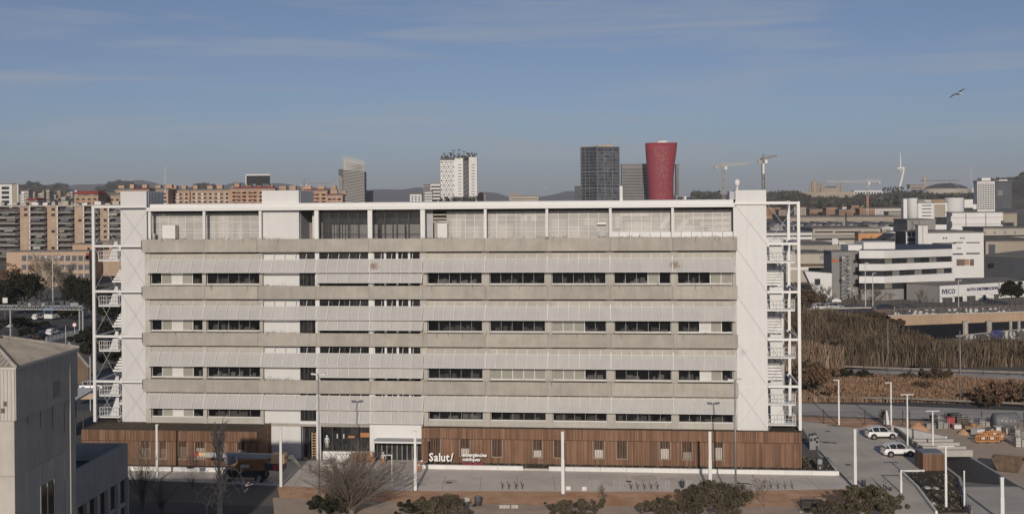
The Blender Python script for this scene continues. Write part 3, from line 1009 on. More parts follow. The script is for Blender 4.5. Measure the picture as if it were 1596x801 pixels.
# ================================================================ vegetation builders
def leafmat(name, col, var=0.35, isl=0.45, col2=None):
 return M(name, col, 0.9, var, 0.8, island=isl, col2=col2, spec=0.15)
lf_pine = leafmat('pine_foliage', (0.085, 0.070, 0.046), col2=(0.15, 0.125, 0.085))
lf_dark = leafmat('dark_foliage', (0.024, 0.026, 0.018), col2=(0.045, 0.044, 0.028))
lf_olive = leafmat('olive_foliage', (0.09, 0.078, 0.05), col2=(0.16, 0.135, 0.085))
lf_red = leafmat('russet_foliage', (0.15, 0.088, 0.06), col2=(0.23, 0.145, 0.095))
lf_brown = leafmat('dry_brown_foliage', (0.09, 0.066, 0.044), col2=(0.15, 0.115, 0.075))
lf_reed = M('reed_straw', (0.085, 0.066, 0.046), 0.9, 0.3, 0.16, island=0.6, col2=(0.185, 0.142, 0.10), spec=0.1)
lf_wood = leafmat('hill_wood', (0.050, 0.052, 0.038), col2=(0.10, 0.095, 0.065))
lf_rust = leafmat('autumn_leaves', (0.16, 0.085, 0.045), col2=(0.24, 0.13, 0.07))
bark = M('bark', (0.14, 0.115, 0.092), 0.95, 0.3, 3.0, island=0.2)
bark_pale = M('pale_bark', (0.54, 0.45, 0.35), 0.9, 0.25, 3.0, island=0.2)
bark_grey = M('grey_bark', (0.185, 0.155, 0.125), 0.9, 0.25, 3.0, island=0.25)
def crown_arrays(rng, rx, ry, rz, nclump, nleaf, ls, cr=0.34, low=-0.5, lump=0.25):
 V, Q = [], []
 dirs = rng.normal(size=(nclump, 3))
 dirs /= np.linalg.norm(dirs, axis=1)[:, None]
 dirs[:, 2] = np.where(dirs[:, 2] < low, -dirs[:, 2] * 0.6, dirs[:, 2])
 rad = rng.uniform(0.35, 1.0, nclump) ** 0.55 * (1 - lump * rng.random(nclump))
 rad = rad * np.where(rng.random(nclump) < .16, 1.22, 1.0)
 C = dirs * rad[:, None] * np.array([rx, ry, rz])
 out = []
 for k in range(nclump):
  r = cr * min(rx, rz) * rng.uniform(0.35, 1.35)
  p = rng.normal(size=(nleaf, 3))
  p /= np.linalg.norm(p, axis=1)[:, None]
  p *= (rng.random(nleaf) ** 0.4)[:, None] * np.array([r, r, r * 0.75])
  out.append(C[k] + p)
 pts = np.concatenate(out)
 n = len(pts)
 a = rng.normal(size=(n, 3))
 a /= np.linalg.norm(a, axis=1)[:, None]
 bb = np.cross(a, rng.normal(size=(n, 3)))
 bb /= np.linalg.norm(bb, axis=1)[:, None] + 1e-9
 s = (ls * rng.uniform(0.6, 1.4, n))[:, None]
 a, bb = a * s, bb * s * 0.6
 V = np.stack([pts - a, pts + bb, pts + a, pts - bb], axis=1).reshape(-1, 3)
 Q = np.arange(4 * n).reshape(-1, 4)
 return V, Q
def leafy(name, label, loc, h, w, mat, seed, nclump=40, nleaf=70, ls=0.22, trunk=0.25, group=None, dz=None, cr=0.34, tr=None, flat=1.0, limbs=5, low=-0.5, wy=None):
 """tree or bush: h overall height, w crown width, trunk = bare share of the height."""
 rng = np.random.default_rng(seed)
 t = thing(name, label, name.split('_')[-1], loc, 0, group)
 rz = h * (1 - trunk) / 2
 cz = h - rz
 V, Q = crown_arrays(rng, w / 2 * 0.86, (wy or w) / 2 * 0.86, rz * 0.86, nclump, nleaf, ls, cr, low)
 V = V + np.array([0, 0, cz])
 np_mesh('crown', V, Q, mat, t)
 r0 = tr or max(0.06, h * 0.022)
 mb = MB()
 rr = random.Random(seed)
 mb.tube([(0, 0, -0.1), (rr.uniform(-.1, .1), 0, cz * 0.5), (rr.uniform(-.2, .2), 0, cz + rz * 0.4)], [r0, r0 * 0.8, r0 * 0.25], 6)
 for k in range(limbs):
  a = 6.283 * k / limbs + rr.random()
  z0 = cz - rz * rr.uniform(0.3, 0.9)
  z0 = max(0.2, z0)
  mb.tube([(0, 0, z0), (math.cos(a) * w * 0.2, math.sin(a) * w * 0.2, z0 + rz * 0.35), (math.cos(a) * w * 0.36, math.sin(a) * w * 0.36, z0 + rz * 0.8)], [r0 * 0.55, r0 * 0.4, r0 * 0.12], 4)
 mb.build('trunk', bark, t, local=True)
 return t
def bare(name, label, loc, h, spread, mat, seed, levels=4, kids=4, r0=0.12, up=0.6, group=None, droop=0.0, cat='tree', first=0.25, twig=0.012, lean=0.0):
 rr = random.Random(seed)
 t = thing(name, label, cat, loc, 0, group)
 tk, br = MB(), MB()
 def grow(p, d, ln, r, lv):
  mb = tk if lv == 0 else br
  n = 3
  pts = [p]
  q, dd = Vector(p), Vector(d)
  for k in range(n):
   dd = (dd + Vector((rr.gauss(0, .12), rr.gauss(0, .12), 0.10 * up - droop * (lv >= 2) * 0.25))).normalized()
   q = q + dd * ln / n
   pts.append(q.copy())
  e = max(twig, r * 0.45)
  rs = [r + (e - r) * i / n for i in range(n + 1)]
  mb.tube(pts, rs, 5 if lv == 0 else 3, cap=False)
  if lv >= levels:
   return
  nk = kids + (3 if lv == 0 else 0)
  for k in range(nk):
   f = first + (1 - first) * (k + rr.random()) / nk if lv == 0 else rr.uniform(0.2, 1.0)
   i = min(n - 1, int(f * n))
   pp = pts[i].lerp(pts[i + 1], f * n - i)
   a = rr.uniform(0, 6.283)
   side = Vector((math.cos(a), math.sin(a), 0))
   nd = (dd * up + side * spread + Vector((0, 0, up * 0.5))).normalized()
   grow(pp, nd, ln * rr.uniform(0.42, 0.68), max(twig, r * 0.5), lv + 1)
 grow(Vector((0, 0, -0.1)), Vector((lean, 0, 1)).normalized(), h * 0.62, r0, 0)
 tk.build('trunk', mat, t, local=True)
 br.build('branches', mat, t, local=True)
 return t
def vase(name, label, loc, h, w, mat, seed, stems=60, sub=6, cat='tree', base_r=0.08, group=None):
 """many thin stems spreading upward from one stool."""
 rr = random.Random(seed)
 t = thing(name, label, cat, loc, 0, group)
 mb, tk = MB(), MB()
 tk.tube([(0, 0, -0.1), (0, 0, h * 0.18)], [base_r * 4, base_r * 3], 7)
 for k in range(stems):
  a = rr.uniform(0, 6.283)
  sp = rr.random() ** 0.7
  ln = h * rr.uniform(0.65, 1.0) * (1 - 0.25 * sp)
  end = Vector((math.cos(a) * sp * w / 2, math.sin(a) * sp * w / 2, ln))
  mid = Vector((end.x * 0.35, end.y * 0.35, ln * 0.5))
  st = Vector((rr.uniform(-.2, .2), rr.uniform(-.2, .2), h * 0.1))
  pts = [st, st.lerp(mid, .5) + Vector((0, 0, .1)), mid, mid.lerp(end, .6) + Vector((0, 0, .12)), end]
  mb.tube(pts, [base_r * .6, base_r * .5, base_r * .35, base_r * .22, 0.012], 3, cap=False)
  for q in range(sub):
   f = rr.uniform(0.35, 1.0)
   i = min(3, int(f * 4))
   p = pts[i].lerp(pts[i + 1], f * 4 - i)
   d = (pts[i + 1] - pts[i]).normalized() + Vector((rr.gauss(0, .45), rr.gauss(0, .45), rr.gauss(0, .2)))
   L_ = h * rr.uniform(0.10, 0.26)
   m1 = p + d * L_ * 0.5
   mb.tube([p, m1, m1 + (d + Vector((rr.gauss(0, .2), rr.gauss(0, .2), .05))) * L_ * 0.5], [base_r * .22, base_r * .16, 0.010], 3, cap=False)
 tk.build('trunk', mat, t, local=True)
 mb.build('branches', mat, t, local=True)
 return t
def blades(name, xy, hmin, hmax, width, mat, seed, bend=0.35, z=0.0, plume=False):
 """upright dry stems as ribbons, one object of kind stuff."""
 rng = np.random.default_rng(seed)
 xy = np.asarray(xy)
 n = len(xy)
 zz = np.broadcast_to(np.asarray(z, dtype=float), (n,))
 cl = np.sin(xy[:, 0] * .9 + 2 * np.sin(xy[:, 1] * .7)) * np.sin(xy[:, 1] * 1.1 + 1.5 * np.sin(xy[:, 0] * .43))
 h = (hmin + (hmax - hmin) * np.clip(.5 + .42 * cl + rng.normal(0, .2, n), 0, 1.1))
 a = rng.uniform(0, 6.283, n)
 w = width * rng.uniform(0.6, 1.4, n)
 dx, dy = np.cos(a) * w, np.sin(a) * w * 0.4
 b1, b2 = rng.normal(0, bend, n) * h * 0.35, rng.normal(0, bend, n) * h * 0.35
 base = np.stack([xy[:, 0], xy[:, 1], zz], 1)
 side = np.stack([dx, dy, np.zeros(n)], 1)
 mid = base + np.stack([b1 * 0.35, b2 * 0.35, h * 0.55], 1)
 top = base + np.stack([b1, b2, h], 1)
 ws = 1.5 if plume else 0.7
 V = np.stack([base - side, base + side, mid + side * ws, mid - side * ws, top + side * 0.25, top - side * 0.25], 1).reshape(-1, 3)
 k = np.arange(n)[:, None] * 6
 Q = np.concatenate([k + np.array([0, 1, 2, 3]), k + np.array([3, 2, 4, 5])])
 return tag(np_mesh(name, V, Q, mat), kind='stuff')
def scatter_px(poly, n, seed, z=0.0):
 """random ground points inside a polygon given in photo pixels (even over the ground area)."""
 g = np.array([G(a, b_, z)[:2] for a, b_ in poly])
 rng = np.random.default_rng(seed)
 lo, hi = g.min(0), g.max(0)
 out = []
 while len(out) < n:
  p = rng.uniform(lo, hi, (n * 2, 2))
  ins = np.zeros(len(p), bool)
  j = len(g) - 1
  for i in range(len(g)):
   c = ((g[i, 1] > p[:, 1]) != (g[j, 1] > p[:, 1])) & (p[:, 0] < (g[j, 0] - g[i, 0]) * (p[:, 1] - g[i, 1]) / (g[j, 1] - g[i, 1] + 1e-12) + g[i, 0])
   ins ^= c
   j = i
  out += list(p[ins])
 return np.array(out[:n])
# ================================================================ in front of the building
# planting bed and white kerb along the right annex
def A_pt(px, n, z=0.0, py=735):
 """a world point on the plane n metres in front of the facade."""
 s = S(px, n, py)
 return Vector((s * ca - n * sa * 1.0 * 1.0, Y0 - s * sa - n * ca, z))
bed = thing('planting_bed', 'long bed of bare dark soil edged by a white kerb along the right annex', 'planter', (0, Y0, 0), -A)
s0, s1 = S(656, 4.2, 735), S(1309, 4.2, 735)
bl = lambda mb, nm, m_, par=bed, **k: mb.build(nm, m_, par, local=True, **k)
bl(MB().box(s0 + 0.3, s1 - 0.3, -3.4, -1.62, 0.02, 0.30), 'soil', soil)
bl(MB().box(S(1251, 1.6, 720) + 0.1, s1 - 0.3, -1.61, 4.0, 0.02, 0.30), 'soil', soil)
L_k = (s1 - s0) / 16
for k in range(16):
 a = s0 + k * L_k
 if k == 4:
  bl(MB().box(a + 0.01, a + L_k - 0.01, -3.72, -3.41, 0.0, 0.22), 'kerb_stone', concrete_pale)
 else:
  bl(MB().box(a + 0.01, a + L_k - 0.01, -3.75, -3.41, 0.0, 0.48), 'kerb_stone', kerb_white)
bl(MB().box(s1 - 0.29, s1, -3.40, 4.0, 0.0, 0.40), 'kerb_stone', kerb_white)
bl(MB().box(s0, s0 + 0.29, -3.40, -1.62, 0.0, 0.40), 'kerb_stone', kerb_white)
pl_ = MB()
rr = random.Random(5)
for k in range(260):
 x, y = rr.uniform(s0 + 0.6, s1 - 0.6), rr.uniform(-3.2, -1.8)
 if rr.random() < 0.2:
  x, y = rr.uniform(S(1256, 1.6, 720), s1 - 0.6), rr.uniform(-1.5, 3.8)
 for q in range(5):
  a = rr.uniform(0, 6.28)
  hh = rr.uniform(0.1, 0.28)
  pl_.poly([(x - .03, y, 0.3), (x + .03, y, 0.3), (x + math.cos(a) * hh, y + math.sin(a) * hh, 0.3 + hh)])
tag(bl(pl_, 'seedlings', M('seedlings', (0.16, 0.15, 0.11), 1.0, 0.4, 2.0, island=0.5)), kind='stuff')
bed2 = thing('planting_bed', 'narrow soil bed with white kerb along the left annex behind the boom lift', 'planter', (0, Y0, 0), -A)
s0b, s1b = S(196, 7.0, 728), S(398, 7.0, 728)
MB().box(s0b + 0.2, s1b - 0.2, -6.6, -5.25, 0.02, 0.28).build('soil', soil, bed2, local=True)
for k in range(7):
 w = (s1b - s0b) / 7
 MB().box(s0b + k * w + 0.01, s0b + (k + 1) * w - 0.01, -7.0, -6.61, 0.0, 0.48).build('kerb_stone', kerb_white, bed2, local=True)
# pale paving patches
pm = [(918, 936), (955, 973), (1026, 1045), (1064, 1082)]
for k, (a, c) in enumerate(pm):
 for q in range(4):
  x0, x1 = a + (c - a) * q / 4, a + (c - a) * (q + 0.86) / 4
  sheet('paving_strip', gp((x0, 748), (x1, 748), (x1 + 0.6, 764), (x0 + 0.6, 764)), 0.026, paving_pale)
# --- lettering sign
sg = thing('hospital_sign', 'white Salut lettering with emergències mèdiques and maroon marks before the timber annex', 'sign', tuple(A_pt(669, 3.0, 0.30)), -A)
def letters(txt, x, z, h, mat, depth, bold, width=None, nm='lettering', y=0.0):
 me = text_mesh(txt, h, depth, bold, width)
 me.materials.clear()
 me.materials.append(mat)
 o = link(nm, me, sg)
 o.location = (x, y, z)
 return o
k_ = (S(707, 3.0, 720) - S(669, 3.0, 720))
xx = 0.0
for ch in 'Salut/':
 o = letters(ch, xx, 0.48, 0.95, ink_white, 0.12, 0.025, None, 'letter')
 cx_ = [v.co.x for v in o.data.vertices]
 o.location.x = xx - min(cx_)
 xx += max(cx_) - min(cx_) + 0.09
f_ = k_ / (xx - 0.09)
for o in [c for c in sg.children if c.name.startswith('letter')]:
 o.location.x *= f_
 o.scale.x = f_
xs2 = S(721, 3.0, 720) - S(669, 3.0, 720)
letters('emergències', xs2, 1.07, 0.40, ink_white, 0.08, 0.015, S(759, 3, 720) - S(721, 3, 720))
letters('mèdiques', xs2, 0.55, 0.40, ink_white, 0.08, 0.015, S(748.5, 3, 720) - S(721, 3, 720))
for k in range(4):
 mb = MB()
 cx = xs2 + 0.27 + k * 0.67
 pts = [(cx + 0.31 * math.cos(t * math.pi / 6), cx * 0, 0) for t in range(12)]
 ring = [(cx + 0.28 * math.cos(t * math.pi / 6), 0.20 + 0.27 * math.sin(t * math.pi / 6)) for t in range(12)]
 mb.v += [(p[0], -0.34, p[1] + 0.02) for p in ring] + [(p[0], -0.26, p[1] + 0.02) for p in ring]
 mb.f.append(tuple(range(12)))
 mb.f.append(tuple(range(12, 24))[::-1])
 for q in range(12):
  mb.f.append((q, q + 12, (q + 1) % 12 + 12, (q + 1) % 12))
 mb.build('maroon_disc', ink_maroon, sg, local=True)
 if k < 3:
  MB().box(cx + 0.29, cx + 0.42, -0.33, -0.27, 0.12, 0.28).build('maroon_link', ink_maroon, sg, local=True)
MB().box(xs2, xs2 + 2.4, -0.10, -0.02, -.25, 0.0).build('base_rail', dark_metal, sg, local=True)
# --- slim white lamp columns
def lamp(px, pyb, pyt, label, arm=0.0, arm2=0.0, w=0.26, z=0.0, group='slim white lamp columns around the block', mat=white_metal, head=0.09):
 g = G(px, pyb, z)
 h = ZP(px, pyt, g.y) - z
 t = thing('lamp_column', label, 'street lamp', tuple(g), 0, group)
 mb = MB().box(-w / 2, w / 2, -w * 0.35, w * 0.35, 0.0, h * 0.55)
 mb.box(-w / 2 + 0.02, w / 2 - 0.02, -w * 0.31, w * 0.31, h * 0.55 + .001, h - head)
 mb.build('column', mat, t, local=True)
 MB().box(-w, w, -w, w, 0.0, 0.04).build('base_plate', grey_metal, t, local=True)
 a0, a1 = -max(arm, w * 0.5), max(arm2, w * 0.5)
 MB().box(a0, a1, -w * 0.4, w * 0.4, h - head + 0.001, h).build('lamp_head', mat, t, local=True)
 MB().box(a0 + 0.03, a1 - 0.03, -w * 0.3, w * 0.3, h - head - 0.012, h - head).build('diffuser', grey_metal, t, local=True)
 return t
lamp(245, 750, 661, 'slim white lamp column before the left annex, nearest its left end', 0, 0.2)
lamp(438, 758, 667, 'slim white lamp column beside the chassis of the boom lift', 0, 0.15, 0.3)
lamp(647.5, 764, 671, 'slim white lamp column at the left edge of the Salut lettering', 0, 0.12, 0.3)
lamp(877.5, 769, 672, 'slim white lamp column on the kerb near the middle of the long annex', 0.05, 0.05, 0.34)
lamp(1107, 769, 672, 'slim white lamp column standing just left of the dark conifer before the annex', 0.05, 0.05, 0.34)
lamp(611, 757, 708, 'short white lamp post with arm to the left before the glass entrance', 0.85, 0.0, 0.16)
lamp(1333, 763, 668, 'thick white lamp column where the pavement meets the car park', 0.05, 0.05, 0.32)
lamp(1307.5, 662, 591.5, 'tall white lamp with arm to the left at the far end of the car park', 0.75, 0.0, 0.2)
lamp(1389, 671, 595.5, 'tall white lamp with arm to the left just behind the farther white car', 0.8, 0.0, 0.2)
lamp(1414.5, 694, 614, 'white T-shaped lamp beside the roof of the nearer white car', 0.85, 0.85, 0.18)
lamp(1454, 703, 639.5, 'white T-shaped lamp rising out of the concrete ramp beams', 0.85, 0.85, 0.18)
lamp(1474.5, 792, 694.5, 'white T-shaped lamp standing in the dark planting bed by the ramp', 0.85, 0.85, 0.22)
lamp(1404.5, 768, 732, 'low white bracket lamp with arm to the right at the bed corner', 0.0, 1.9, 0.2)
lamp(1503, 790, 733, 'slender short white post at the inner edge of the ramp', 0, 0, 0.16)
lamp(1562, 812, 743, 'thick white lamp column on the ramp, nearest the right border', 0.05, 0.05, 0.36)
# --- tall galvanised double lamps
def tall_lamp(px, pyb, pyt, label, heads=True, w=0.09, group='tall grey lamp posts'):
 g = G(px, pyb)
 h = ZP(px, pyt, g.y)
 t = thing('lamp_post', label, 'street lamp', tuple(g), 0, group)
 MB().tube([(0, 0, 0), (0, 0, h * 0.5), (0, 0, h)], [w * 1.35, w, w * 0.7], 8).build('pole', grey_metal, t, local=True, smooth=True)
 MB().lathe((0, 0, 0), [(w * 2.2, 0), (w * 2.2, 0.1), (w * 1.5, 0.6)], 8).build('base', grey_metal, t, local=True)
 if heads:
  for sgn in (-1, 1):
   mb = MB().obox((sgn * 0.42, 0, h + 0.03), (0.62, 0.4, 0.14), 0, 0, -0.12 * sgn)
   mb.build('lamp_head', galv, t, local=True)
  MB().bar((-0.25, 0, h - 0.05), (0.25, 0, h - 0.05), 0.07).build('cross_arm', grey_metal, t, local=True)
 return t
tall_lamp(498, 793, 583, 'tall grey twin-headed lamp post before the white post left of the entrance')
tall_lamp(1147, 793, 592, 'tall grey twin-headed lamp post before the right white stair tower')
tall_lamp(1384.5, 600, 497, 'thin rusty mast rising from the russet grass beside the reeds', False, 0.07)
tall_lamp(1497, 628, 515, 'thin pale street lamp by the guard rail in front of the reeds', False, 0.09)
# --- bicycle stands, white cube seats, bin
def bike_stand(px, py, label):
 g = G(px, py, 0.02)
 t = thing('bike_stand', label, 'bike stand', tuple(g), 0, 'V-shaped bicycle stands on the pavement')
 MB().tube([(0.02, 0, 0), (-0.16, 0, 0.85)], 0.035, 5).build('upright', dark_metal, t, local=True)
 MB().tube([(-0.02, 0.02, 0), (0.14, 0.02, 0.55)], 0.03, 5).build('brace', dark_metal, t, local=True)
 MB().box(-0.1, 0.1, -0.08, 0.08, 0, 0.02).build('foot_plate', dark_metal, t, local=True)
for k, px in enumerate((783, 793, 804, 814)):
 bike_stand(px, 761, 'dark V-shaped bicycle stand, %s of the four left of the middle lamp column' % ('leftmost', 'second', 'third', 'rightmost')[k])
for k, px in enumerate((984, 994, 1004.5, 1015, 1025)):
 bike_stand(px, 761.5, 'dark V-shaped bicycle stand, %s of the five between the pale paving strips' % ('leftmost', 'second', 'middle', 'fourth', 'rightmost')[k])
for k, px in enumerate((1192, 1202, 1213, 1224, 1235)):
 bike_stand(px, 760.5, 'dark V-shaped bicycle stand, %s of the five at the right pavement end' % ('leftmost', 'second', 'middle', 'fourth', 'rightmost')[k])
def cube_seat(px, py, label):
 g = G(px, py, 0.02)
 t = thing('cube_seat', label, 'seat', tuple(g), 0, 'white block seats on the pavement')
 MB().box(-.24, .24, -.22, .22, 0.05, 0.44).build('block', kerb_white, t, local=True)
 MB().box(-.2, .2, -.18, .18, 0.0, 0.049).build('plinth', concrete, t, local=True)
cube_seat(885.5, 763, 'white block seat right beside the middle lamp column')
cube_seat(910.5, 763.5, 'white block seat second from the middle lamp column')
cube_seat(1095.5, 763, 'white block seat just left of the lamp column by the conifer')
def bin_(px, py, label, h=0.85, w=0.5):
 g = G(px, py, 0.02)
 t = thing('litter_bin', label, 'bin', tuple(g))
 MB().lathe((0, 0, 0.08), [(w * .38, 0), (w * .5, 0.2), (w * .5, h - .2), (w * .42, h - .1)], 12).build('drum', dark_metal, t, local=True, smooth=True)
 MB().lathe((0, 0, 0), [(w * .2, 0), (w * .2, 0.1)], 8).build('foot', grey_metal, t, local=True)
 MB().lathe((0, 0, h - 0.015), [(w * .44, 0), (w * .3, 0.1)], 12).build('lid', grey_metal, t, local=True)
bin_(1063.5, 760, 'dark litter bin on the pavement between two pale paving strips')
bin_(1346, 759, 'dark litter bin beside the thick lamp column by the car park')
bin_(1388, 765, 'low black bollard bin by the planting bed kerb', 0.5, 0.3)
# --- barrels and fence panels on the dirt
def barrel(px, py, label, mat):
 g = G(px, py)
 t = thing('barrel', label, 'barrel', tuple(g))
 MB().lathe((0, 0, 0), [(0.32, 0), (0.36, 0.05), (0.36, 0.42), (0.38, 0.45), (0.36, 0.48), (0.36, 0.9), (0.33, 0.95)], 14).build('drum', mat, t, local=True, smooth=True)
 MB().lathe((0, 0, 0.951), [(0.33, 0), (0.33, 0.03)], 14).build('lid', grey_metal, t, local=True)
 return t
barrel(745, 787, 'dark grey barrel standing on the dirt beside the cable reel', M('barrel_grey', (0.07, 0.07, 0.08), 0.6, 0.2, 2))
g = G(727, 788)
t = thing('cable_reel', 'pale round cable reel standing on edge beside the dark barrel', 'reel', tuple(g))
for y in (-0.2, 0.2):
 mb = MB()
 ring = [(0.42 * math.cos(q * math.pi / 8), 0.42 + 0.42 * math.sin(q * math.pi / 8)) for q in range(16)]
 mb.v += [(p[0], y - .02, p[1]) for p in ring] + [(p[0], y + .02, p[1]) for p in ring]
 mb.f += [tuple(range(16)), tuple(range(16, 32))[::-1]] + [(q, q + 16, (q + 1) % 16 + 16, (q + 1) % 16) for q in range(16)]
 mb.build('flange', concrete_pale, t, local=True)
MB().tube([(0, -.18, .42), (0, .18, .42)], 0.2, 10).build('drum', dark_metal, t, local=True)
for q in range(5):
 g = G(781 + q * 5.5 + (q > 2) * 2, 791)
 t = thing('concrete_block', 'small pale concrete block, %s in the row on the dirt edge' % ('leftmost', 'second', 'middle', 'fourth', 'rightmost')[q], 'block', tuple(g), 0, 'small concrete blocks at the dirt edge')
 MB().box(-.17, .17, -.15, .15, 0, .33).build('block', concrete_pale, t, local=True)
 MB().box(-.19, .19, -.17, .17, .331, .36).build('cap', concrete, t, local=True)
def fence_panel(px0, px1, pyb, pyt, label, n=7):
 g, q = G(px0, pyb), G(px1, pyb)
 h = ZP(px0, pyt, g.y)
 w = (q - g).length
 t = thing('mesh_fence_panel', label, 'fence', tuple(g), 0, 'steel site fence panels')
 mb = MB()
 for x in (0, w):
  mb.tube([(x, 0, 0.1), (x, 0, h)], 0.03, 5)
 for z in (0.15, h * .5, h):
  mb.tube([(0, 0, z), (w, 0, z)], 0.025, 4)
 mb.build('frame', dark_metal, t, local=True)
 mb = MB()
 for k in range(1, n):
  mb.tube([(w * k / n, 0, .15), (w * k / n, 0, h)], 0.010, 3)
 for k in range(1, 6):
  mb.tube([(0, 0, .15 + (h - .15) * k / 6), (w, 0, .15 + (h - .15) * k / 6)], 0.010, 3)
 mb.tube([(0, 0, h), (w, 0, 0.15)], 0.02, 3)
 mb.build('wire_mesh', dark_metal, t, local=True)
 for x in (0, w):
  MB().box(x - .12, x + .12, -.3, .3, 0, .12).build('foot_block', concrete, t, local=True)
fence_panel(1247, 1268, 797, 774, 'dark steel site fence panel on the dirt, left one of the pair')
fence_panel(1268.5, 1290, 796, 773, 'dark steel site fence panel on the dirt, right one of the pair')
g = G(1265, 792)
t = thing('pallet_stack', 'stack of dark pallets behind the steel site fence panels', 'pallets', tuple(g))
for k in range(5):
 MB().box(-1.1, 1.1, -.5, .5, k * .17, k * .17 + .13).build('pallet', M('pallet_wood_%d' % k, (0.10, 0.085, 0.07), .9, .3, 2), t, local=True)
# --- boom lift
bx = G(405, 748)
lift = thing('boom_lift', 'orange and grey boom lift parked in the shade before the left annex', 'boom lift', tuple(bx), -0.06)
or_ = M('lift_orange', (0.42, 0.15, 0.04), 0.5, 0.12, 1.5)
cream = M('lift_cream', (0.62, 0.42, 0.24), 0.5, 0.08, 1.5)
lred = M('lift_red', (0.35, 0.06, 0.06), 0.5, 0.1, 1.5)
rubber = M('rubber', (0.022, 0.022, 0.024), 0.85, 0.2, 3)
hub = M('hub_grey', (0.22, 0.21, 0.2), 0.6, 0.2, 3)
def lb(mb, n, m_, par=lift, **k):
 return mb.build(n, m_, par, local=True, **k)
def wheel_mb(x, y, z, r, w):
 return MB().tube([(x, y - w / 2, z), (x, y - w / 2 + .04, z), (x, y + w / 2 - .04, z), (x, y + w / 2, z)], [r * .9, r, r, r * .9], 16)
for x in (-3.35, 0.25):
 for y in (-0.9, 0.9):
  wo_ = lb(wheel_mb(x - .0, y, .56, .58, .42), 'wheel', rubber, smooth=False)
  lb(MB().tube([(x, y - .23, .56), (x, y + .23, .56)], 0.27, 10), 'rim', hub, wo_)
lb(MB().box(-3.8, 0.75, -.6, .6, .45, .95), 'chassis', dark_metal)
lb(MB().prism([(-4.0, -.85), (0.2, -.85), (0.2, .85), (-4.0, .85)], 1.05, 1.35), 'turntable', dark_metal)
mb = MB()
for y0, y1 in ((-1.0, 1.0),):
 mb.hexa([(-3.0, y0, 1.36), (0.9, y0, 1.36), (0.9, y1, 1.36), (-3.0, y1, 1.36), (-2.2, y0, 2.25), (0.7, y0, 2.35), (0.7, y1, 2.35), (-2.2, y1, 2.25)])
lb(mb, 'engine_cover', M('lift_brown', (0.20, 0.10, 0.04), .5, .2, 1.5))
lb(MB().box(-1.9, -0.9, -1.03, -1.001, 1.65, 2.0), 'logo_plate', concrete_pale)
lb(MB().box(-1.0, 2.6, -.8, .8, 1.3, 2.05).box(2.0, 2.9, -.85, .85, 1.25, 1.8), 'counterweight', dark_metal)
lb(MB().box(1.75, 2.85, -.9, .9, 1.30, 2.0), 'counterweight_front', lred)
lb(MB().box(1.5, 3.0, -.7, .7, 2.05, 3.05), 'boom_tail', cream)
lb(MB().obox((-2.4, 0, 2.83), (7.6, .55, .5), 0, 0, 0.02), 'boom', grey_clad)
lb(MB().obox((-6.0, 0, 2.95), (2.0, .5, .42), 0, 0, 0.02), 'boom_tip', cream)
lb(MB().box(-7.4, -6.95, -.35, .35, 2.75, 3.15), 'jib_joint', lred)
lb(MB().obox((-3.3, 0.1, 2.25), (1.2, .8, .9), 0, 0, -.4), 'upright_link', grey_metal)
bk = MB()
for (x, y) in ((-7.5, -.6), (-7.5, .6), (-8.2, -.6), (-8.2, .6)):
 bk.tube([(x, y, 1.5), (x, y, 2.6)], .03, 4)
for z in (1.5, 2.05, 2.6):
 bk.tube([(-7.5, -.6, z), (-8.2, -.6, z), (-8.2, .6, z), (-7.5, .6, z), (-7.5, -.6, z)], .03, 4)
bk.box(-8.2, -7.5, -.6, .6, 1.42, 1.49)
lb(bk, 'platform', dark_metal)
hs_ = MB()
for k in range(4):
 hs_.tube([(2.9, -.3 + k * .2, 2.6), (3.7, -.3 + k * .2, 2.5 + .1 * k), (4.4, -.2 + k * .2, 1.9), (4.9, 0, 1.1), (4.6, 0, .5)], .035, 4)
lb(hs_, 'hose', M('hose', (0.25, 0.23, 0.2), .7))
# two pale covers on the ground under it
for px, py in ((403, 751), (421, 752)):
 g = G(px, py)
 t = thing('plastic_cover', 'pale round plastic cover on the pavement, %s one under the boom lift' % ('left' if px < 410 else 'right'), 'cover', tuple(g), 0, 'pale covers beside the lift')
 MB().lathe((0, 0, 0.02), [(.3, 0), (.28, .35), (.18, .5)], 10).build('shell', concrete_pale, t, local=True, smooth=True)
 MB().lathe((0, 0, 0.0), [(.34, 0), (.34, .02)], 10).build('rim', concrete, t, local=True)
# --- low partition walls and rubble being built before the entrance
def slab_wall(p0, p1, n0, n1, h, label, mat=concrete_pale):
 s0, s1 = S(p0, n0, 725), S(p1, n1, 725)
 t = thing('low_wall', label, 'wall', (0, Y0, 0), -A)
 mb = MB()
 a, c = Vector((s0, -n0, 0)), Vector((s1, -n1, 0))
 d = (c - a).normalized()
 nn = Vector((-d.y, d.x, 0)) * .14
 mb.hexa([a - nn, c - nn, c + nn, a + nn] + [p + Vector((0, 0, h)) for p in (a - nn, c - nn, c + nn, a + nn)])
 mb.build('wall', mat, t, local=True)
 nn = nn * 1.15
 mb = MB()
 z1, z2 = Vector((0, 0, h + .002)), Vector((0, 0, h + .06))
 mb.hexa([p + z1 for p in (a - nn, c - nn, c + nn, a + nn)] + [p + z2 for p in (a - nn, c - nn, c + nn, a + nn)])
 mb.build('coping', kerb_white, t, local=True)
slab_wall(500, 520, 4.0, 1.0, 0.5, 'low pale planter wall slanting away before the lobby window, left one')
slab_wall(530, 545, 4.2, 0.8, 0.5, 'low pale planter wall slanting away before the lobby window, right one')
slab_wall(498, 545, 4.25, 4.4, 0.4, 'low pale planter wall along the front before the lobby window')
slab_wall(524, 545, 0.9, 0.9, 0.9, 'short white wall against the lobby window beside the red planks', white_paint)
rr = random.Random(12)
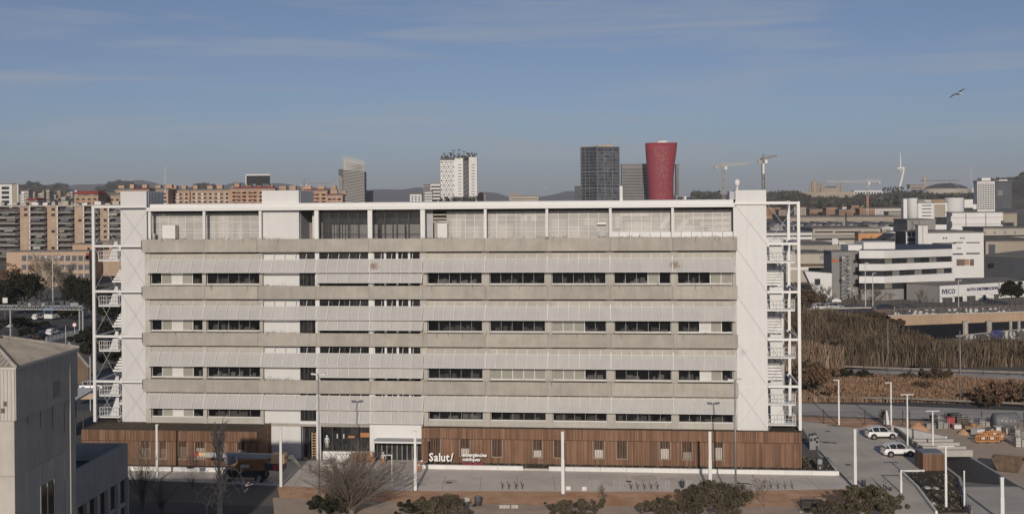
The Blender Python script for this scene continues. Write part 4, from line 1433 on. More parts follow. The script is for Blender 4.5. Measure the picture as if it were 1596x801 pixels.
for k in range(9):
 g = A_pt(rr.choice((503, 507, 512, 566, 575, 590)) + rr.uniform(-4, 4), rr.uniform(4.5, 6.0), 0.0)
 t = thing('rubble_block', 'loose pale building block on the pavement before the lobby window', 'block', tuple(g), rr.uniform(0, 3), 'loose blocks before the lobby')
 w = rr.uniform(.25, .45)
 MB().obox((0, 0, w * .4), (w * 1.6, w, w * .8)).build('block', concrete_pale, t, local=True)
 MB().obox((0.05, 0, w * .8 + .05), (w * .8, w * .6, .1), .4).build('chip', concrete, t, local=True)
pk = thing('plank_stack', 'reddish planks leaning against the lobby front near the workers', 'planks', tuple(A_pt(565, 0.8, 0)), -A)
for k in range(8):
 MB().obox((-1.2 + k * .36, -.25 + (k % 3) * .1, .62), (.26, .05, 1.35), 0, -.3, .12 * ((k % 3) - 1)).build('plank', M('plank_%d' % k, (0.26, 0.13, 0.08), .85, .25, 2), pk, local=True)
# --- people
skin_c, helmet_w = (0.42, 0.27, 0.20), M('helmet_white', (0.75, 0.74, 0.72), .5)
def zone_mat(name, stops):
 """one figure's clothing by height: list of (z, colour)."""
 m = M(name, (0.5, 0.5, 0.5), 0.85, 0.1, 6)
 t = m.node_tree
 co = t.nodes.new('ShaderNodeTexCoord')
 sx = t.nodes.new('ShaderNodeSeparateXYZ')
 mr = t.nodes.new('ShaderNodeMapRange')
 mr.inputs['From Max'].default_value = 2.0
 rp = t.nodes.new('ShaderNodeValToRGB')
 rp.color_ramp.interpolation = 'CONSTANT'
 while len(rp.color_ramp.elements) < len(stops):
  rp.color_ramp.elements.new(0.5)
 for e, (z, c) in zip(rp.color_ramp.elements, stops):
  e.position = z / 2.0
  e.color = (*c, 1)
 t.links.new(co.outputs['Object'], sx.inputs[0])
 t.links.new(sx.outputs['Z'], mr.inputs['Value'])
 t.links.new(mr.outputs[0], rp.inputs['Fac'])
 bs = next(n for n in t.nodes if n.type == 'BSDF_PRINCIPLED')
 t.links.new(rp.outputs['Color'], bs.inputs['Base Color'])
 return m
def person(label, loc, rz, joints, mat, helmet=True, scale=1.0):
 t = thing('person', label, 'person', loc, rz)
 names = list(joints)
 vs = [tuple(Vector(joints[n][0]) * scale) for n in names]
 rad = [joints[n][1] * scale for n in names]
 ix = {n: i for i, n in enumerate(names)}
 ed = [(ix[a], ix[b_]) for a, b_ in BONES]
 me = bpy.data.meshes.new('body')
 me.from_pydata(vs, ed, [])
 me.materials.append(mat)
 o = link('body', me, t)
 sk = o.modifiers.new('skin', 'SKIN')
 for i, sv in enumerate(me.skin_vertices[0].data):
  sv.radius = (rad[i], rad[i])
  sv.use_root = (i == 0)
 o.modifiers.new('sub', 'SUBSURF').levels = 1
 o.modifiers['sub'].render_levels = 1
 if helmet:
  hp = Vector(joints['head'][0]) * scale
  MB().lathe((hp.x, hp.y, hp.z + .02), [(.17, 0), (.125, .02), (.12, .08), (.08, .14), (.02, .16)], 12).build('helmet', helmet_w, t, local=True, smooth=True)
 return t
BONES = [('pel', 'spine'), ('spine', 'chest'), ('chest', 'neck'), ('neck', 'head')]
for sd in 'lr':
 BONES += [('chest', sd + 'sh'), (sd + 'sh', sd + 'el'), (sd + 'el', sd + 'wr'), (sd + 'wr', sd + 'hd'), (sd + 'hd', sd + 'fi'), (sd + 'hd', sd + 'f2'), (sd + 'wr', sd + 'th'), ('pel', sd + 'hip'), (sd + 'hip', sd + 'kn'), (sd + 'kn', sd + 'an'), (sd + 'an', sd + 'to')]
def pose(bend=0.0, arm=0.2, stride=0.1, reach=0.0):
 """standing figure facing -Y; bend = forward lean of the trunk (m of head displacement)."""
 b_ = bend
 dz = 0.5 * b_ * b_ + 0.15 * b_
 j = {'pel': ((0, 0.1 * b_, .93), .13), 'spine': ((0, -.25 * b_, 1.12 - dz * .3), .125), 'chest': ((0, -.62 * b_, 1.34 - dz * .7), .15), 'neck': ((0, -.85 * b_, 1.50 - dz), .055), 'head': ((0, -b_ - .02, 1.63 - dz * 1.15), .105)}
 for sd, sg_ in (('l', -1), ('r', 1)):
  r_ = reach if sd == 'r' else reach * .6
  sh = Vector((sg_ * .19, -.64 * b_, 1.40 - dz * .75))
  el = sh + Vector((sg_ * arm * .5, -.12 - .2 * r_, -.27 + .1 * r_))
  wr = el + Vector((-sg_ * .04, -.14 - .25 * r_, -.2 + .15 * r_))
  hd = wr + Vector((0, -.05, -.05))
  j[sd + 'sh'] = (sh, .07)
  j[sd + 'el'] = (el, .05)
  j[sd + 'wr'] = (wr, .035)
  j[sd + 'hd'] = (hd, .04)
  j[sd + 'fi'] = (hd + Vector((sg_ * .015, -.04, -.08)), .014)
  j[sd + 'f2'] = (hd + Vector((-sg_ * .02, -.03, -.08)), .014)
  j[sd + 'th'] = (wr + Vector((-sg_ * .05, -.05, -.03)), .014)
  j[sd + 'hip'] = ((sg_ * .10, .1 * b_, .88), .105)
  j[sd + 'kn'] = ((sg_ * .12, -sg_ * stride * .6 - .03, .48), .068)
  j[sd + 'an'] = ((sg_ * .12, -sg_ * stride * .8 + .03, .09), .048)
  j[sd + 'to'] = ((sg_ * .13, -sg_ * stride * .8 - .14, .04), .04)
 return j
OR, TR_, SK, DK, WH = (0.55, 0.20, 0.07), (0.10, 0.11, 0.14), skin_c, (0.04, 0.04, 0.05), (0.6, 0.59, 0.56)
person('worker in white top and orange trousers standing before the entrance doors', tuple(A_pt(597, 2.6, 0)), 0.3, pose(0.12, .2, .1, .5), zone_mat('clothes_a', [(0, DK), (.12, OR), (.92, WH), (1.46, SK)]), scale=.95)
person('worker in orange vest bending forward beside the leaning red planks', tuple(A_pt(581, 2.6, 0)), -0.5, pose(0.30, .2, .15, .6), zone_mat('clothes_b', [(0, DK), (.12, OR), (.86, (0.55, 0.3, 0.18)), (1.40, SK)]), scale=.95)
person('worker in orange and white stooping low at the left end of the white kerb', tuple(A_pt(653, 5.2, 0)), 0.8, pose(0.55, .25, .1, .7), zone_mat('clothes_c', [(0, DK), (.1, OR), (.7, WH), (.9, OR), (1.30, SK)]), scale=.92)
person('worker in pale clothes seen inside the lobby behind the dark glass', tuple(A_pt(510, -0.1, 1.4)), 0.2, pose(0.05, .2, .1, .4), zone_mat('clothes_d', [(0, DK), (.12, WH), (.9, WH), (1.46, SK)]), scale=.9)
lad = thing('step_ladder', 'wooden step ladder with shelves inside the doorway left of the white post', 'ladder', tuple(A_pt(490, -0.9, 0)), -A)
for x in (-.25, .25):
 MB().obox((x, 0, 1.6), (.06, .08, 3.2)).build('stile', cream, lad, local=True)
for k in range(9):
 MB().box(-.22, .22, -.05, .05, .3 + k * .33, .36 + k * .33).build('rung', cream, lad, local=True)
# ================================================================ the near building at lower left
nb = thing('near_tower_building', 'tall grey corrugated tower with hipped metal roof at the lower left edge', 'building', (0, 0, 0))
d1 = 69.0
c1 = P(21.5, 569, d1)
c2 = P(117, 545, d1 * 1.12)
ze = (c1.z + c2.z) / 2
K1 = Vector((c1.x, d1, 0))
K2 = Vector((c2.x, d1 * 1.12, 0))
ax = (K2 - K1).normalized()                       # along the shaded side, away from camera
ay = Vector((-ax.y, ax.x, 0))                     # to the left
LEN, WID = (K2 - K1).length, 6.4
def Q(a, l, z):
 p = K1 + ax * a + ay * l
 return Vector((p.x, p.y, z))
def qbox(mb, a0, a1, l0, l1, z0, z1):
 # corners counter-clockwise from above: along ax then ay
 return mb.hexa([Q(a0, l0, z0), Q(a1, l0, z0), Q(a1, l1, z0), Q(a0, l1, z0), Q(a0, l0, z1), Q(a1, l0, z1), Q(a1, l1, z1), Q(a0, l1, z1)])
tower_grey = M('tower_render', (0.46, 0.43, 0.38), 0.9, 0.12, 0.5, streak=0.16, bump=0.004, bscale=10)
tower_lead = M('tower_corrugated', (0.50, 0.47, 0.425), 0.7, 0.10, 0.6, streak=0.10)
roof_sheet = M('weathered_roof', (0.42, 0.37, 0.31), 0.85, 0.25, 0.9, streak=0.2, col2=(0.54, 0.49, 0.42))
zs1 = ZP(21.5, 655, d1) + 0.0                     # foot of the corrugated storey
zs2 = ZP(24, 742, d1)
qbox(MB(), 0, LEN, 0, WID, 0, zs2 - 0.02).build('wall', tower_grey, nb)
qbox(MB(), 0.01, LEN - .01, 0.01, WID, zs2 + 0.0, zs1 - 0.03).build('wall', tower_grey, nb)
qbox(MB(), 0.06, LEN - .06, 0.06, WID, zs2 - 0.02, zs2).build('seam', dark_metal, nb)
qbox(MB(), -0.12, LEN + .1, -0.12, WID, zs1, ze - 0.1).build('wall', tower_lead, nb)
ri = MB()
n = int(LEN / 0.22)
for k in range(n):
 a = -0.1 + (LEN + .18) * k / n
 qbox(ri, a, a + 0.10, -0.17, -0.121, zs1 + .01, ze - .11)
n = int(WID / 0.22)
for k in range(n):
 l = -0.12 + WID * k / n
 qbox(ri, -0.17, -0.121, l, l + .10, zs1 + .01, ze - .11)
tag(ri.build('corrugation', tower_lead, nb), kind='stuff')
for k in range(1, 5):                              # vertical panel joints of the lower wall
 qbox(MB(), LEN * k / 5 - .02, LEN * k / 5 + .02, -0.012, 0.0, zs2 * 0.2, zs1 - .05).build('joint', M('joint_%d' % k, (0.16, 0.15, 0.14), .9), nb)
# hipped roof with overhang
ov = 0.17
apx = [Q(LEN * 0.42, WID * 0.5, ze + 1.15), Q(LEN * 0.58, WID * 0.5, ze + 1.15)]
e = [Q(-ov, -ov, ze), Q(LEN + ov, -ov, ze), Q(LEN + ov, WID + ov, ze), Q(-ov, WID + ov, ze)]
for nm, pts in (('roof_slope', [e[0], e[1], apx[1], apx[0]]), ('roof_slope', [e[1], e[2], apx[1]]), ('roof_slope', [e[2], e[3], apx[0], apx[1]]), ('roof_slope', [e[3], e[0], apx[0]])):
 MB().poly(pts).build(nm, roof_sheet, nb)
rb = MB()
for k in range(26):                                # standing seams
 f = (k + .5) / 26
 p = e[0].lerp(e[1], f)
 t_ = min(1.0, f / 0.46, (1 - f) / 0.46)
 top = apx[0].lerp(apx[1], min(1, max(0, (f - .42) / .16)))
 q = p.lerp(Vector((Q(LEN * f, WID * .5, 0).x, Q(LEN * f, WID * .5, 0).y, ze + 1.15)), t_ * 0.98)
 rb.tube([p + Vector((0, 0, .03)), q + Vector((0, 0, .03))], .035, 3)
for k in range(20):
 f = (k + .5) / 20
 p = e[3].lerp(e[0], f)
 t_ = min(1.0, f / 0.5, (1 - f) / 0.5)
 l = WID * (1 - f)
 tgt = Q(LEN * .42 * t_, l, ze + 1.15 * t_)
 rb.tube([p + Vector((0, 0, .03)), tgt + Vector((0, 0, .03))], .035, 3)
tag(rb.build('roof_seams', roof_sheet, nb), kind='stuff')
for a, c in ((e[0], apx[0]), (e[1], apx[1]), (apx[0], apx[1])):
 MB().tube([a + Vector((0, 0, .05)), c + Vector((0, 0, .05))], .11, 5).build('ridge_cap', roof_sheet, nb)
qbox(MB(), -ov - .02, LEN + ov, -ov - .05, -ov + .05, ze - .16, ze - .005).build('gutter', tower_lead, nb)
qbox(MB(), -ov - .05, -ov + .05, -ov + .051, WID, ze - .16, ze - .005).build('gutter', tower_lead, nb)
# window in the shaded side, low
def side_px(px, py):
 """point of the shaded side wall seen at a pixel -> (along, z)."""
 u, v = UV(px, py)
 t = u / F
 # K1 + ax*a : x = t*y
 a = (t * K1.y - K1.x) / (ax.x - t * ax.y)
 y = K1.y + ax.y * a
 return a, H - v * y / F
a0, za = side_px(63, 757)
a1, zb = side_px(84, 749)
a0, a1 = min(a0, a1), max(a0, a1)
z0w, z1w = min(za, zb) - 3.2, min(za, zb) + .12
win = qbox(MB(), a0, a1, -0.012, 0.02, z0w, z1w).build('window', glass_dark, nb)
for f in (0, .48, 1):
 w = a0 + (a1 - a0) * f
 qbox(MB(), w - .05, w + .05, -0.06, -.013, z0w, z1w).build('frame', wall_grey, win)
qbox(MB(), a0, a1, -0.06, -.013, z0w + 1.1, z0w + 1.2).build('frame', wall_grey, win)
for f, z0 in ((.86, 0),):
 p = Q(LEN * f, -.16, 0)
 MB().tube([(p.x, p.y, z0), (p.x, p.y, ze - .2)], .04, 6).build('downpipe', tower_grey, nb)
qbox(MB(), LEN * .55, LEN * .68, -.175, -.171, zs1 + .5, zs1 + 1.5).build('patch', wall_grey, nb)
# louvre on the sunlit front
lv = MB()
for k in range(9):
 qbox(lv, -0.23, -.171, 0.9, 2.2, ze - 0.55 - k * .12, ze - 0.49 - k * .12)
lv.build('louvre', white_metal, nb)
pv = M('peeled_patch', (0.13, 0.11, 0.09), .95, .3, 3)
for (l, z) in ((0.35, ze - 2.3), (0.8, ze - 2.5), (0.5, ze - 2.7)):
 qbox(MB(), -0.178, -.171, l, l + .22, z, z + .28).build('peeled_patch', pv, nb)
# --- lower wing beyond the tower
wg = thing('near_wing_building', 'lower dark concrete wing with tall windows beyond the grey tower', 'building', (0, 0, 0))
zt = ZP(199, 690, 90.0)
p2 = P(199, 690, 90.0)
W2 = Vector((p2.x, p2.y, 0))
yy = 90.0 * (385.0 - 0) / (422.0 + 0)
p1 = P(118, 727, (H - zt) * F / UV(118, 727)[1])
W1 = Vector((p1.x, p1.y, 0))
wx = ax
W1 = W2 - wx * ((W2 - W1).length + 5.0)
WL = (W2 - W1).length
wy = Vector((-wx.y, wx.x, 0))
def R(a, l, z):
 p = W1 + wx * a + wy * l
 return Vector((p.x, p.y, z))
def rbox(mb, a0, a1, l0, l1, z0, z1):
 return mb.hexa([R(a0, l0, z0), R(a1, l0, z0), R(a1, l1, z0), R(a0, l1, z0), R(a0, l0, z1), R(a1, l0, z1), R(a1, l1, z1), R(a0, l1, z1)])
wing_c = M('wing_concrete', (0.34, 0.33, 0.32), .9, .12, .5, streak=.12)
WW = 26.0
rbox(MB(), 0.35, WL - .35, 0.35, WW, 0, zt - 1.6).build('core', glass_dark, wg)
rbox(MB(), 0.3, WL - .3, 0.3, WW - .3, zt - 1.59, zt - 1.3).build('roof', dark_metal, wg)
for (x0, x1, l0, l1) in ((0, WL, 0, .3), (WL - .3, WL, .301, WW), (0, .3, .301, WW), (.301, WL - .301, WW - .3, WW)):
 rbox(MB(), x0, x1, l0, l1, zt - 2.6, zt).build('parapet', wing_c, wg)
for k in range(8):                                     # piers and windows of the shaded side
 a = WL * k / 7.0
 rbox(MB(), max(0, a - .22), min(WL, a + .22), -0.06, .30, 0, zt - 2.601).build('pier', wing_c, wg)
for k in range(7):
 a, c = WL * k / 7.0 + .221, WL * (k + 1) / 7.0 - .221
 wn = rbox(MB(), a, c, .22, .26, zt - 6.4, zt - 2.601).build('window', glass_dark, wg)
 rbox(MB(), a, c, .10, .219, zt - 4.75, zt - 4.4).build('transom', wing_c, wn)
 if k % 2:
  rbox(MB(), (a + c) / 2 - .05, (a + c) / 2 + .05, .10, .219, zt - 6.4, zt - 4.76).build('transom', wing_c, wn)
rbox(MB(), -.02, WL + .3, -.35, .20, zt - 7.3, zt - 6.41).build('ledge', wing_c, wg)
rbox(MB(), 0.31, WL - .31, .05, .34, 0, zt - 7.31).build('lower_wall', wing_c, wg)
rbox(MB(), WL * .35, WL * .36, 4, 8, zt - 1.29, zt + .1).build('roof_screen', dark_metal, wg)
# site hut between
# ================================================================ car park, ramp and building yard at the right
def car(label, px, pyb, rz, L_=3.95, paint=None, z=0.02, group=None, loc=None, cat='car'):
 g = loc or G(px, pyb, z)
 t = thing('parked_car' if group is None else 'car', label, cat, tuple(g), rz, group)
 W, Hh = 1.78, 1.56
 paint = paint or M('car_white', (0.78, 0.78, 0.77), 0.25, 0.02, 1, spec=0.5)
 st = [(-.5, .42, .86, .72), (-.485, .30, 1.00, .86), (-.42, .24, 1.05, .90), (-.25, .22, 1.02, .91), (0, .20, .98, .92), (.18, .20, .95, .92), (.27, .21, .95, .91), (.40, .24, .86, .88), (.47, .28, .74, .80), (.5, .36, .62, .66)]
 mb = MB()
 n = 10
 for (fx, zb, zt, fw) in st:
  w = W / 2 * fw
  for (yy, zz) in ((-w * .86, zb), (-w, zb + .12), (-w * 1.0, (zb + zt) / 2), (-w * .96, zt - .08), (-w * .82, zt), (w * .82, zt), (w * .96, zt - .08), (w, (zb + zt) / 2), (w, zb + .12), (w * .86, zb)):
   mb.v.append((fx * L_, yy, zz))
 for i in range(len(st) - 1):
  for k in range(n):
   k2 = (k + 1) % n
   mb.f.append((i * n + k, (i + 1) * n + k, (i + 1) * n + k2, i * n + k2))
 mb.f.append(tuple(range(n)))
 mb.f.append(tuple(range((len(st) - 1) * n, len(st) * n))[::-1])
 mb.build('body', paint, t, local=True, smooth=True)
 # glass house
 gh = [(-.46, 1.0, 1.06, .80, .78), (-.37, 1.0, 1.44, .84, .62), (-.2, .98, 1.53, .86, .64), (.02, .97, 1.53, .86, .64), (.12, .95, 1.42, .85, .66), (.27, .93, .97, .82, .80)]
 mb = MB()
 for (fx, zb, zt, fb, ft) in gh:
  for (yy, zz) in ((-W / 2 * fb, zb), (-W / 2 * ft, zt), (W / 2 * ft, zt), (W / 2 * fb, zb)):
   mb.v.append((fx * L_, yy, zz))
 for i in range(len(gh) - 1):
  for k in range(4):
   k2 = (k + 1) % 4
   mb.f.append((i * 4 + k, (i + 1) * 4 + k, (i + 1) * 4 + k2, i * 4 + k2))
 mb.f.append((0, 1, 2, 3))
 mb.f.append(tuple(range(20, 24))[::-1])
 mb.build('window', glass_dark, t, local=True)
 rf = MB()
 rp_ = [(-.44, 1.13, .70), (-.37, 1.455, .63), (-.2, 1.545, .65), (.02, 1.545, .65), (.125, 1.435, .67)]
 for (fx, z_, fw) in rp_:
  rf.v += [(fx * L_, -W / 2 * fw, z_), (fx * L_, W / 2 * fw, z_), (fx * L_, W / 2 * fw, z_ + .03), (fx * L_, -W / 2 * fw, z_ + .03)]
 for i in range(4):
  for k in range(4):
   rf.f.append((i * 4 + k, i * 4 + (k + 1) % 4, (i + 1) * 4 + (k + 1) % 4, (i + 1) * 4 + k))
 rf.f += [(0, 3, 2, 1), (16, 17, 18, 19)]
 rf.build('roof', paint, t, local=True)
 pil = MB()
 for sgn in (-1, 1):
  pil.tube([(-.10 * L_, sgn * W / 2 * .865, .98), (-.13 * L_, sgn * W / 2 * .65, 1.53)], .03, 4)
  pil.tube([(-.31 * L_, sgn * W / 2 * .855, 1.0), (-.36 * L_, sgn * W / 2 * .63, 1.47)], .06, 4)
  pil.tube([(.24 * L_, sgn * W / 2 * .82, .96), (.10 * L_, sgn * W / 2 * .66, 1.46)], .035, 4)
 pil.build('pillar', paint, t, local=True)
 for x in (-.31, .305):
  for sgn in (-1, 1):
   wh = MB().tube([(x * L_, sgn * (W / 2 - .20), .32), (x * L_, sgn * (W / 2 - .17), .32), (x * L_, sgn * (W / 2 - .0), .32), (x * L_, sgn * (W / 2 + .02), .32)], [.30, .335, .335, .29], 16).build('wheel', rubber, t, local=True)
   MB().tube([(x * L_, sgn * (W / 2 - .06), .36), (x * L_, sgn * (W / 2 + .005), .36)], .415, 16).build('wheel_arch', rubber, t, local=True)
   MB().tube([(x * L_, sgn * (W / 2 + .0), .32), (x * L_, sgn * (W / 2 + .035), .32)], [.22, .19], 10).build('rim', hub, wh, local=True)
 for sgn in (-1, 1):
  MB().obox((.465 * L_, sgn * W * .36, .70), (.22, .34, .10), 0, 0, .2).build('headlight', galv, t, local=True)
  MB().obox((-.488 * L_, sgn * W * .38, .90), (.08, .26, .22)).build('tail_light', lred, t, local=True)
  MB().obox((.14 * L_, sgn * (W / 2 + .06), 1.02), (.14, .16, .11)).build('mirror', paint, t, local=True)
  MB().box(-.22 * L_, .22 * L_, sgn * (W / 2 * .925) - .015, sgn * (W / 2 * .925) + .03, .20, .40).build('sill_trim', rubber, t, local=True)
 return t
car('white compact car with dark windows, farther one beside the ramp wall', 1373, 682.5, 0.06)
car('white compact car with dark windows, nearer one left of the timber kiosk', 1399.5, 709.5, 0.08)
# parking marks
for k, (a, b_) in enumerate((((1338, 667), (1368, 697)), ((1362, 700), (1380, 722)), ((1386, 718), (1412, 730)), ((1395, 684), (1420, 709)))):
 p, q = G(*a), G(*b_)
 d = (q - p).normalized()
 n = Vector((-d.y, d.x, 0)) * .07
 sheet('parking_line', [p - n, q - n, q + n, p + n], 0.026, asphalt if k == 3 else M('line_%d' % k, (0.55, 0.54, .52), .9, .2, 2))
sheet('joint_line', gp((1274, 700), (1275.5, 700), (1333, 760), (1330.5, 760)), 0.026, asphalt)
sheet('joint_line', gp((1357, 744), (1358, 744), (1379, 764), (1377, 764)), 0.026, asphalt)
# --- retaining walls of the ramp
def ret_wall(label, line, side, ztop, zbot_f, mat, th=0.32):
 """side: +1 the wall grows to the right of the line direction."""
 t = thing('retaining_wall', label, 'wall', (line[0][0], line[0][1], 0))
 for (xa, ya), (xb, yb) in zip(line[:-1], line[1:]):
  d = Vector((xb - xa, yb - ya, 0)).normalized()
  n = Vector((d.y, -d.x, 0)) * th * side
  a, c = Vector((xa, ya, 0)), Vector((xb, yb, 0))
  ring = [a, c, c + n, a + n]
  ar = sum(ring[i].x * ring[(i + 1) % 4].y - ring[(i + 1) % 4].x * ring[i].y for i in range(4))
  if ar < 0:
   ring = ring[::-1]
  mb = MB().hexa([p + Vector((0, 0, zbot_f)) for p in ring] + [p + Vector((0, 0, ztop - .06)) for p in ring])
  mb.build('wall_panel', mat, t)
  MB().hexa([p + Vector((0, 0, ztop - .058)) for p in ring] + [p + Vector((0, 0, ztop)) for p in ring]).build('coping', concrete_pale, t)
 return t
ret_wall('long grey retaining wall on the yard side of the car ramp', RR, -1, 0.18, -6.0, wall_grey)
ret_wall('grey retaining wall on the car park side of the ramp, stepping past the kiosk', RL[3:], 1, 0.85, -6.0, wall_grey)
ret_wall('sunlit white retaining wall closing the upper end of the car ramp', [RL[-1], RR[-1]], 1, 1.0, -6.5, kerb_white)
pg = thing('ramp_beams', 'four pale concrete beams spanning the car ramp in front of its white end wall', 'beams', (50, 145, 0))
ret_wall('low grey edge wall between the dark planting bed and the ramp', RL[1:4], 1, 0.40, -6.0, wall_grey)
for y in (140.2, 142.3, 144.4, 146.5):
 xl, xr = rx(RL, y) - 0.05, rx(RR, y) + 0.05
 MB().box(xl, xr, y, y + 0.5, 0.25, 1.02).build('beam', concrete_pale, pg)
# timber kiosk
ki = thing('timber_kiosk', 'small timber-boarded kiosk with grey flat roof beside the car ramp', 'kiosk', (46.9, 133.9, 0.02))
MB().box(0.05, 2.4, 0.05, 2.6, 0, 1.98).build('core', timber_dark, ki, local=True)
bd = MB()
rr = random.Random(3)
x = 0.0
while x < 2.4:
 bd.box(x + .008, min(2.45, x + .12), -rr.uniform(0, .02), .05, .08, 1.95)
 x += .13
y = 0.06
while y < 2.6:
 bd.box(-rr.uniform(0, .02), .05, y + .008, y + .12, .08, 1.95)
 y += .13
tag(bd.build('timber_boards', timber, ki, local=True), kind='stuff')
MB().box(-.02, 2.46, -.02, 2.66, 1.985, 2.06).build('roof', grey_metal, ki, local=True)
# planting bed by the ramp
pb = thing('planting_bed', 'dark soil bed with small pale plants and white kerb between car park and ramp', 'planter', (44, 125, 0))
left = [(42.1, 116.2), (43.7, 126.3), (44.3, 133.2)]
inner = [(44.9, 116.2), (48.95, 129.5), (49.25, 133.6)]
mb = MB().prism([left[0], inner[0], inner[1], inner[2], left[2], left[1]], 0.03, 0.16)
mb.build('soil', soil, pb)
for (a, c) in zip(left[:-1], left[1:]):
 d = Vector((c[0] - a[0], c[1] - a[1], 0)).normalized()
 n = Vector((-d.y, d.x, 0)) * .22
 A_, C_ = Vector((*a, 0)), Vector((*c, 0))
 nseg = 3
 for k in range(nseg):
  p, q = A_.lerp(C_, k / nseg + .003), A_.lerp(C_, (k + 1) / nseg - .003)
  MB().hexa([p, q, q + n, p + n][::-1] + [v + Vector((0, 0, .3)) for v in [p, q, q + n, p + n][::-1]]).build('kerb_stone', kerb_white, pb)
MB().box(44.1, 46.8, 133.21, 133.5, 0.02, .36).build('kerb_stone', kerb_white, pb)
pls = MB()
for k in range(90):
 f = rr.random()
 yy = 116.5 + f * 16.5
 xl = 42.2 + 2.0 * (yy - 116) / 17 + .2
 xr = (44.9 + 4.1 * (yy - 116) / 13.5) if yy < 129.5 else 49.0
 xx = rr.uniform(xl, xr - .4)
 s_ = rr.uniform(.1, .3)
 for q in range(5):
  a = rr.uniform(0, 6.28)
  pls.poly([(xx - .05, yy, .16), (xx + .05, yy, .16), (xx + math.cos(a) * s_, yy + math.sin(a) * s_, .16 + s_)])
tag(pls.build('seedlings', M('bed_plants', (0.17, 0.15, 0.10), 1, .5, 2, island=.6), pb), kind='stuff')
for k, (px, py) in enumerate(((1444, 760), (1458, 761), (1455, 785))):
 g = G(px, py, .16)
 w = .5 - .1 * k
 MB().lathe(g, [(w, 0), (w * .8, .12), (w * .3, .2)], 9).build('stone', concrete_pale, pb)
# totems
def totem(px, pyb, pyt, label, w):
 g = G(px, pyb, .02)
 h = ZP(px, pyt, g.y)
 t = thing('totem', label, 'totem', tuple(g))
 MB().box(-w / 2, w / 2, -.15, .15, 0, h).build('body', dark_metal, t, local=True)
 MB().box(-w / 2 + .06, w / 2 - .06, -.18, -.151, h * .62, h * .9).build('screen', grey_metal, t, local=True)
 MB().lathe((0, -.17, h * .42), [(.09, -.09), (.12, 0), (.09, .09)], 8).build('emblem', concrete_pale, t, local=True)
 MB().box(-w * .35, w * .35, -.18, -.151, h * .12, h * .22).build('plate', grey_metal, t, local=True)
 return t
totem(1277.5, 739, 712.5, 'dark sign totem with pale emblem standing in the soil bed at its kerb', .62)
for k, (dx, h) in enumerate(((0, 1.9), (5.5, 2.0), (9, 1.5))):
 g = G(1264 + dx, 700, .02)
 t = thing('ticket_pillar', 'dark grey ticket machine pillar in the group beside the annex corner', 'machine', tuple(g), 0, 'ticket pillars beside the annex')
 MB().box(-.22, .22, -.2, .2, 0, h * .9).build('body', grey_metal, t, local=True)
 MB().box(-.25, .25, -.23, .23, h * .9 + .001, h).build('head', dark_metal, t, local=True)
 MB().box(-.15, .15, -.215, -.201, h * .55, h * .75).build('screen', glass_dark, t, local=True)
for k, (px, pyb, pyt) in enumerate(((1377.5, 764, 750), (1381, 766, 752))):
 g = G(px, pyb, .02)
 t = thing('bollard', 'thin dark bollard of the pair at the car park exit', 'bollard', tuple(g), 0, 'bollards at the car park exit')
 h = ZP(px, pyt, g.y)
 MB().tube([(0, 0, 0), (0, 0, h)], .07, 8).build('post', dark_metal, t, local=True)
 MB().tube([(0, 0, h * .8), (0, 0, h * .88)], .078, 8).build('band', galv, t, local=True)
for k, (px, pyb, pyt, l_) in enumerate(((1497, 785, 772, 'short dark intercom post at the inner edge of the ramp'), (1511, 801, 785, 'short dark post on the ramp below the slender white post'))):
 g = G(px, pyb)
 h = ZP(px, pyt, g.y)
 t = thing('bollard', l_, 'bollard', tuple(g))
 MB().box(-.12, .12, -.1, .1, 0, h).build('post', dark_metal, t, local=True)
 MB().box(-.13, .13, -.11, .11, h + .001, h + .05).build('cap', grey_metal, t, local=True)
# --- the yard
def heap(name, label, px, pyb, w, h, mat, seed, d=None, cat='heap', z=0.0):
 g = G(px, pyb, z)
 rr = random.Random(seed)
 n, m = 18, 7
 mb = MB()
 for i in range(m + 1):
  f = i / m
  for k in range(n):
   a = 6.283 * k / n
   r = (1 - f) * (1 + .12 * math.sin(3 * a + seed) + rr.uniform(-.06, .06))
   mb.v.append((w / 2 * r * math.cos(a), (d or w) / 2 * r * math.sin(a), h * (f ** .85) + rr.uniform(-.03, .03) * h))
 for i in range(m):
  for k in range(n):
   k2 = (k + 1) % n
   mb.f.append((i * n + k, i * n + k2, (i + 1) * n + k2, (i + 1) * n + k))
 mb.f.append(tuple(range(m * n, m * n + n)))
 o = mb.build(name, mat, smooth=True)
 o.location = g
 tag(o, label, cat)
 return o
heap('sand_heap', 'cone of orange sand heaped behind the white ramp wall', 1431, 671, 3.2, 1.2, dirt, 4)
heap('sand_heap', 'low spread of orange sand beside the white car park corner post', 1354, 663.5, 2.6, .35, dirt, 9)
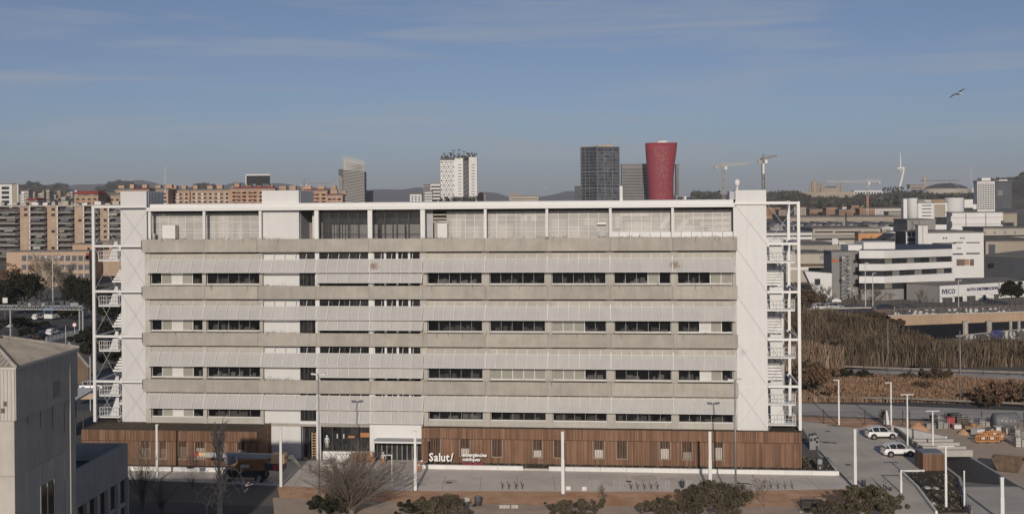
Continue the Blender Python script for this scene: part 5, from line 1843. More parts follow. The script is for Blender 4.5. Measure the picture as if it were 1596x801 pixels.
# skip
g = G(1572, 733)
sk = thing('skip_container', 'open rusty waste skip with sloped ends standing on the yard', 'skip', tuple(g), -0.5)
rustm = M('rusty_steel', (0.10, 0.075, 0.055), .85, .4, 1.2, col2=(0.19, 0.13, 0.085), streak=.2)
for sgn in (-.95, .95):
 MB().hexa([(-1.1, sgn - .05, .15), (1.1, sgn - .05, .15), (1.1, sgn + .05, .15), (-1.1, sgn + .05, .15), (-1.75, sgn - .05, 1.55), (1.75, sgn - .05, 1.55), (1.75, sgn + .05, 1.55), (-1.75, sgn + .05, 1.55)]).build('side_plate', rustm, sk, local=True)
 for k in range(4):
  x = -.9 + k * .6
  MB().box(x - .04, x + .04, sgn * 1.06 - .03, sgn * 1.06 + .03, .2, 1.5).build('rib', rustm, sk, local=True)
for sgn in (-1, 1):
 MB().hexa([(sgn * 1.08, -.9, .15), (sgn * 1.12, -.9, .15), (sgn * 1.12, .9, .15), (sgn * 1.08, .9, .15), (sgn * 1.70, -.9, 1.5), (sgn * 1.75, -.9, 1.5), (sgn * 1.75, .9, 1.5), (sgn * 1.70, .9, 1.5)]).build('end_plate', rustm, sk, local=True)
MB().box(-1.1, 1.1, -.9, .9, .1, .2).build('floor', rustm, sk, local=True)
# horizontal tank
g = G(1567, 667)
tk = thing('storage_tank', 'big dark grey cylindrical tank lying at the back of the yard', 'tank', tuple(g), 0.1)
MB().tube([(-1.75, 0, 1.1), (-1.55, 0, 1.1), (1.55, 0, 1.1), (1.75, 0, 1.1)], [.75, 1.0, 1.0, .75], 20).build('shell', M('tank_grey', (0.15, 0.15, 0.16), .6, .3, 1.2), tk, local=True, smooth=True)
for x in (-1, 1):
 MB().box(x - .15, x + .15, -.8, .8, 0, .4).build('saddle', concrete, tk, local=True)
for k in range(4):
 MB().obox((-1 + k * .6, -1.0, 1.25 - .1 * (k % 2)), (.22, .06, .22), .2 * k).build('patch', concrete_pale, tk, local=True)
# orange barriers
orb = M('barrier_orange', (0.48, 0.22, 0.08), .6, .15, 1.5)
def barrier(px, pyb, label, w=1.1, rz=0.0, mat=None):
 g = G(px, pyb)
 t = thing('site_barrier', label, 'barrier', tuple(g), rz, 'orange plastic site barriers')
 MB().box(-w, w, -.09, .09, .15, .28).box(-w, w, -.09, .09, .85, 1.0).build('frame', mat or orb, t, local=True)
 mb = MB()
 for k in range(9):
  x = -w + .05 + k * (2 * w - .1) / 8
  mb.box(x - .05, x + .05, -.06, .06, .281, .849)
 mb.build('slats', mat or orb, t, local=True)
 for x in (-w * .7, w * .7):
  MB().box(x - .12, x + .12, -.28, .28, 0, .149).build('foot', dark_metal, t, local=True)
 MB().box(-.22, .22, -.11, -.091, .5, .75).build('number_plate', blind_w, t, local=True)
barrier(1532, 690, 'orange plastic site barrier in front of the stacked ones, left end', 1.0, .08)
barrier(1546, 690, 'orange plastic site barrier in front of the stacked ones, right end', .95, -.05)
barrier(1536, 685.5, 'orange plastic site barrier in the middle row of the stack', 1.1, .15)
barrier(1549, 683, 'orange plastic site barrier at the back of the stack', 1.0, -.1)
barrier(1561, 687, 'orange plastic site barrier standing apart at the right', .5, .5)
# stores, crates, cages
def crate(px, pyb, w, h, mat, label, d=None, name='crate', cat='crate', lid=None, rz=0.0):
 g = G(px, pyb)
 t = thing(name, label, cat, tuple(g), rz)
 MB().box(-w / 2, w / 2, -(d or w) / 2, (d or w) / 2, .12, h).build('box', mat, t, local=True)
 MB().box(-w / 2 - .04, w / 2 + .04, -(d or w) / 2 - .04, (d or w) / 2 + .04, h + .001, h + .07).build('lid', lid or mat, t, local=True)
 for x in (-w * .35, w * .35):
  MB().box(x - .06, x + .06, -(d or w) / 2, (d or w) / 2, 0, .119).build('runner', timber_dark, t, local=True)
 return t
def cage(px, pyb, w, h, label, fill=None, mat=grey_metal):
 g = G(px, pyb)
 t = thing('wire_cage', label, 'cage', tuple(g))
 mb = MB()
 for x in (-w / 2, 0, w / 2):
  for y in (-w / 2, w / 2):
   mb.tube([(x, y, 0), (x, y, h)], .035, 4)
 for k in range(5):
  z = .08 + (h - .1) * k / 4
  mb.tube([(-w / 2, -w / 2, z), (w / 2, -w / 2, z), (w / 2, w / 2, z), (-w / 2, w / 2, z), (-w / 2, -w / 2, z)], .028, 4)
 mb.build('frame', mat, t, local=True)
 if fill:
  for k, (dx, hh) in enumerate(((-.22, .8), (.2, .6))):
   MB().obox((dx * w, 0, hh * h * .5), (w * .4, w * .7, hh * h), .1 * k).build('content', fill, t, local=True)
red_c = M('red_cabinet', (0.34, 0.06, 0.06), .6, .15, 1.5)
crate(1480, 664.5, 1.05, 1.25, red_c, 'red steel cabinet among the yard stores', name='cabinet', cat='cabinet')
crate(1491, 668.5, .95, .62, blind_w, 'white low box in front of the red cabinet')
crate(1455, 661, .85, 1.15, dark_metal, 'dark drum-like container left of the wire cages', name='container', cat='container')
cage(1468, 667, 1.5, 1.3, 'wire cage with pale sacks left of the red cabinet', blind_m)
cage(1449, 668, 1.2, .9, 'low wire cage behind the sand heap', concrete)
cage(1498, 661, 1.5, 1.3, 'wire cage with brown boxes right of the red cabinet', rustm)
cage(1519, 669, 1.5, 1.1, 'wire cage with orange boxes in the middle of the yard stores', orb)
cage(1533, 664, 1.7, 1.1, 'wire cage with grey scrap left of the lying tank', concrete)
cage(1588, 681, 1.6, 1.4, 'tall wire cage with grey blocks at the right border, rear one', concrete)
cage(1589, 695, 1.5, 1.5, 'tall wire cage with pale blocks at the right border, front one', concrete_pale)
crate(1524, 679, 1.2, .9, blind_w, 'white dome-topped sack on crates behind the orange barriers', rz=.3)
crate(1508, 671, 1.1, .7, M('crate_brown', (0.24, 0.16, 0.10), .9, .3, 2), 'brown wooden crate before the wire cages')
crate(1557, 672, 1.2, .6, blind_w, 'white covered crate below the lying tank')
crate(1572, 676, 1.1, .8, concrete, 'grey crate below the right end of the lying tank')
crate(1488, 654, 1.6, .8, M('crate_dark', (0.09, 0.08, 0.075), .9, .3, 2), 'dark low stack behind the red cabinet')
for k, (px, py, m_) in enumerate(((1505, 657, rustm), (1515, 660, concrete), (1540, 672, rustm), (1462, 655, concrete_pale), (1502, 676, dirt), (1526, 658, dark_metal), (1546, 675, concrete))):
 heap('rubble_heap', ['rusty scrap pile at the back of the yard', 'grey rubble pile beside the brown scrap', 'brown scrap pile left of the white covered crate', 'small pale rubble pile behind the wire cage', 'orange dirt pile before the brown crate', 'dark scrap pile by the guard fence', 'grey rubble pile at the end of the barriers'][k], px, py, 1.6, .7, m_, 20 + k)
heap('dirt_clods', 'small clods of tan dirt beside the waste skip', 1556, 731, 1.2, .25, dirt_tan, 31)
# palm and tarpaulin
g = G(1375, 662)
pt = thing('dwarf_palm', 'ragged dark palm against the fence beside a white tarpaulin', 'palm', tuple(g))
MB().tube([(0, 0, 0), (.1, 0, 1.3)], [.14, .1], 6).build('trunk', bark, pt, local=True)
mb = MB()
rr = random.Random(8)
for k in range(60):
 a, el = rr.uniform(0, 6.28), rr.uniform(-.5, 1.3)
 d = Vector((math.cos(a) * math.cos(el), math.sin(a) * math.cos(el), math.sin(el)))
 L1 = rr.uniform(.6, 1.15)
 p0 = Vector((.1, 0, 1.4))
 p1 = p0 + d * L1 * .6
 p2 = p0 + d * L1 + Vector((0, 0, -.25))
 w = Vector((-d.y, d.x, 0)).normalized() * .08 if abs(d.z) < .99 else Vector((.08, 0, 0))
 mb.poly([p0, p1 - w, p2, p1 + w])
mb.build('fronds', lf_dark, pt, local=True)
g = G(1382, 664)
tp = thing('folded_parasol', 'white folded parasol leaning beside the ragged palm', 'parasol', tuple(g))
MB().lathe((0, 0, 0.3), [(.42, 0), (.36, .5), (.2, 1.4), (.06, 1.9)], 8).build('cloth', kerb_white, tp, local=True)
MB().tube([(0, 0, 0), (0, 0, 2.4)], .04, 6).build('pole', grey_metal, tp, local=True)
# site fence along the street: dark posts and wires
fw = thing('site_fence', 'see-through site fence of dark posts between car park and dusty street', 'fence', tuple(G(1250, 658)))
fp = [(1284, 660, 637), (1348, 661, 638), (1381, 661, 638), (1407, 662, 638), (1418, 662, 640), (1473, 664, 642), (1530, 662, 640), (1596, 664, 642), (1235, 657, 636)]
fp.sort()
tops = []
for (px, pb_, pt_) in fp:
 g = G(px, pb_)
 h = ZP(px, pt_, g.y)
 MB().tube([g, (g.x, g.y, h)], .07, 5).build('post', dark_metal, fw)
 tops.append((g, h))
mb = MB()
for (g, h), (g2, h2) in zip(tops[:-1], tops[1:]):
 for f in (.15, .5, .95):
  mb.tube([(g.x, g.y, h * f), (g2.x, g2.y, h2 * f)], .012, 3)
mb.build('wire', grey_metal, fw)
# --- guard rails
def guard(pts, label, h=.75, mat=grey_metal, step=4.0, z=0.0):
 gs = [G(a, c, z) for a, c in pts]
 t = thing('guard_rail', label, 'guard rail', tuple(gs[0]))
 rl = MB()
 pom = mesh_of(MB().box(-.07, .07, -.06, .06, 0, h - .1), 'post', dark_metal)
 for a, c in zip(gs[:-1], gs[1:]):
  d = (c - a).normalized()
  n = Vector((-d.y, d.x, 0)) * .04
  z0, z1 = Vector((0, 0, h - .32)), Vector((0, 0, h))
  rl.hexa([p + z0 for p in (a - n, c - n, c + n, a + n)] + [p + z1 for p in (a - n, c - n, c + n, a + n)])
  ln = (c - a).length
  k = 0.0
  while k < ln:
   p = a + d * k
   piece('post', pom, t, p - gs[0])
   k += step
 rl.build('rail', mat, t)
 return t
rail_rust = M('old_guard_rail', (0.20, 0.175, 0.15), .8, .25, .8)
guard([(1180, 622), (1250, 625), (1420, 628), (1596, 636), (1720, 642)], 'long low guard rail along the near edge of the russet grass', .85, rail_rust)
guard([(1310, 576), (1420, 580), (1596, 586), (1720, 590)], 'guard rail between the reeds and the motorway slip road', .8, rail_rust)
# ---- embankment behind the reeds (terrain), carrying the upper road
em = MB()
XL, XRt = P(1150, 520, 236).x, P(1400, 520, 236).x
em.poly([(XL - 60, 212, 0), (XRt - 6, 212, 0), (XRt, 238, 6), (XL - 60, 238, 6)])
em.poly([(XL - 60, 238, 6), (XRt, 238, 6), (XRt, 252, 6), (XL - 60, 252, 6)])
em.poly([(XL - 60, 252, 6), (XRt, 252, 6), (XRt, 268, 6), (XL - 60, 268, 6)])
em.poly([(XRt - 6, 212, 0), (XRt + 12, 224, 0), (XRt + 4, 252, 0), (XRt, 238, 6)])
em.poly([(XRt, 238, 6), (XRt + 4, 252, 0), (XRt, 252, 6)])
em.poly([(XL - 60, 268, 6), (XRt, 268, 6), (XRt, 276, 0), (XL - 60, 276, 0)])
em.poly([(XRt, 252, 6), (XRt + 4, 252, 0), (XRt, 276, 0), (XRt, 268, 6)])
tag(em.build('embankment', M('embankment_soil', (0.085, 0.066, 0.048), 1, .3, .3)), kind='structure')
# upper road strip
def upper(px, py, z=6.0):
 return G(px, py, z)
tag(MB().poly([upper(1230, 486, 6.02), upper(1400, 486, 6.02), upper(1400, 477, 6.02), upper(1230, 477, 6.02)]).build('upper_road', asphalt), kind='structure')
guard([(1240, 487), (1300, 485), (1345, 484), (1395, 484)], 'pale guard rail along the upper road above the reeds', .8, road_dust, z=6.0)
# cars on the upper road
car('dark blue van-like car on the upper road left of the graffiti parapet', 1378, 481, 3.2, 4.6, M('car_blue', (0.03, 0.035, 0.05), .3, .2, 1), group='cars on the upper road', loc=upper(1376, 484.5))
car('white car half hidden behind the upper road guard rail, left end', 1283, 482, 0.1, 4.3, None, group='cars on the upper road', loc=upper(1280, 483.5))
car('silver car behind the upper road guard rail, middle one', 1300, 482, 0.1, 4.3, M('car_silver', (0.42, 0.43, 0.45), .3, .1, 1), group='cars on the upper road', loc=upper(1300, 482.5))
# ---- bridge with graffiti parapet
br = thing('road_bridge', 'concrete road bridge with graffiti parapet crossing above the dark underpass', 'bridge', tuple(P(1390, 500, 238)))
deckm = M('bridge_concrete', (0.42, 0.30, 0.21), .95, .12, .25, streak=.15)
def brq(mb, p0, p1, t0, t1, b0, b1, y0, y1, d):
 a, c = P(p0, t0, y0), P(p1, t1, y1)
 e_, f_ = P(p0, b0, y0), P(p1, b1, y1)
 return mb.hexa([(a.x, y0, e_.z), (c.x, y1, f_.z), (c.x, y1 + d, f_.z), (a.x, y0 + d, e_.z), (a.x, y0, a.z), (c.x, y1, c.z), (c.x, y1 + d, c.z), (a.x, y0 + d, a.z)])
brq(MB(), 1388, 1650, 492, 484, 508, 498, 236, 240, 13).build('deck', deckm, br)
brq(MB(), 1384, 1650, 491, 483.5, 492.5, 485, 235.8, 239.8, 0.5).build('string_course', concrete_pale, br)
# graffiti parapet panels
gm = bpy.data.materials.new('graffiti_paint')
gm.use_nodes = True
t_ = gm.node_tree
bs_ = t_.nodes['Principled BSDF']
bs_.inputs['Roughness'].default_value = .9
co_ = t_.nodes.new('ShaderNodeTexCoord')
mp_n = t_.nodes.new('ShaderNodeMapping')
mp_n.inputs['Scale'].default_value = (.30, 1, .5)
vo = t_.nodes.new('ShaderNodeTexVoronoi')
vo.feature = 'DISTANCE_TO_EDGE'
vo.inputs['Scale'].default_value = 1.3
wv = t_.nodes.new('ShaderNodeTexWave')
wv.inputs['Scale'].default_value = .9
wv.inputs['Distortion'].default_value = 9
wv.inputs['Detail'].default_value = 2
rp1 = t_.nodes.new('ShaderNodeValToRGB')
rp1.color_ramp.interpolation = 'CONSTANT'
rp1.color_ramp.elements[0].color = (.05, .05, .055, 1)
rp1.color_ramp.elements[1].position = .10
rp1.color_ramp.elements[1].color = (.42, .41, .39, 1)
e3 = rp1.color_ramp.elements.new(.42)
e3.color = (.22, .21, .21, 1)
mxn = t_.nodes.new('ShaderNodeMixRGB')
rp2 = t_.nodes.new('ShaderNodeValToRGB')
rp2.color_ramp.interpolation = 'CONSTANT'
rp2.color_ramp.elements[0].color = (0, 0, 0, 1)
rp2.color_ramp.elements[1].position = .62
rp2.color_ramp.elements[1].color = (1, 1, 1, 1)
mxn.inputs['Color2'].default_value = (.09, .085, .085, 1)
t_.links.new(co_.outputs['Object'], mp_n.inputs['Vector'])
t_.links.new(mp_n.outputs[0], vo.inputs['Vector'])
t_.links.new(mp_n.outputs[0], wv.inputs['Vector'])
t_.links.new(vo.outputs['Distance'], rp1.inputs['Fac'])
t_.links.new(wv.outputs['Fac'], rp2.inputs['Fac'])
t_.links.new(rp1.outputs['Color'], mxn.inputs['Color1'])
t_.links.new(rp2.outputs['Color'], mxn.inputs['Fac'])
t_.links.new(mxn.outputs['Color'], bs_.inputs['Base Color'])
segs = [(1392, 1462, 'g'), (1462, 1474, 'd'), (1474, 1533, 'g'), (1533, 1538, 'd'), (1538, 1574, 'g'), (1574, 1650, 'd')]
parm = M('parapet_dark', (0.10, 0.10, 0.105), .9, .2, .4)
for (a, c, kd) in segs:
 f0, f1 = (a - 1388) / 262, (c - 1388) / 262
 brq(MB(), a + .1, c - .1, 483.5 - 6 * f0, 483.5 - 6 * f1, 490.9 - 7.4 * f0, 490.9 - 7.4 * f1, 236 + 4 * f0 + .05, 236 + 4 * f1 + .05, .25).build('parapet', gm if kd == 'g' else parm, br)
fn = MB()
for k in range(28):
 px = 1390 + k * 9.2
 f = (px - 1388) / 262
 a = P(px, 483.4 - 6 * f, 237 + 4 * f)
 fn.box(a.x - .06, a.x + .06, a.y, a.y + .12, a.z - .2, a.z + 2.0)
tag(fn.build('fence_posts', dark_metal, br), kind='stuff')
for hz in (.7, 1.35, 2.0):
 MB().bar(P(1390, 483.4, 237.1) + Vector((0, 0, hz)), P(1640, 477.6, 240.9) + Vector((0, 0, hz)), .05).build('fence_rail', dark_metal, br)
for px in (1503.5, 1540.5, 1574, 1587):
 a = P(px, 502, 237.5)
 MB().tube([(a.x, 237.2, 0), (a.x, 237.2, a.z + .3)], .55 if px < 1570 else .3, 8).build('column', concrete, br)
grw = thing('graffiti_wall', 'low wall covered in graffiti below the bridge at the right', 'wall', tuple(P(1488, 530, 233)))
brq(MB(), 1490, 1650, 524, 508, 545, 545, 233, 233, .4).build('wall', gm, grw)
brq(MB(), 1490, 1650, 523, 507, 524, 508, 232.9, 232.9, .6).build('coping', concrete, grw)
brq(MB(), 1545, 1563, 515, 514, 532, 532, 232.8, 232.8, .15).build('blue_tag', M('blue_tag', (0.05, 0.06, 0.14), .9, .5, 1.2), grw)
gr2 = thing('graffiti_wall', 'long low ledge with scrawled graffiti at the mouth of the dark underpass', 'wall', tuple(P(1430, 540, 231)))
brq(MB(), 1432, 1545, 534, 532, 540, 544, 230, 230, .4).build('wall', gm, gr2)
brq(MB(), 1430, 1547, 533, 531, 534, 532, 229.9, 229.9, .6).build('coping', concrete, gr2)
# underpass back wall keeps it dark
tag(MB().box(XRt + 4, XRt + 90, 256, 257, 0, 4.2).build('underpass_wall', wall_grey), 'grey wall at the back of the underpass behind the bridge columns', 'wall')
# ================================================================ buildings on the plain at the right
win_dark = M('far_window', (0.03, 0.032, 0.036), .25, .4, .3, spec=.4)
wh_far = M('far_white', (0.68, 0.67, 0.65), .8, .05, .2, streak=.04)
beige_far = M('far_beige', (0.42, 0.38, 0.32), .9, .10, .08, streak=.08)
tan_far = M('far_tan', (0.36, 0.31, 0.25), .9, .12, .05)
grey_far = M('far_grey', (0.26, 0.25, 0.245), .9, .12, .08, streak=.1)
slate = M('slate_cladding', (0.075, 0.078, 0.088), .6, .12, .3, streak=.06)
roof_far = M('far_roof', (0.22, 0.20, 0.18), .9, .2, .08)
brick_far = M('far_brick', (0.36, 0.205, 0.125), .95, .18, .08, col2=(0.44, 0.30, 0.21))
def pbox(mb, p0, p1, pt, pb_, y, d):
 pm = (p0 + p1) / 2
 return mb.box(P(p0, pt, y).x, P(p1, pt, y).x, y, y + d, ZP(pm, pb_, y), ZP(pm, pt, y))
def pquad(mb, p0, y0, p1, y1, pt, pb_, d):
 """slanting face from (p0, y0) to (p1, y1); heights measured at the left end unless pairs."""
 t0, t1 = pt if isinstance(pt, tuple) else (pt, None)
 b0, b1 = pb_ if isinstance(pb_, tuple) else (pb_, None)
 a = P(p0, t0, y0)
 e_ = P(p0, b0, y0)
 zt0, zb0 = a.z, e_.z
 zt1 = zt0 if t1 is None else P(p1, t1, y1).z
 zb1 = zb0 if b1 is None else P(p1, b1, y1).z
 c = P(p1, 400, y1)
 n = Vector((-(y1 - y0), (c.x - a.x), 0)).normalized() * d
 if n.y < 0:
  n = -n
 return mb.hexa([(a.x, y0, zb0), (c.x, y1, zb1), (c.x + n.x, y1 + n.y, zb1), (a.x + n.x, y0 + n.y, zb0), (a.x, y0, zt0), (c.x, y1, zt1), (c.x + n.x, y1 + n.y, zt1), (a.x + n.x, y0 + n.y, zt0)])
def bldg(name, label, p0, p1, pt, y, d, mat, pieces=(), roof=None, cat='building', group=None, base=0.0, roofpx=1.2, side=None):
 """upright block seen at columns p0..p1, roof line at row pt, distance y; pieces = [(part, material, [(p0,p1,pt,pb)...])]."""
 a = P((p0 + p1) / 2, pt, y)
 t = thing(name, label, cat, (a.x, y, base), 0, group)
 mb = MB().box(P(p0, pt, y).x, P(p1, pt, y).x, y, y + d, base, a.z)
 mb.build('wall', mat, t)
 e_ = y * .0006
 x0, x1 = P(p0, pt, y).x, P(p1, pt, y).x
 rz_ = roofpx * y / F
 MB().box(x0 - e_, x1 + e_, y - e_, y + d + e_, a.z + .002, a.z + rz_).build('roof', roof or roof_far, t)
 ex = max(.06, y * .0004)
 for item in pieces:
  nm, m_, rects = item[:3]
  if len(item) > 3:                     # many tiny ones: one part of kind stuff
   mb = MB()
   for (a0, a1, t0, b0) in rects:
    pbox(mb, a0, a1, t0, b0, y - ex, ex + .02)
   tag(mb.build(nm, m_, t), kind='stuff')
  else:
   for (a0, a1, t0, b0) in rects:
    pbox(MB(), a0, a1, t0, b0, y - ex, ex + .02).build(nm, m_, t)
 return t
def grid(p0, p1, nx, pt, pb_, ny, fx=.5, fy=.5):
 out = []
 for i in range(nx):
  for j in range(ny):
   w, h = (p1 - p0) / nx, (pb_ - pt) / ny
   cx, cy = p0 + w * (i + .5), pt + h * (j + .5)
   out.append((cx - w * fx / 2, cx + w * fx / 2, cy - h * fy / 2, cy + h * fy / 2))
 return out
# white striped office with chamfered corner
so = thing('striped_office', 'white and dark striped three-storey office with chamfered corner and penthouse', 'building', tuple(P(1400, 470, 345).xy) + (0,))
yl, yc, yr = 347, 345, 356
bands = [((390.6, 388.2), (402.8, 399.2), white_paint, 0), ((411.6, 407.8), (422, 417.2), white_paint, 0), ((430.8, 425.6), (441.3, 437.5), white_paint, 0)]
ribs = [((402.8, 399.2), (411.6, 407.8)), ((422, 417.2), (430.8, 425.6)), ((441.3, 437.5), (450, 446))]
for (t_2, b_2, m_, _) in bands:
 pquad(MB(), 1339, yl, 1378, yc, (t_2[0] - .2, t_2[0]), (b_2[0], b_2[0]), 1.2).build('white_band', wh_far, so)
 pquad(MB(), 1378, yc, 1485 if t_2[0] < 430 else 1488, yr, t_2, b_2, 1.2).build('white_band', wh_far, so)
for (t_2, b_2) in ribs:
 for k in range(3):
  a, c = 1342 + k * 12, 1342 + (k + 1) * 12
  pquad(MB(), a + .3, yl + 1 - (yl - yc) * k / 3, c - .3, yl + 1 - (yl - yc) * (k + 1) / 3, (t_2[0], t_2[0]), (b_2[0], b_2[0]), .3).build('window', win_dark, so)
 for k in range(9):
  f0, f1 = k / 9, (k + 1) / 9
  tt = lambda pr, f: pr[0] + (pr[1] - pr[0]) * f
  pquad(MB(), 1379 + 104 * f0 + .4, yc + 1 + 11 * f0, 1379 + 104 * f1 - .4, yc + 1 + 11 * f1, (tt(t_2, f0), tt(t_2, f1)), (tt(b_2, f0), tt(b_2, f1)), .3).build('window', M('office_blind', (0.20, 0.19, .17), .6, .3, .3) if (k * 7 + int(t_2[0])) % 3 == 0 else win_dark, so)
ctr = [P(1341, 390, yl + 2), P(1378, 390, yc + 2), P(1484, 390, yr + 2), P(1484, 390, yr + 30), P(1341, 390, yl + 45)]
MB().prism([(p.x, p.y) for p in ctr], 0, P(1378, 391.5, yc).z).build('core', grey_far, so)
MB().prism([(p.x, p.y) for p in ctr], P(1378, 391.4, yc).z, P(1378, 390.9, yc).z).build('roof', dark_metal, so)
pbox(MB(), 1346, 1395, 377.5, 390.5, 356, 10).build('penthouse', wh_far, so)
pbox(MB(), 1322, 1344, 382, 394, 358, 8).build('penthouse', wh_far, so)
pbox(MB(), 1344, 1440, 450, 472, 351, 2).build('ground_storey', wh_far, so)
for a in (1352, 1366, 1407):
 pbox(MB(), a, a + 6, 452, 466, 350.8, .15).build('opening', win_dark, so)
# grey stair block with the lattice mast
gs = bldg('grey_block', 'plain grey concrete block left of the striped office with small square windows', 1296, 1341, 393, 352, 9, grey_far, [('window', win_dark, [(1330, 1333, 405 + k * 18.5, 410 + k * 18.5) for k in range(4)] + [(1335.5, 1337.5, 405 + k * 18.5, 410 + k * 18.5) for k in range(4)]), ('orange_sign', ink_orange, [(1297, 1299.5, 403, 409), (1300, 1309, 405.5, 408)])])
pbox(MB(), 1341, 1346, 393, 399, 351.5, 8).build('wall', wh_far, gs)
lm = thing('lattice_mast', 'slender rusty lattice mast in front of the plain grey block', 'mast', tuple(P(1317, 478, 349).xy) + (0,))
a, c = P(1313, 396, 349), P(1325, 396, 349)
mb = MB()
for x in (a.x, c.x):
 for y in (349, 350.6):
  mb.tube([(x, y, 0), (x, y, a.z)], .11, 4)
nz_ = 12
for k in range(nz_):
 z0, z1 = a.z * k / nz_, a.z * (k + 1) / nz_
 mb.tube([(a.x, 349, z0), (c.x, 349, z1)], .08, 3)
 mb.tube([(c.x, 349, z0), (a.x, 349, z1)], .08, 3)
 mb.tube([(a.x, 349, z1), (c.x, 349, z1)], .08, 3)
mb.build('lattice', grey_metal, lm)
for k in range(4):
 pbox(MB(), 1312 + (k % 2) * 9, 1317 + (k % 2) * 9, 400 + k * 16, 404 + k * 16, 348.6, .6).build('antenna_panel', concrete, lm)
# dealership shed
iv = thing('truck_dealership', 'low white IVECO Auto Distribucion hall with grey side wall and flat roof', 'building', tuple(P(1465, 472, 338).xy) + (0,))
yA, yB, yC = 338, 352, 346
pquad(MB(), 1465, yA, 1600, yB, (445.7, 438), (472, 462), 14).build('hall', wh_far, iv)
pquad(MB(), 1465, yA - .3, 1600, yB - .3, (445.7, 438), (462.8, 450.5), .29).build('fascia', white_paint, iv)
a, c = P(1413, 444, 347), P(1465, 445.7, yA + .1)
mb = MB().hexa([(a.x, 347, 0), (c.x - .05, yA + .1, 0), (c.x + 3, yA + 12, 0), (a.x + 3, 357, 0), (a.x, 347, c.z), (c.x - .05, yA + .1, c.z), (c.x + 3, yA + 12, c.z), (a.x + 3, 357, c.z)])
mb.build('side_hall', grey_far, iv)
d_ = P(1600, 438, yB)
MB().poly([(a.x, 347, c.z + .05), (c.x, yA, c.z + .05), (d_.x, yB, d_.z + .05), (d_.x + 1, yB + 16, d_.z + .06), (a.x + 6, 366, c.z + .06)]).build('roof', roof_far, iv)
dirv = (Vector((d_.x, yB, 0)) - Vector((c.x, yA, 0))).normalized()
ang = math.atan2(dirv.y, dirv.x)
def fascia_text(txt, px0, px1, pyb, h, dz=0.0):
 def on(px):
  t = UV(px, pyb)[0] / F
  s_ = (t * (yA - .42) - c.x) / (dirv.x - t * dirv.y)
  return P(px, pyb, yA - .42 + dirv.y * s_)
 p, q = on(px0), on(px1)
 me = text_mesh(txt, h, .06, .03, (Vector((q.x, q.y, 0)) - Vector((p.x, p.y, 0))).length)
 me.materials.append(ink_navy)
 o = link('lettering', me, iv)
 lo = TR[iv.name][0]
 o.location = (p.x - lo[0], p.y - lo[1], p.z - lo[2])
 o.rotation_euler = (0, 0, ang)
fascia_text('IVECO', 1468, 1489, 458.3, 1.35)
fascia_text('AUTO DISTRIBUCION', 1507, 1555.5, 453.4, .85)
for k, (a0, a1) in enumerate(((1469, 1484), (1488, 1500), (1507, 1520), (1529, 1536), (1544, 1556))):
 f = (a0 - 1465) / 135
 pquad(MB(), a0, yA + 14 * f - .15, a1, yA + 14 * (a1 - 1465) / 135 - .15, (464 - 9 * f, 463.5 - 9 * f), (472, 471), .14).build('bay_door', win_dark if k % 2 else M('bay_%d' % k, (0.10, 0.09, 0.08), .8, .3, .5), iv)
 pquad(MB(), a0 - 1, yA + 14 * f - .8, a1 + 1, yA + 14 * (a1 - 1465) / 135 - .8, (463.2 - 9 * f, 462.7 - 9 * f), (464 - 9 * f, 463.5 - 9 * f), .7).build('door_hood', wh_far, iv)
pquad(MB(), 1557, yB - 5.2, 1557.6, yB - 5.1, (438, 438), (462, 462), .1).build('pilaster', grey_far, iv)
# slate grey warehouse at the right border
sw = thing('slate_warehouse', 'dark slate grey corrugated warehouse at the right border behind the dealership', 'building', tuple(P(1560, 437, 440).xy) + (0,))
pquad(MB(), 1525, 438, 1640, 420, (398.5, 403), (438, 444), 60).build('wall', slate, sw)
pquad(MB(), 1525, 437.9, 1640, 419.9, (397.6, 402), (398.4, 402.9), 60.2).build('roof', roof_far, sw)
for (a0, a1, t0, b0) in ((1542, 1549, 410, 416), (1563, 1571, 412, 420), (1575, 1583, 413, 421)):
 pquad(MB(), a0, 434, a1, 433, (t0, t0 + .3), (b0, b0 + .3), .2).build('window', win_dark, sw)
# big white hall
wb = bldg('white_hall', 'large plain white industrial hall with thin dark slots behind the striped office', 1446, 1533, 363, 420, 12, wh_far,
    [('slot', win_dark, [(1453, 1490, 378.5, 380), (1486, 1501, 377.2, 378.6), (1506, 1527, 377.4, 378.8), (1484, 1501, 395, 397), (1506, 1527, 394, 396)]),
     ('gate', M('hall_gate', (0.16, .12, .10), .8, .3, .3), [(1491, 1503, 404, 414), (1512, 1518, 404, 414)]), ('red_gate', brick_far, [(1503.3, 1511, 404, 413)]),
     ('vent', win_dark, [(1470, 1472, 370, 372.5), (1474, 1476, 370, 372.5), (1497, 1499, 370, 372), (1501, 1503, 370, 372), (1492, 1494, 386, 388), (1495.5, 1497.5, 386, 388)])])
pbox(MB(), 1447, 1518, 360.5, 362.4, 424, 20).build('roof_deck', roof_far, wb)
bldg('white_block', 'narrow white tower block standing just left of the large white hall', 1431, 1446, 351.5, 418, 3, wh_far, [('seam', grey_far, [(1438, 1438.6, 353, 386)])])
bldg('dark_frame_block', 'small dark glazed block with pale frame left of the narrow white tower', 1412, 1431, 362, 430, 12, slate, [('pale_frame', wh_far, [(1412, 1413.5, 362, 388), (1413.6, 1430, 369, 370.3), (1413.6, 1430, 377, 378), (1420, 1421, 362, 368.8)])])
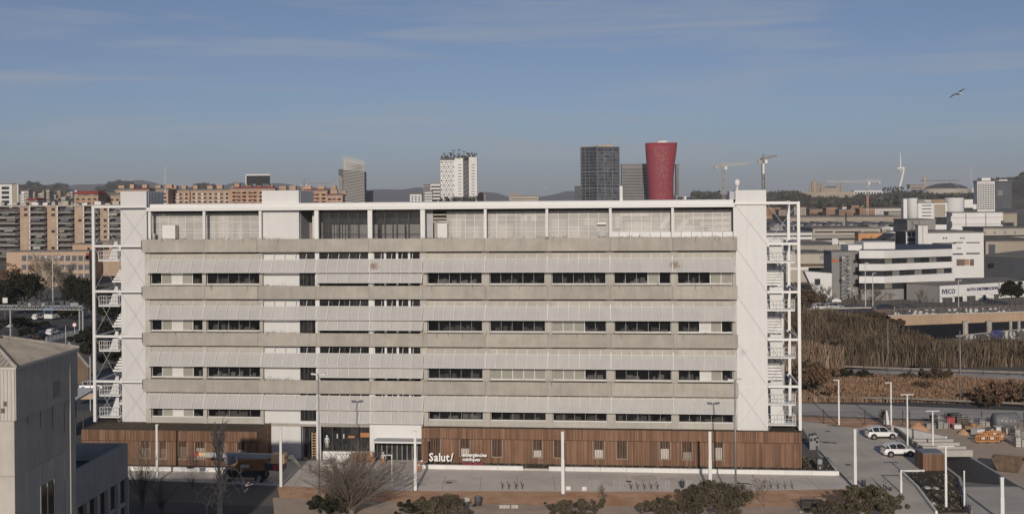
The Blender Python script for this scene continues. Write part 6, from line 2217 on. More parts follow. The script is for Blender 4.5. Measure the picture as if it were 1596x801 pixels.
# dark sawtooth shed, orange building
ss = thing('sawtooth_shed', 'small shed with dark pointed sawtooth ends beside the orange building', 'building', tuple(P(1396, 388, 440).xy) + (0,))
pbox(MB(), 1381, 1411, 373, 395, 442, 25).build('wall', slate, ss)
for k in range(2):
 a, b3, c = P(1384 + k * 13, 373, 441), P(1396 + k * 13, 365, 441), P(1396 + k * 13, 373, 441)
 mb = MB()
 mb.v += [tuple(a), tuple(b3), tuple(c)] + [(p.x, p.y + 25, p.z) for p in (a, b3, c)]
 mb.f += [(0, 2, 1), (3, 4, 5), (0, 1, 4, 3), (1, 2, 5, 4), (2, 0, 3, 5)]
 mb.build('sawtooth', slate, ss)
pbox(MB(), 1381, 1411, 362, 373, 470, 5).build('pale_wall', wh_far, ss)
ob = bldg('orange_building', 'small orange painted building with dark sloping solar roof behind the striped office', 1338, 1382, 363.5, 455, 5, M('orange_paint', (0.52, 0.27, 0.13), .9, .06, .2), [('window', win_dark, [(1357, 1359, 369, 370.5), (1368, 1371, 368.7, 370.3)])])
mb = MB()
q = [P(1340, 377, 440), P(1385, 377, 440), P(1380, 371.5, 450), P(1344, 371.5, 450)]
mb.poly(q)
mb.build('solar_roof', slate, ob)
# sheds and long buildings farther back
bldg('long_office', 'long beige two-storey block with dark ribbon slots in the middle distance', 1267, 1372, 356.5, 600, 40, beige_far,
  [('ribbon_window', win_dark, [(1270, 1298, 360.5, 362.6), (1302, 1342, 360.5, 362.6), (1346, 1369, 361, 363), (1271, 1345, 371, 374)]), ('ledge', grey_far, [(1268, 1371, 366, 369)])])
bldg('white_shed', 'low white banded shed seen through the right escape stair frame', 1190, 1266, 363, 560, 30, wh_far, [('dark_band', win_dark, [(1192, 1265, 367, 369), (1192, 1265, 373.5, 375), (1196, 1262, 379, 384)])])
bldg('corrugated_shed', 'beige corrugated shed with flat roof left of the grey block', 1235, 1320, 382.5, 470, 40, beige_far, [('rib', grey_far, [(1240 + k * 3.2, 1240.7 + k * 3.2, 383.5, 395) for k in range(25)], 1), ('roof_cabin', wh_far, [(1297, 1306, 372, 382.5), (1308, 1318, 378, 382)])])
bldg('beige_workshop', 'beige workshop wall with rusty canopy left of the plain grey block', 1225, 1296, 395.5, 420, 25, beige_far, [('stain', grey_far, [(1278, 1290, 398, 404)]), ('brown_canopy', rustm, [(1246, 1294, 411, 415)]), ('dark_bay', win_dark, [(1260, 1294, 417, 425)]), ('canopy_edge', wh_far, [(1230, 1279, 417, 420.5)])])
wa = thing('angular_annex', 'white wall with cut-off slanting end and square window left of the grey block', 'building', tuple(P(1275, 470, 350).xy) + (0,))
a = [P(1254, 423, 348), P(1296.5, 426, 348), P(1296.5, 476, 348), P(1268, 453, 348)]
mb = MB()
mb.v += [tuple(p) for p in a] + [(p.x, p.y + 3, p.z) for p in a]
mb.f += [(0, 3, 2, 1), (4, 5, 6, 7), (0, 1, 5, 4), (1, 2, 6, 5), (2, 3, 7, 6), (3, 0, 4, 7)]
mb.build('wall', wh_far, wa)
pbox(MB(), 1270, 1278.5, 434.5, 444, 347.7, .25).build('window', win_dark, wa)
ms = thing('small_marquee', 'small white gabled shelter below the slanting white wall', 'shelter', tuple(P(1304, 474, 344).xy) + (0,))
mb = MB()
p = [P(1297, 478, 343), P(1311, 478, 343), P(1311, 467.5, 343), P(1300, 464, 343), P(1297, 466, 343)]
mb.v += [tuple(q) for q in p] + [(q.x, q.y + 4, q.z) for q in p]
mb.f += [tuple(range(5)), tuple(range(5, 10))[::-1]] + [(k, k + 5, (k + 1) % 5 + 5, (k + 1) % 5) for k in range(5)]
mb.build('tent', wh_far, ms)
pbox(MB(), 1302, 1306, 470, 478, 342.8, .15).build('opening', grey_far, ms)
bldg('long_hall', 'very long beige hall with round vents at the right border', 1533, 1640, 356, 640, 30, beige_far, [('round_vent', grey_far, [(1534, 1537, 361, 364.5), (1549, 1552, 360.5, 364), (1565.5, 1568.5, 360.5, 364), (1581, 1584, 360.5, 364)]), ('dark_strip', win_dark, [(1533, 1640, 366.5, 368.5), (1533, 1640, 373, 375)])])
bldg('low_shed', 'low brown-roofed shed with cluttered yard at the right border', 1536, 1640, 376, 560, 60, tan_far, [('dark_door', slate, [(1541, 1551, 381, 396)])], roof=M('shed_roof', (0.20, .17, .14), .9, .3, .1))
yd = MB()
rr = random.Random(44)
for k in range(90):
 px, py = rr.uniform(1552, 1640), rr.uniform(382, 396)
 g = G(px, py)
 w = rr.uniform(.6, 2.2)
 yd.obox((g.x, g.y, w * .35), (w * 1.4, w, w * .7), rr.random())
tag(yd.build('scrap_yard', M('scrap', (0.26, .24, .22), .9, .4, .3, island=.6)), kind='stuff')
bldg('grey_link', 'grey two-part block between the exhibition building and the white hall', 1414, 1458, 343, 560, 20, grey_far, [('pier', roof_far, [(1421, 1424, 344, 360), (1432, 1434, 344, 360)])])
# FIRA exhibition building
fb = bldg('exhibition_building', 'white exhibition building with silver drums and FIRA lettering in the distance', 1431, 1476, 316, 900, 40, wh_far,
    [('slot_window', win_dark, [(1437, 1452, 319.7, 320.9), (1437, 1452, 325, 326.2), (1437, 1452, 330.4, 331.6), (1437, 1452, 335.8, 337), (1437, 1452, 341, 342.2)]), ('brown_panel', tan_far, [(1457, 1473.5, 318.5, 337)]), ('dark_void', win_dark, [(1457, 1480, 338, 350)]), ('joint', grey_far, [(1455.4, 1456, 317, 345)])])
pbox(MB(), 1431.5, 1473, 311, 316, 899, 20).build('sign_band', grey_far, fb)
pbox(MB(), 1453, 1472, 311.5, 315.5, 898.5, .4).build('brick_strip', brick_far, fb)  # brick-coloured strip on the sign band
me = text_mesh('FIRA', 1.7, .2, .06, P(1451.5, 315, 898).x - P(1441, 315, 898).x)
me.materials.append(ink_white)
o = link('lettering', me, fb)
p = P(1441, 315.4, 898)
lo = TR[fb.name][0]
o.location = (p.x - lo[0], p.y - lo[1], p.z - lo[2])
for (a, c, t0, b0) in ((1415, 1431, 309.5, 346), (1474, 1503, 309, 333)):
 pc = P((a + c) / 2, t0, 903)
 r = (P(c, t0, 903).x - P(a, t0, 903).x) / 2
 MB().lathe((pc.x, 903 + r * .3, 0), [(r, 0), (r, pc.z), (r * .98, pc.z + .3)], 24).build('silver_drum', wh_far, fb, smooth=True)
pbox(MB(), 1408, 1415, 310, 353, 905, 6).build('end_slab', wh_far, fb)
pbox(MB(), 1503, 1516.5, 311, 324, 910, 30).build('rear_wing', wh_far, fb)
pbox(MB(), 1516.6, 1522, 318.5, 326, 910, 30).build('rear_wing', wh_far, fb)
lw = bldg('white_pavilion', 'long bright white pavilion of big panels before the white grid tower', 1482, 1563, 331.5, 780, 8, wh_far, [('panel_joint', roof_far, [(1505, 1506, 333, 354), (1536, 1537, 333, 354)]), ('seam', grey_far, [(1482, 1563, 338.8, 339.2), (1482, 1563, 349, 349.4)]), ('end_box', slate, [(1479, 1484, 331, 337), (1480, 1484, 345, 355)])])
pbox(MB(), 1561, 1564.5, 344, 350, 779, 5).build('end_notch', slate, lw)
bldg('dark_pavilion', 'low dark brown block at the right end of the white pavilion', 1563, 1585, 333, 790, 30, tan_far, [('void', win_dark, [(1563, 1580, 347, 352)])])
wt = bldg('white_grid_tower', 'white office tower with a regular grid of small windows at the far right', 1523, 1550.5, 283, 1000, 8, wh_far, [('window_grid', win_dark, grid(1524, 1550, 10, 286, 327, 14, .62, .5), 1)])
pbox(MB(), 1530, 1544, 277.5, 282.2, 1005, 10).build('roof_block', wh_far, wt)
dt = bldg('dark_glass_tower', 'dark glass office tower standing right of the white grid tower', 1551.5, 1577, 283, 1010, 24, M('far_glass_block', (0.06, 0.068, 0.085), .3, .3, .2, spec=.5), [('floor_line', grey_far, [(1551.5, 1577, 286 + k * 3.1, 286.6 + k * 3.1) for k in range(13)], 1), ('painted_reflection', grey_far, [(1555, 1563, 297, 305)])])  # one pale plate is painted as a reflection on the dark glass
pbox(MB(), 1557, 1570, 280, 282.3, 1015, 10).build('roof_block', wh_far, dt)
# brick quarter and sheds in front of the hill
rr = random.Random(21)
cols_ = [brick_far, tan_far, beige_far, brick_far, wh_far]
spec = [(1193, 1216, 325), (1214, 1236, 328), (1238, 1256, 324), (1262, 1290, 327), (1288, 1304, 324.5), (1308, 1330, 328), (1313, 1327, 323), (1326, 1345, 321), (1340, 1364, 326), (1350, 1392, 329), (1364, 1408, 325.5), (1385, 1412, 331)]
lab = ['low brick block', 'long low tan block', 'pale small block', 'long brick block', 'narrow brick block', 'wide brick block', 'white boxy block', 'stepped brick block', 'dense brick block', 'low tan brick block', 'white long low block', 'pale long low block']
plc = ['behind the right escape stair', 'just right of the escape stair frame', 'below the dark wood on the hill', 'in the far brick quarter', 'between brick roofs', 'left of the white boxy one', 'on top of the brick quarter', 'with a pointed outline', 'beneath the crane tower', 'right of the crane foot', 'at the right end of the quarter', 'by the exhibition slab']
for k, (a, c, t0) in enumerate(spec):
 m_ = [brick_far, tan_far, beige_far, brick_far, brick_far, brick_far, wh_far, brick_far, brick_far, tan_far, wh_far, beige_far][k]
 bldg('city_block', lab[k] + ' ' + plc[k], a, c, t0, 1480 - (k % 3) * 40, 18, m_, [('window_rows', win_dark, grid(a + 1, c - 1, int((c - a) / 2.2), t0 + 1.5, t0 + 12, 4, .5, .45), 1)], roof=roof_far if k % 2 else brick_far, group='city blocks below the hill')
bldg('tan_embankment_wall', 'very long plain tan wall running below the brick quarter', 1228, 1412, 338.5, 1100, 60, tan_far, [('course', grey_far, [(1230, 1410, 344, 344.6)])], cat='wall')
sh = thing('sawtooth_sheds', 'row of dark sawtooth factory roofs in the distance below the tan wall', 'factory', tuple(P(1300, 360, 860).xy) + (0,))
for k in range(22):
 a = P(1196 + k * 9.6, 352, 860)
 c = P(1196 + (k + 1) * 9.6 - .6, 352, 860)
 zt = ZP(1200 + k * 9.6, 347.5 + (k % 3) * .6, 860)
 mb = MB()
 mb.v += [(a.x, 860, a.z - 4), (c.x, 860, a.z - 4), (c.x, 860, a.z), (c.x - .4, 860, zt), (a.x, 860, a.z)]
 mb.v += [(x, y + 50, z) for (x, y, z) in mb.v]
 mb.f += [tuple(range(5)), tuple(range(5, 10))[::-1]] + [(q, q + 5, (q + 1) % 5 + 5, (q + 1) % 5) for q in range(5)]
 mb.build('shed_bay', grey_far if k % 3 else slate, sh)
pbox(MB(), 1190, 1412, 352, 372, 862, 40).build('base_wall', tan_far, sh)
# scatter of small flat roofs on the plain
rf = random.Random(77)
for k in range(26):
 px = rf.uniform(1195, 1410)
 y = rf.uniform(640, 840)
 w = rf.uniform(4, 16)
 pt_ = 305 + 1820 * rf.uniform(22, 27) / y - ROLL * (px - CX)
 m_ = rf.choice((wh_far, beige_far, grey_far, tan_far))
 nm = {'far_white': 'white', 'far_beige': 'beige', 'far_grey': 'grey', 'far_tan': 'tan'}[m_.name]
 bldg('low_roof_block', 'low %s flat-roofed shed on the industrial plain before the sawtooth factory' % nm, px, px + w, pt_, y, rf.uniform(8, 30), m_, roof=rf.choice((roof_far, wh_far, grey_far)), group='low sheds on the industrial plain')
# ================================================================ the left side: apartment blocks, school, motorway
brick_l = M('apartment_brick', (0.42, 0.275, 0.185), .95, .14, .15, col2=(0.50, 0.35, 0.245))
ledge_l = M('balcony_slab', (0.36, 0.33, 0.29), .9, .12, .4)
rail_l = M('balcony_rail', (0.20, 0.19, 0.18), .8, .3, .3, objvar=.3)
awn_cols = [M('awning_%d' % k, c, .9, .1, 1) for k, c in enumerate(((0.22, .20, .17), (0.13, .17, .13), (0.45, .44, .42), (0.14, .15, .20), (0.33, .27, .20)))]
yA_ = 613.0
ap = thing('apartment_block', 'long nine-storey brick apartment block with stacked balconies at the left edge', 'apartment block', tuple(P(90, 400, yA_).xy) + (0,))
PITA, TOPA = 8.6, 322.0
strips = [(-20, -6), (31, 47), (73.5, 90), (116, 131), (156, 170), (197, 211)]
bays = [(-6, 31), (47, 73.5), (90, 116), (131, 156), (170, 197)]
rr = random.Random(15)
for (a, c) in strips:
 pbox(MB(), a, c, TOPA, 405, yA_, 12).build('brick_bay', brick_l, ap)
 pbox(MB(), c - 1.6, c - .1, TOPA - 1, 405, yA_ - .5, .49).build('white_downpipe_strip', wh_far, ap)
 for k in range(9):
  y_ = TOPA + 2.4 + PITA * k
  w0 = a + (c - a) * .40
  o = pbox(MB(), w0, w0 + (c - a) * .34, y_, y_ + 4.0, yA_ - .12, .11).build('window', rr.choice((win_dark, M('shutter_%d_%d' % (int(a + 30), k), (0.40, .35, .28), .9))), ap)
  pbox(MB(), a + .4, c - 2, y_ - 2.0, y_ - 1.0, yA_ - .06, .05).build('string_course', ledge_l, ap)
for (a, c) in bays:
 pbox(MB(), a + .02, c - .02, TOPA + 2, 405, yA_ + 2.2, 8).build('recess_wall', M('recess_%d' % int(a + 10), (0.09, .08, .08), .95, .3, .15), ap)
 for k in range(9):
  y_ = TOPA + 2 + PITA * k
  so_ = pbox(MB(), a - 1, c - 2.5, y_ + 7.6, y_ + 8.4, yA_ - 1.3, 3.4).build('balcony', ledge_l, ap)
  pbox(MB(), a - .8, a + (c - a) * .80, y_ + 4.9, y_ + 7.4, yA_ - 1.28, .12).build('rail', rail_l, so_)
  if rr.random() < .6:
   x0 = a + rr.uniform(0, .5) * (c - a)
   x1 = min(c - 2, x0 + rr.uniform(.25, .55) * (c - a))
   pbox(MB(), x0, x1, y_ + .6, y_ + rr.uniform(2, 4.6), yA_ - 1.1, .1).build('awning', rr.choice(awn_cols), so_)
  x0 = a + rr.uniform(.1, .6) * (c - a)
  pbox(MB(), x0, x0 + 3.2, y_ + 1.8, y_ + 5.5, yA_ + 2.1, .09).build('balcony_door', win_dark, so_)
pbox(MB(), -22, 212, TOPA - 2.2, TOPA - .05, yA_ - .4, 12.6).build('cornice', ledge_l, ap)
for k in range(14):
 px = -15 + k * 16 + rr.uniform(-3, 3)
 h = rr.uniform(2.5, 6.5)
 pbox(MB(), px, px + rr.uniform(5, 11), TOPA - 2.1 - h, TOPA - 2.2, yA_ + 3, 4).build('roof_hut', rr.choice((beige_far, wh_far, beige_far)), ap)
# brick towers with red and grey hats behind
def hat_block(p0, p1, pt, y, roofm, label, name='apartment_tower', hat=5.0, rows=3, group=None, cat='apartment block', bm=None, extra=()):
 t = bldg(name, label, p0, p1, pt + hat, y, 16, bm or brick_l, [('window', win_dark, grid(p0 + 1, p1 - 1, max(2, int((p1 - p0) / 8)), pt + hat + 2, pt + hat + 2 + 6 * rows, rows, .5, .45))] + list(extra), roof=ledge_l, cat=cat, group=group)
 x0, x1 = P(p0 - 1, pt, y).x, P(p1 + 1, pt, y).x
 z0, z1 = ZP((p0 + p1) / 2, pt + hat, y) + .9, ZP((p0 + p1) / 2, pt, y)
 i = (x1 - x0) * .10
 MB().hexa([(x0, y - 1, z0), (x1, y - 1, z0), (x1, y + 17, z0), (x0, y + 17, z0), (x0 + i, y + 3, z1), (x1 - i, y + 3, z1), (x1 - i, y + 13, z1), (x0 + i, y + 13, z1)]).build('hipped_roof', roofm, t)
 return t
red_roof = M('red_roof', (0.30, 0.075, 0.055), .9, .15, .2)
grn_roof = M('grey_green_roof', (0.21, 0.205, 0.17), .9, .15, .2)
hat_block(115.5, 153, 297.5, 720, red_roof, 'brick apartment tower with bright red hipped roof left of the white stair tower', hat=8)
hat_block(152.5, 188, 300.5, 740, grn_roof, 'brick apartment tower with grey-green roof touching the white stair tower', hat=6)
hat_block(40, 56, 309, 760, red_roof, 'small brick tower with dark red roof behind the balcony block', hat=6)
hat_block(58, 78, 311, 800, grn_roof, 'small grey-roofed block behind the balcony block at left', hat=4)
hat_block(90, 113, 313, 790, grn_roof, 'wide pale block with flat grey roof behind the balcony block', hat=3, bm=beige_far)
hat_block(205, 232, 293, 900, red_roof, 'red-roofed brick tower peeping over the left white stair tower', hat=4)
wa_ = bldg('white_apartment_tower', 'white balconied apartment tower with brown side wall at the far left edge', -14, 19, 287.5, 640, 6, wh_far, [('balcony_void', win_dark, [(-12 + 14.5 * i, -12 + 14.5 * i + 11.5, 291 + 7.2 * k, 295.4 + 7.2 * k) for i in range(2) for k in range(6)])])
pbox(MB(), 19.05, 27, 287, 320, 640.5, 1.0).build('side_wall', tan_far, wa_)
pbox(MB(), 27.05, 28.5, 287, 320, 640.3, 1.2).build('corner_pilaster', wh_far, wa_)
# brick blocks seen over the roof
hp = [(180, 262, 293.5, 1150, grn_roof, 'long brick apartment block with grey cornice right behind the left white stair tower', 3.5),
   (258, 296, 295, 1170, grn_roof, 'brick apartment block with grey cornice above the roof, left of the twin one', 3.0),
   (297, 359, 294.5, 1160, grn_roof, 'wide brick apartment block with grey cornice and white balconies above the roof', 3.0),
   (359, 428, 291, 1150, red_roof, 'brick apartment block with red roof carrying the black billboard', 4.5),
   (428, 472, 296, 1170, grn_roof, 'brick apartment block with grey roof behind the middle white stair tower', 3.0),
   (471, 510, 295, 1140, red_roof, 'brick apartment block with red roof right of the middle white stair tower', 3.5),
   (508, 534, 302, 1120, red_roof, 'lower brick apartment block with red roof touching the slanted tower', 3.5)]
for (a, c, t0, y, m_, l_, ht) in hp:
 n = max(2, int((c - a) / 12))
 ex = []
 for i in range(n):
  b0 = a + (c - a) * (i + .3) / n
  ex += [(b0, b0 + (c - a) / n * .5, t0 + ht + 4.2 + 5.3 * k, t0 + ht + 6.4 + 5.3 * k) for k in range(4)]
 hat_block(a, c, t0, y, m_, l_, hat=ht, rows=3, bm=brick_l, extra=[('white_balcony', wh_far if m_ is grn_roof else red_roof, ex)])
 t = [o for o in COL.objects if o.get('label') == l_][0]
 for k in range(int((c - a) / 18) + 1):
  px = a + 4 + 18 * k + rr.uniform(0, 5)
  pbox(MB(), px, px + rr.uniform(6, 11), t0 - rr.uniform(3.5, 6.5), t0 + .2, y + 5, 6).build('roof_hut', brick_l, t)
bb_ = thing('billboard', 'black rooftop billboard with white rim on the red-roofed brick block', 'billboard', tuple(P(402, 291, 1152)))
pbox(MB(), 384, 420.5, 274, 287, 1150, .8).build('panel', M('billboard_black', (0.012, .012, .014), .6, .2, .3), bb_)
pbox(MB(), 383, 421, 271.8, 273.8, 1149.5, 1.4).build('top_rim', wh_far, bb_)
pbox(MB(), 382.6, 383.9, 273.81, 288, 1149.5, 1.4).build('side_rim', wh_far, bb_)
mb = MB()
for k in range(9):
 pbox(mb, 385 + k * 4.3, 385.7 + k * 4.3, 287.05, 291, 1150.2, .5)
tag(mb.build('support_struts', roof_far, bb_), kind='stuff')
mst = thing('radio_mast', 'very thin white radio mast rising above the roof near the left stair tower', 'mast', tuple(P(257.5, 300, 1100)))
p0, p1 = P(257.5, 302, 1100), P(257.5, 258, 1100)
MB().tube([p0, p0.lerp(p1, .5), p1], [.35, .25, .15], 5).build('pole', wh_far, mst)
MB().tube([p0.lerp(p1, .3), p0.lerp(p1, .34)], .6, 6).build('collar', grey_far, mst)
# school
sc_m = M('school_orange', (0.44, 0.32, 0.235), .95, .08, .2)
bldg('school_building', 'low orange-beige school building with rows of windows and pale piers below the apartments', 10, 139, 392.5, 432, 7, sc_m,
  [('window', M('school_window', (0.10, .10, .11), .4, .4, .3), [(34 + 9.8 * k, 40.6 + 9.8 * k, 398.5 + 14 * j, 406.5 + 14 * j) for k in range(11) for j in range(3)]),
   ('pier', beige_far, [(41.2 + 9.8 * k, 42.9 + 9.8 * k, 397, 440) for k in range(10)]),
   ('red_end', red_roof, [(134, 138.8, 394, 404)])])
bldg('orange_gable_house', 'orange house wing with red strip behind the left white steel post', 113, 145, 381, 470, 10, brick_l, [('window', win_dark, [(136, 140, 386, 392)])])
bldg('orange_gable_house', 'pale orange house with dark upper window behind the left escape stair', 146, 196, 378, 480, 10, sc_m, [('window', win_dark, [(150, 158, 383, 389), (162, 170, 383, 389), (174, 182, 383, 389)])])
# motorway sign gantry
gy = 262.0
gn = thing('sign_gantry', 'steel lattice sign gantry with a row of sign backs across the motorway at left', 'gantry', tuple(P(60, 500, gy).xy) + (0,))
def px3(px, py, y=gy):
 return P(px, py, y)
mb = MB()
for dy in (0, 1.2):
 for py in (476.5, 482.5):
  mb.bar(px3(-30, py - 1, gy + dy), px3(128, py + .2, gy + dy), .22)
mb.build('chord', grey_metal, gn)
mb = MB()
for k in range(24):
 a = -30 + k * 6.6
 mb.bar(px3(a, 482.4), px3(a + 3.3, 476.5), .12)
 mb.bar(px3(a + 3.3, 476.5), px3(a + 6.6, 482.4), .12)
tag(mb.build('lattice', grey_metal, gn), kind='stuff')
for px in (14.5, 122.5, 127.5):
 b_ = px3(px, 476)
 MB().bar((b_.x, gy + .6, 0), (b_.x, gy + .6, b_.z), .32).build('leg', grey_metal, gn)
for k, px in enumerate((30, 39, 52, 60.5, 72.5, 82, 96, 105)):
 pbox(MB(), px - 3.2, px + 3.2, 469 + (k % 3) * .6, 476.3, gy - .3, .3).build('sign_back', slate, gn)
pbox(MB(), 4, 11.5, 464, 472, gy - .3, .3).build('white_box', wh_far, gn)
for (a, c) in ((43, 48), (64, 70), (107, 122)):
 pbox(MB(), a, c, 472, 475.5, gy, .25).build('walkway_rail', grey_metal, gn)
# vehicles on the motorway
bus_p = G(75, 499)
bus = thing('coach', 'white and blue coach driving away under the sign gantry', 'coach', tuple(bus_p), -0.25)
bluem = M('coach_blue', (0.12, 0.24, 0.48), .4, .1, 1)
MB().box(-1.25, 1.25, 0, 9, .45, 1.6).build('lower_body', white_paint, bus, local=True)
MB().box(-1.22, 1.22, .05, 8.95, 1.601, 2.6).build('window', glass_dark, bus, local=True)
MB().box(-1.25, 1.25, 0, 9, 2.601, 3.25).build('upper_body', bluem, bus, local=True)
for x in (-1.2, 1.2):
 MB().box(x - .07, x + .07, -.03, .1, 1.601, 2.6).build('pillar', bluem, bus, local=True)
MB().box(-1.1, 1.1, -.05, -.005, .55, 1.3).build('rear_panel', wh_far, bus, local=True)
for y in (1.8, 6.8):
 for x in (-1.1, 1.1):
  MB().tube([(x - .15, y, .5), (x + .15, y, .5)], .5, 12).build('wheel', rubber, bus, local=True)
car('white estate car beside the coach under the sign gantry', 60, 498, 1.35, 4.4, None, group='cars on the motorway')
car('white car on the near motorway lane below the sign gantry', 82, 522, 1.45, 4.4, None, group='cars on the motorway')
car('dark car on the near motorway lane left of the round speed sign', 64, 528, 1.4, 4.3, M('car_dark', (0.03, .03, .035), .3, .2, 1), group='cars on the motorway')
car('white car passing left of the near end of the gantry trees', 22, 510, 1.35, 4.3, None, group='cars on the motorway')
car('white hatchback parked beside the left white steel post', 143, 608, 0.1, 3.9, None)
car('white car parked behind the hatchback near the left steel post', 126, 595, 0.15, 3.9, None)
car('dark car parked inside the foot of the left steel frame', 172, 605, 0.1, 3.9, MATS['car_dark'])
# speed sign, lamps, fence
sp = thing('speed_sign', 'round white road sign with red ring on a pole by the motorway', 'road sign', tuple(G(116.5, 530)))
MB().tube([(0, 0, 0), (0, 0, 3.6)], .06, 6).build('pole', galv, sp, local=True)
MB().tube([(0, -.10, 3.5), (0, -.06, 3.5)], .52, 16).build('ring', lred, sp, local=True)
MB().tube([(0, -.13, 3.5), (0, -.101, 3.5)], .40, 16).build('disc', white_paint, sp, local=True)
for (px, pyb, pyt, l_) in ((102.5, 535, 508, 'small dark-headed pole left of the round speed sign'), (141, 640, 555, 'grey lamp pole with short arm left of the left steel frame')):
 g = G(px, pyb)
 h = ZP(px, pyt, g.y)
 t = thing('lamp_post', l_, 'pole', tuple(g))
 MB().tube([(0, 0, 0), (0, 0, h)], .07, 6).build('pole', galv, t, local=True)
 MB().box(-.25, .25, -.1, .1, h, h + .18).build('lamp_head', dark_metal, t, local=True)
g = P(82.5, 470, 330)
dl = thing('street_lamp', 'tall street lamp with two curved arms before the orange school', 'street lamp', (g.x, 330, 0))
h = ZP(82.5, 404, 330)
MB().tube([(0, 0, 0), (0, 0, h)], [.14, .09], 6).build('pole', galv, dl, local=True)
for s_ in (-1, 1):
 MB().tube([(0, 0, h - .3), (s_ * .7, 0, h + .5), (s_ * 1.7, 0, h + .7)], .06, 5).build('arm', galv, dl, local=True)
 MB().obox((s_ * 2.0, 0, h + .68), (.8, .3, .16)).build('lamp_head', galv, dl, local=True)
fnc = thing('railing_fence', 'pale metal railing slanting along the motorway edge', 'fence', tuple(G(60, 538)))
a, c = G(72, 534), G(124, 521)
mb, mb2 = MB(), MB()
for k in range(26):
 p = a.lerp(c, k / 25)
 mb.box(p.x - .05, p.x + .05, p.y - .05, p.y + .05, 0, 1.3)
tag(mb.build('palings', galv, fnc), kind='stuff')
for z in (.25, 1.3):
 mb2.bar(a + Vector((0, 0, z)), c + Vector((0, 0, z)), .09)
mb2.build('rails', galv, fnc)
# retaining wall and low white roof by the annex
rw = thing('retaining_wall', 'brown sloping retaining wall beside the motorway ramp at left', 'wall', tuple(G(128, 560)))
a, c = P(108, 534, 205), P(138, 562, 200)
mb = MB()
mb.v += [(a.x, 205, 0), (c.x, 200, 0), (c.x, 200, ZP(138, 572, 200)), (a.x, 205, a.z)]
mb.v += [(x, y + .5, z) for (x, y, z) in mb.v]
mb.f += [(0, 1, 2, 3), (7, 6, 5, 4), (0, 4, 5, 1), (1, 5, 6, 2), (2, 6, 7, 3), (3, 7, 4, 0)]
mb.build('wall', M('brown_wall', (0.20, .145, .10), .95, .2, .4), rw)
MB().bar(P(107, 533.6, 204.9), P(138.5, 571.5, 199.9), .25).build('coping', concrete, rw)
bw = thing('brick_garden_wall', 'low orange brick wall behind the near tower building', 'wall', tuple(G(125, 625)))
pbox(MB(), 100, 146, 614, 622, 178, .4).build('wall', brick_l, bw)
pbox(MB(), 99.8, 146.2, 613, 613.9, 177.9, .6).build('coping', ledge_l, bw)
cp = thing('flat_canopy', 'flat white canopy roof on dark posts behind the near tower building', 'canopy', tuple(G(125, 645)))
q0, q1 = P(106, 632, 150), P(147, 619, 165)
MB().hexa([(q0.x - 6, 150, 5.0), (q1.x + 1.2, 150, 5.0), (q1.x, 166, 5.0), (q0.x - 6, 166, 5.0), (q0.x - 6, 150, 5.25), (q1.x + 1.2, 150, 5.25), (q1.x, 166, 5.25), (q0.x - 6, 166, 5.25)]).build('roof', wh_far, cp)
for k in range(4):
 MB().box(q0.x + k * 1.8, q0.x + k * 1.8 + .12, 150.2, 150.32, 0, 4.99).build('post', dark_metal, cp)
MB().box(q0.x - 5, q1.x, 158, 158.2, 0, 4.99).build('back_wall', slate, cp)
# ================================================================ skyline
# --- slanted louvred tower
tw = thing('slanted_tower', 'pale louvred office tower with sloping top and open grid crown on the skyline', 'tower', tuple(P(552, 315, 1500).xy) + (0,))
yT = 1500.0
lou = M('louvre_pale', (0.47, 0.45, 0.42), .8, .05, .05)
gcore = M('louvre_core', (0.07, .07, .075), .5, .2, .05)
pquad(MB(), 535.5, yT + 3, 568.5, yT + 3, (264, 268), (330, 330), 24).build('core', gcore, tw)
mb = MB()
for k in range(26):
 t0 = 264 + k * 2.35
 pquad(mb, 535, yT, 569, yT, (t0, t0 + 3.2), (t0 + 1.15, t0 + 4.35), 2.2)
tag(mb.build('louvres', lou, tw), kind='stuff')
mb = MB()
for k in range(12):
 a = 535 + k * 34 / 11
 pquad(mb, a - .35, yT, a + .35, yT, (243 + 8 * k / 11, 243 + 8 * k / 11), (264 + 3 * k / 11, 264 + 3 * k / 11), 1)
for k in range(8):
 pquad(mb, 535, yT - .1, 569, yT - .1, (243 + k * 2.8, 251 + k * 2.0), (244 + k * 2.8, 252 + k * 2.0), .8)
tag(mb.build('crown_grid', lou, tw), kind='stuff')
pquad(MB(), 536, yT + 22, 568, yT + 22, (248, 255), (264, 268), 1).build('crown_back', lou, tw)
pbox(MB(), 527.5, 535, 264, 330, yT + 18, 10).build('side_core', gcore, tw)
mb = MB()
for k in range(16):
 t0 = 273 + k * 2.35
 pquad(mb, 526.5, yT + 14, 534.6, yT + 10, (t0, t0 + 4.5), (t0 + 1.1, t0 + 5.6), 1.5)
tag(mb.build('side_louvres', lou, tw), kind='stuff')
bldg('grey_side_block', 'slim grey block close behind the slanted louvred tower', 570, 579, 298.5, 1600, 20, grey_far, [('window_rows', win_dark, grid(571, 578, 3, 301, 318, 5), 1)])
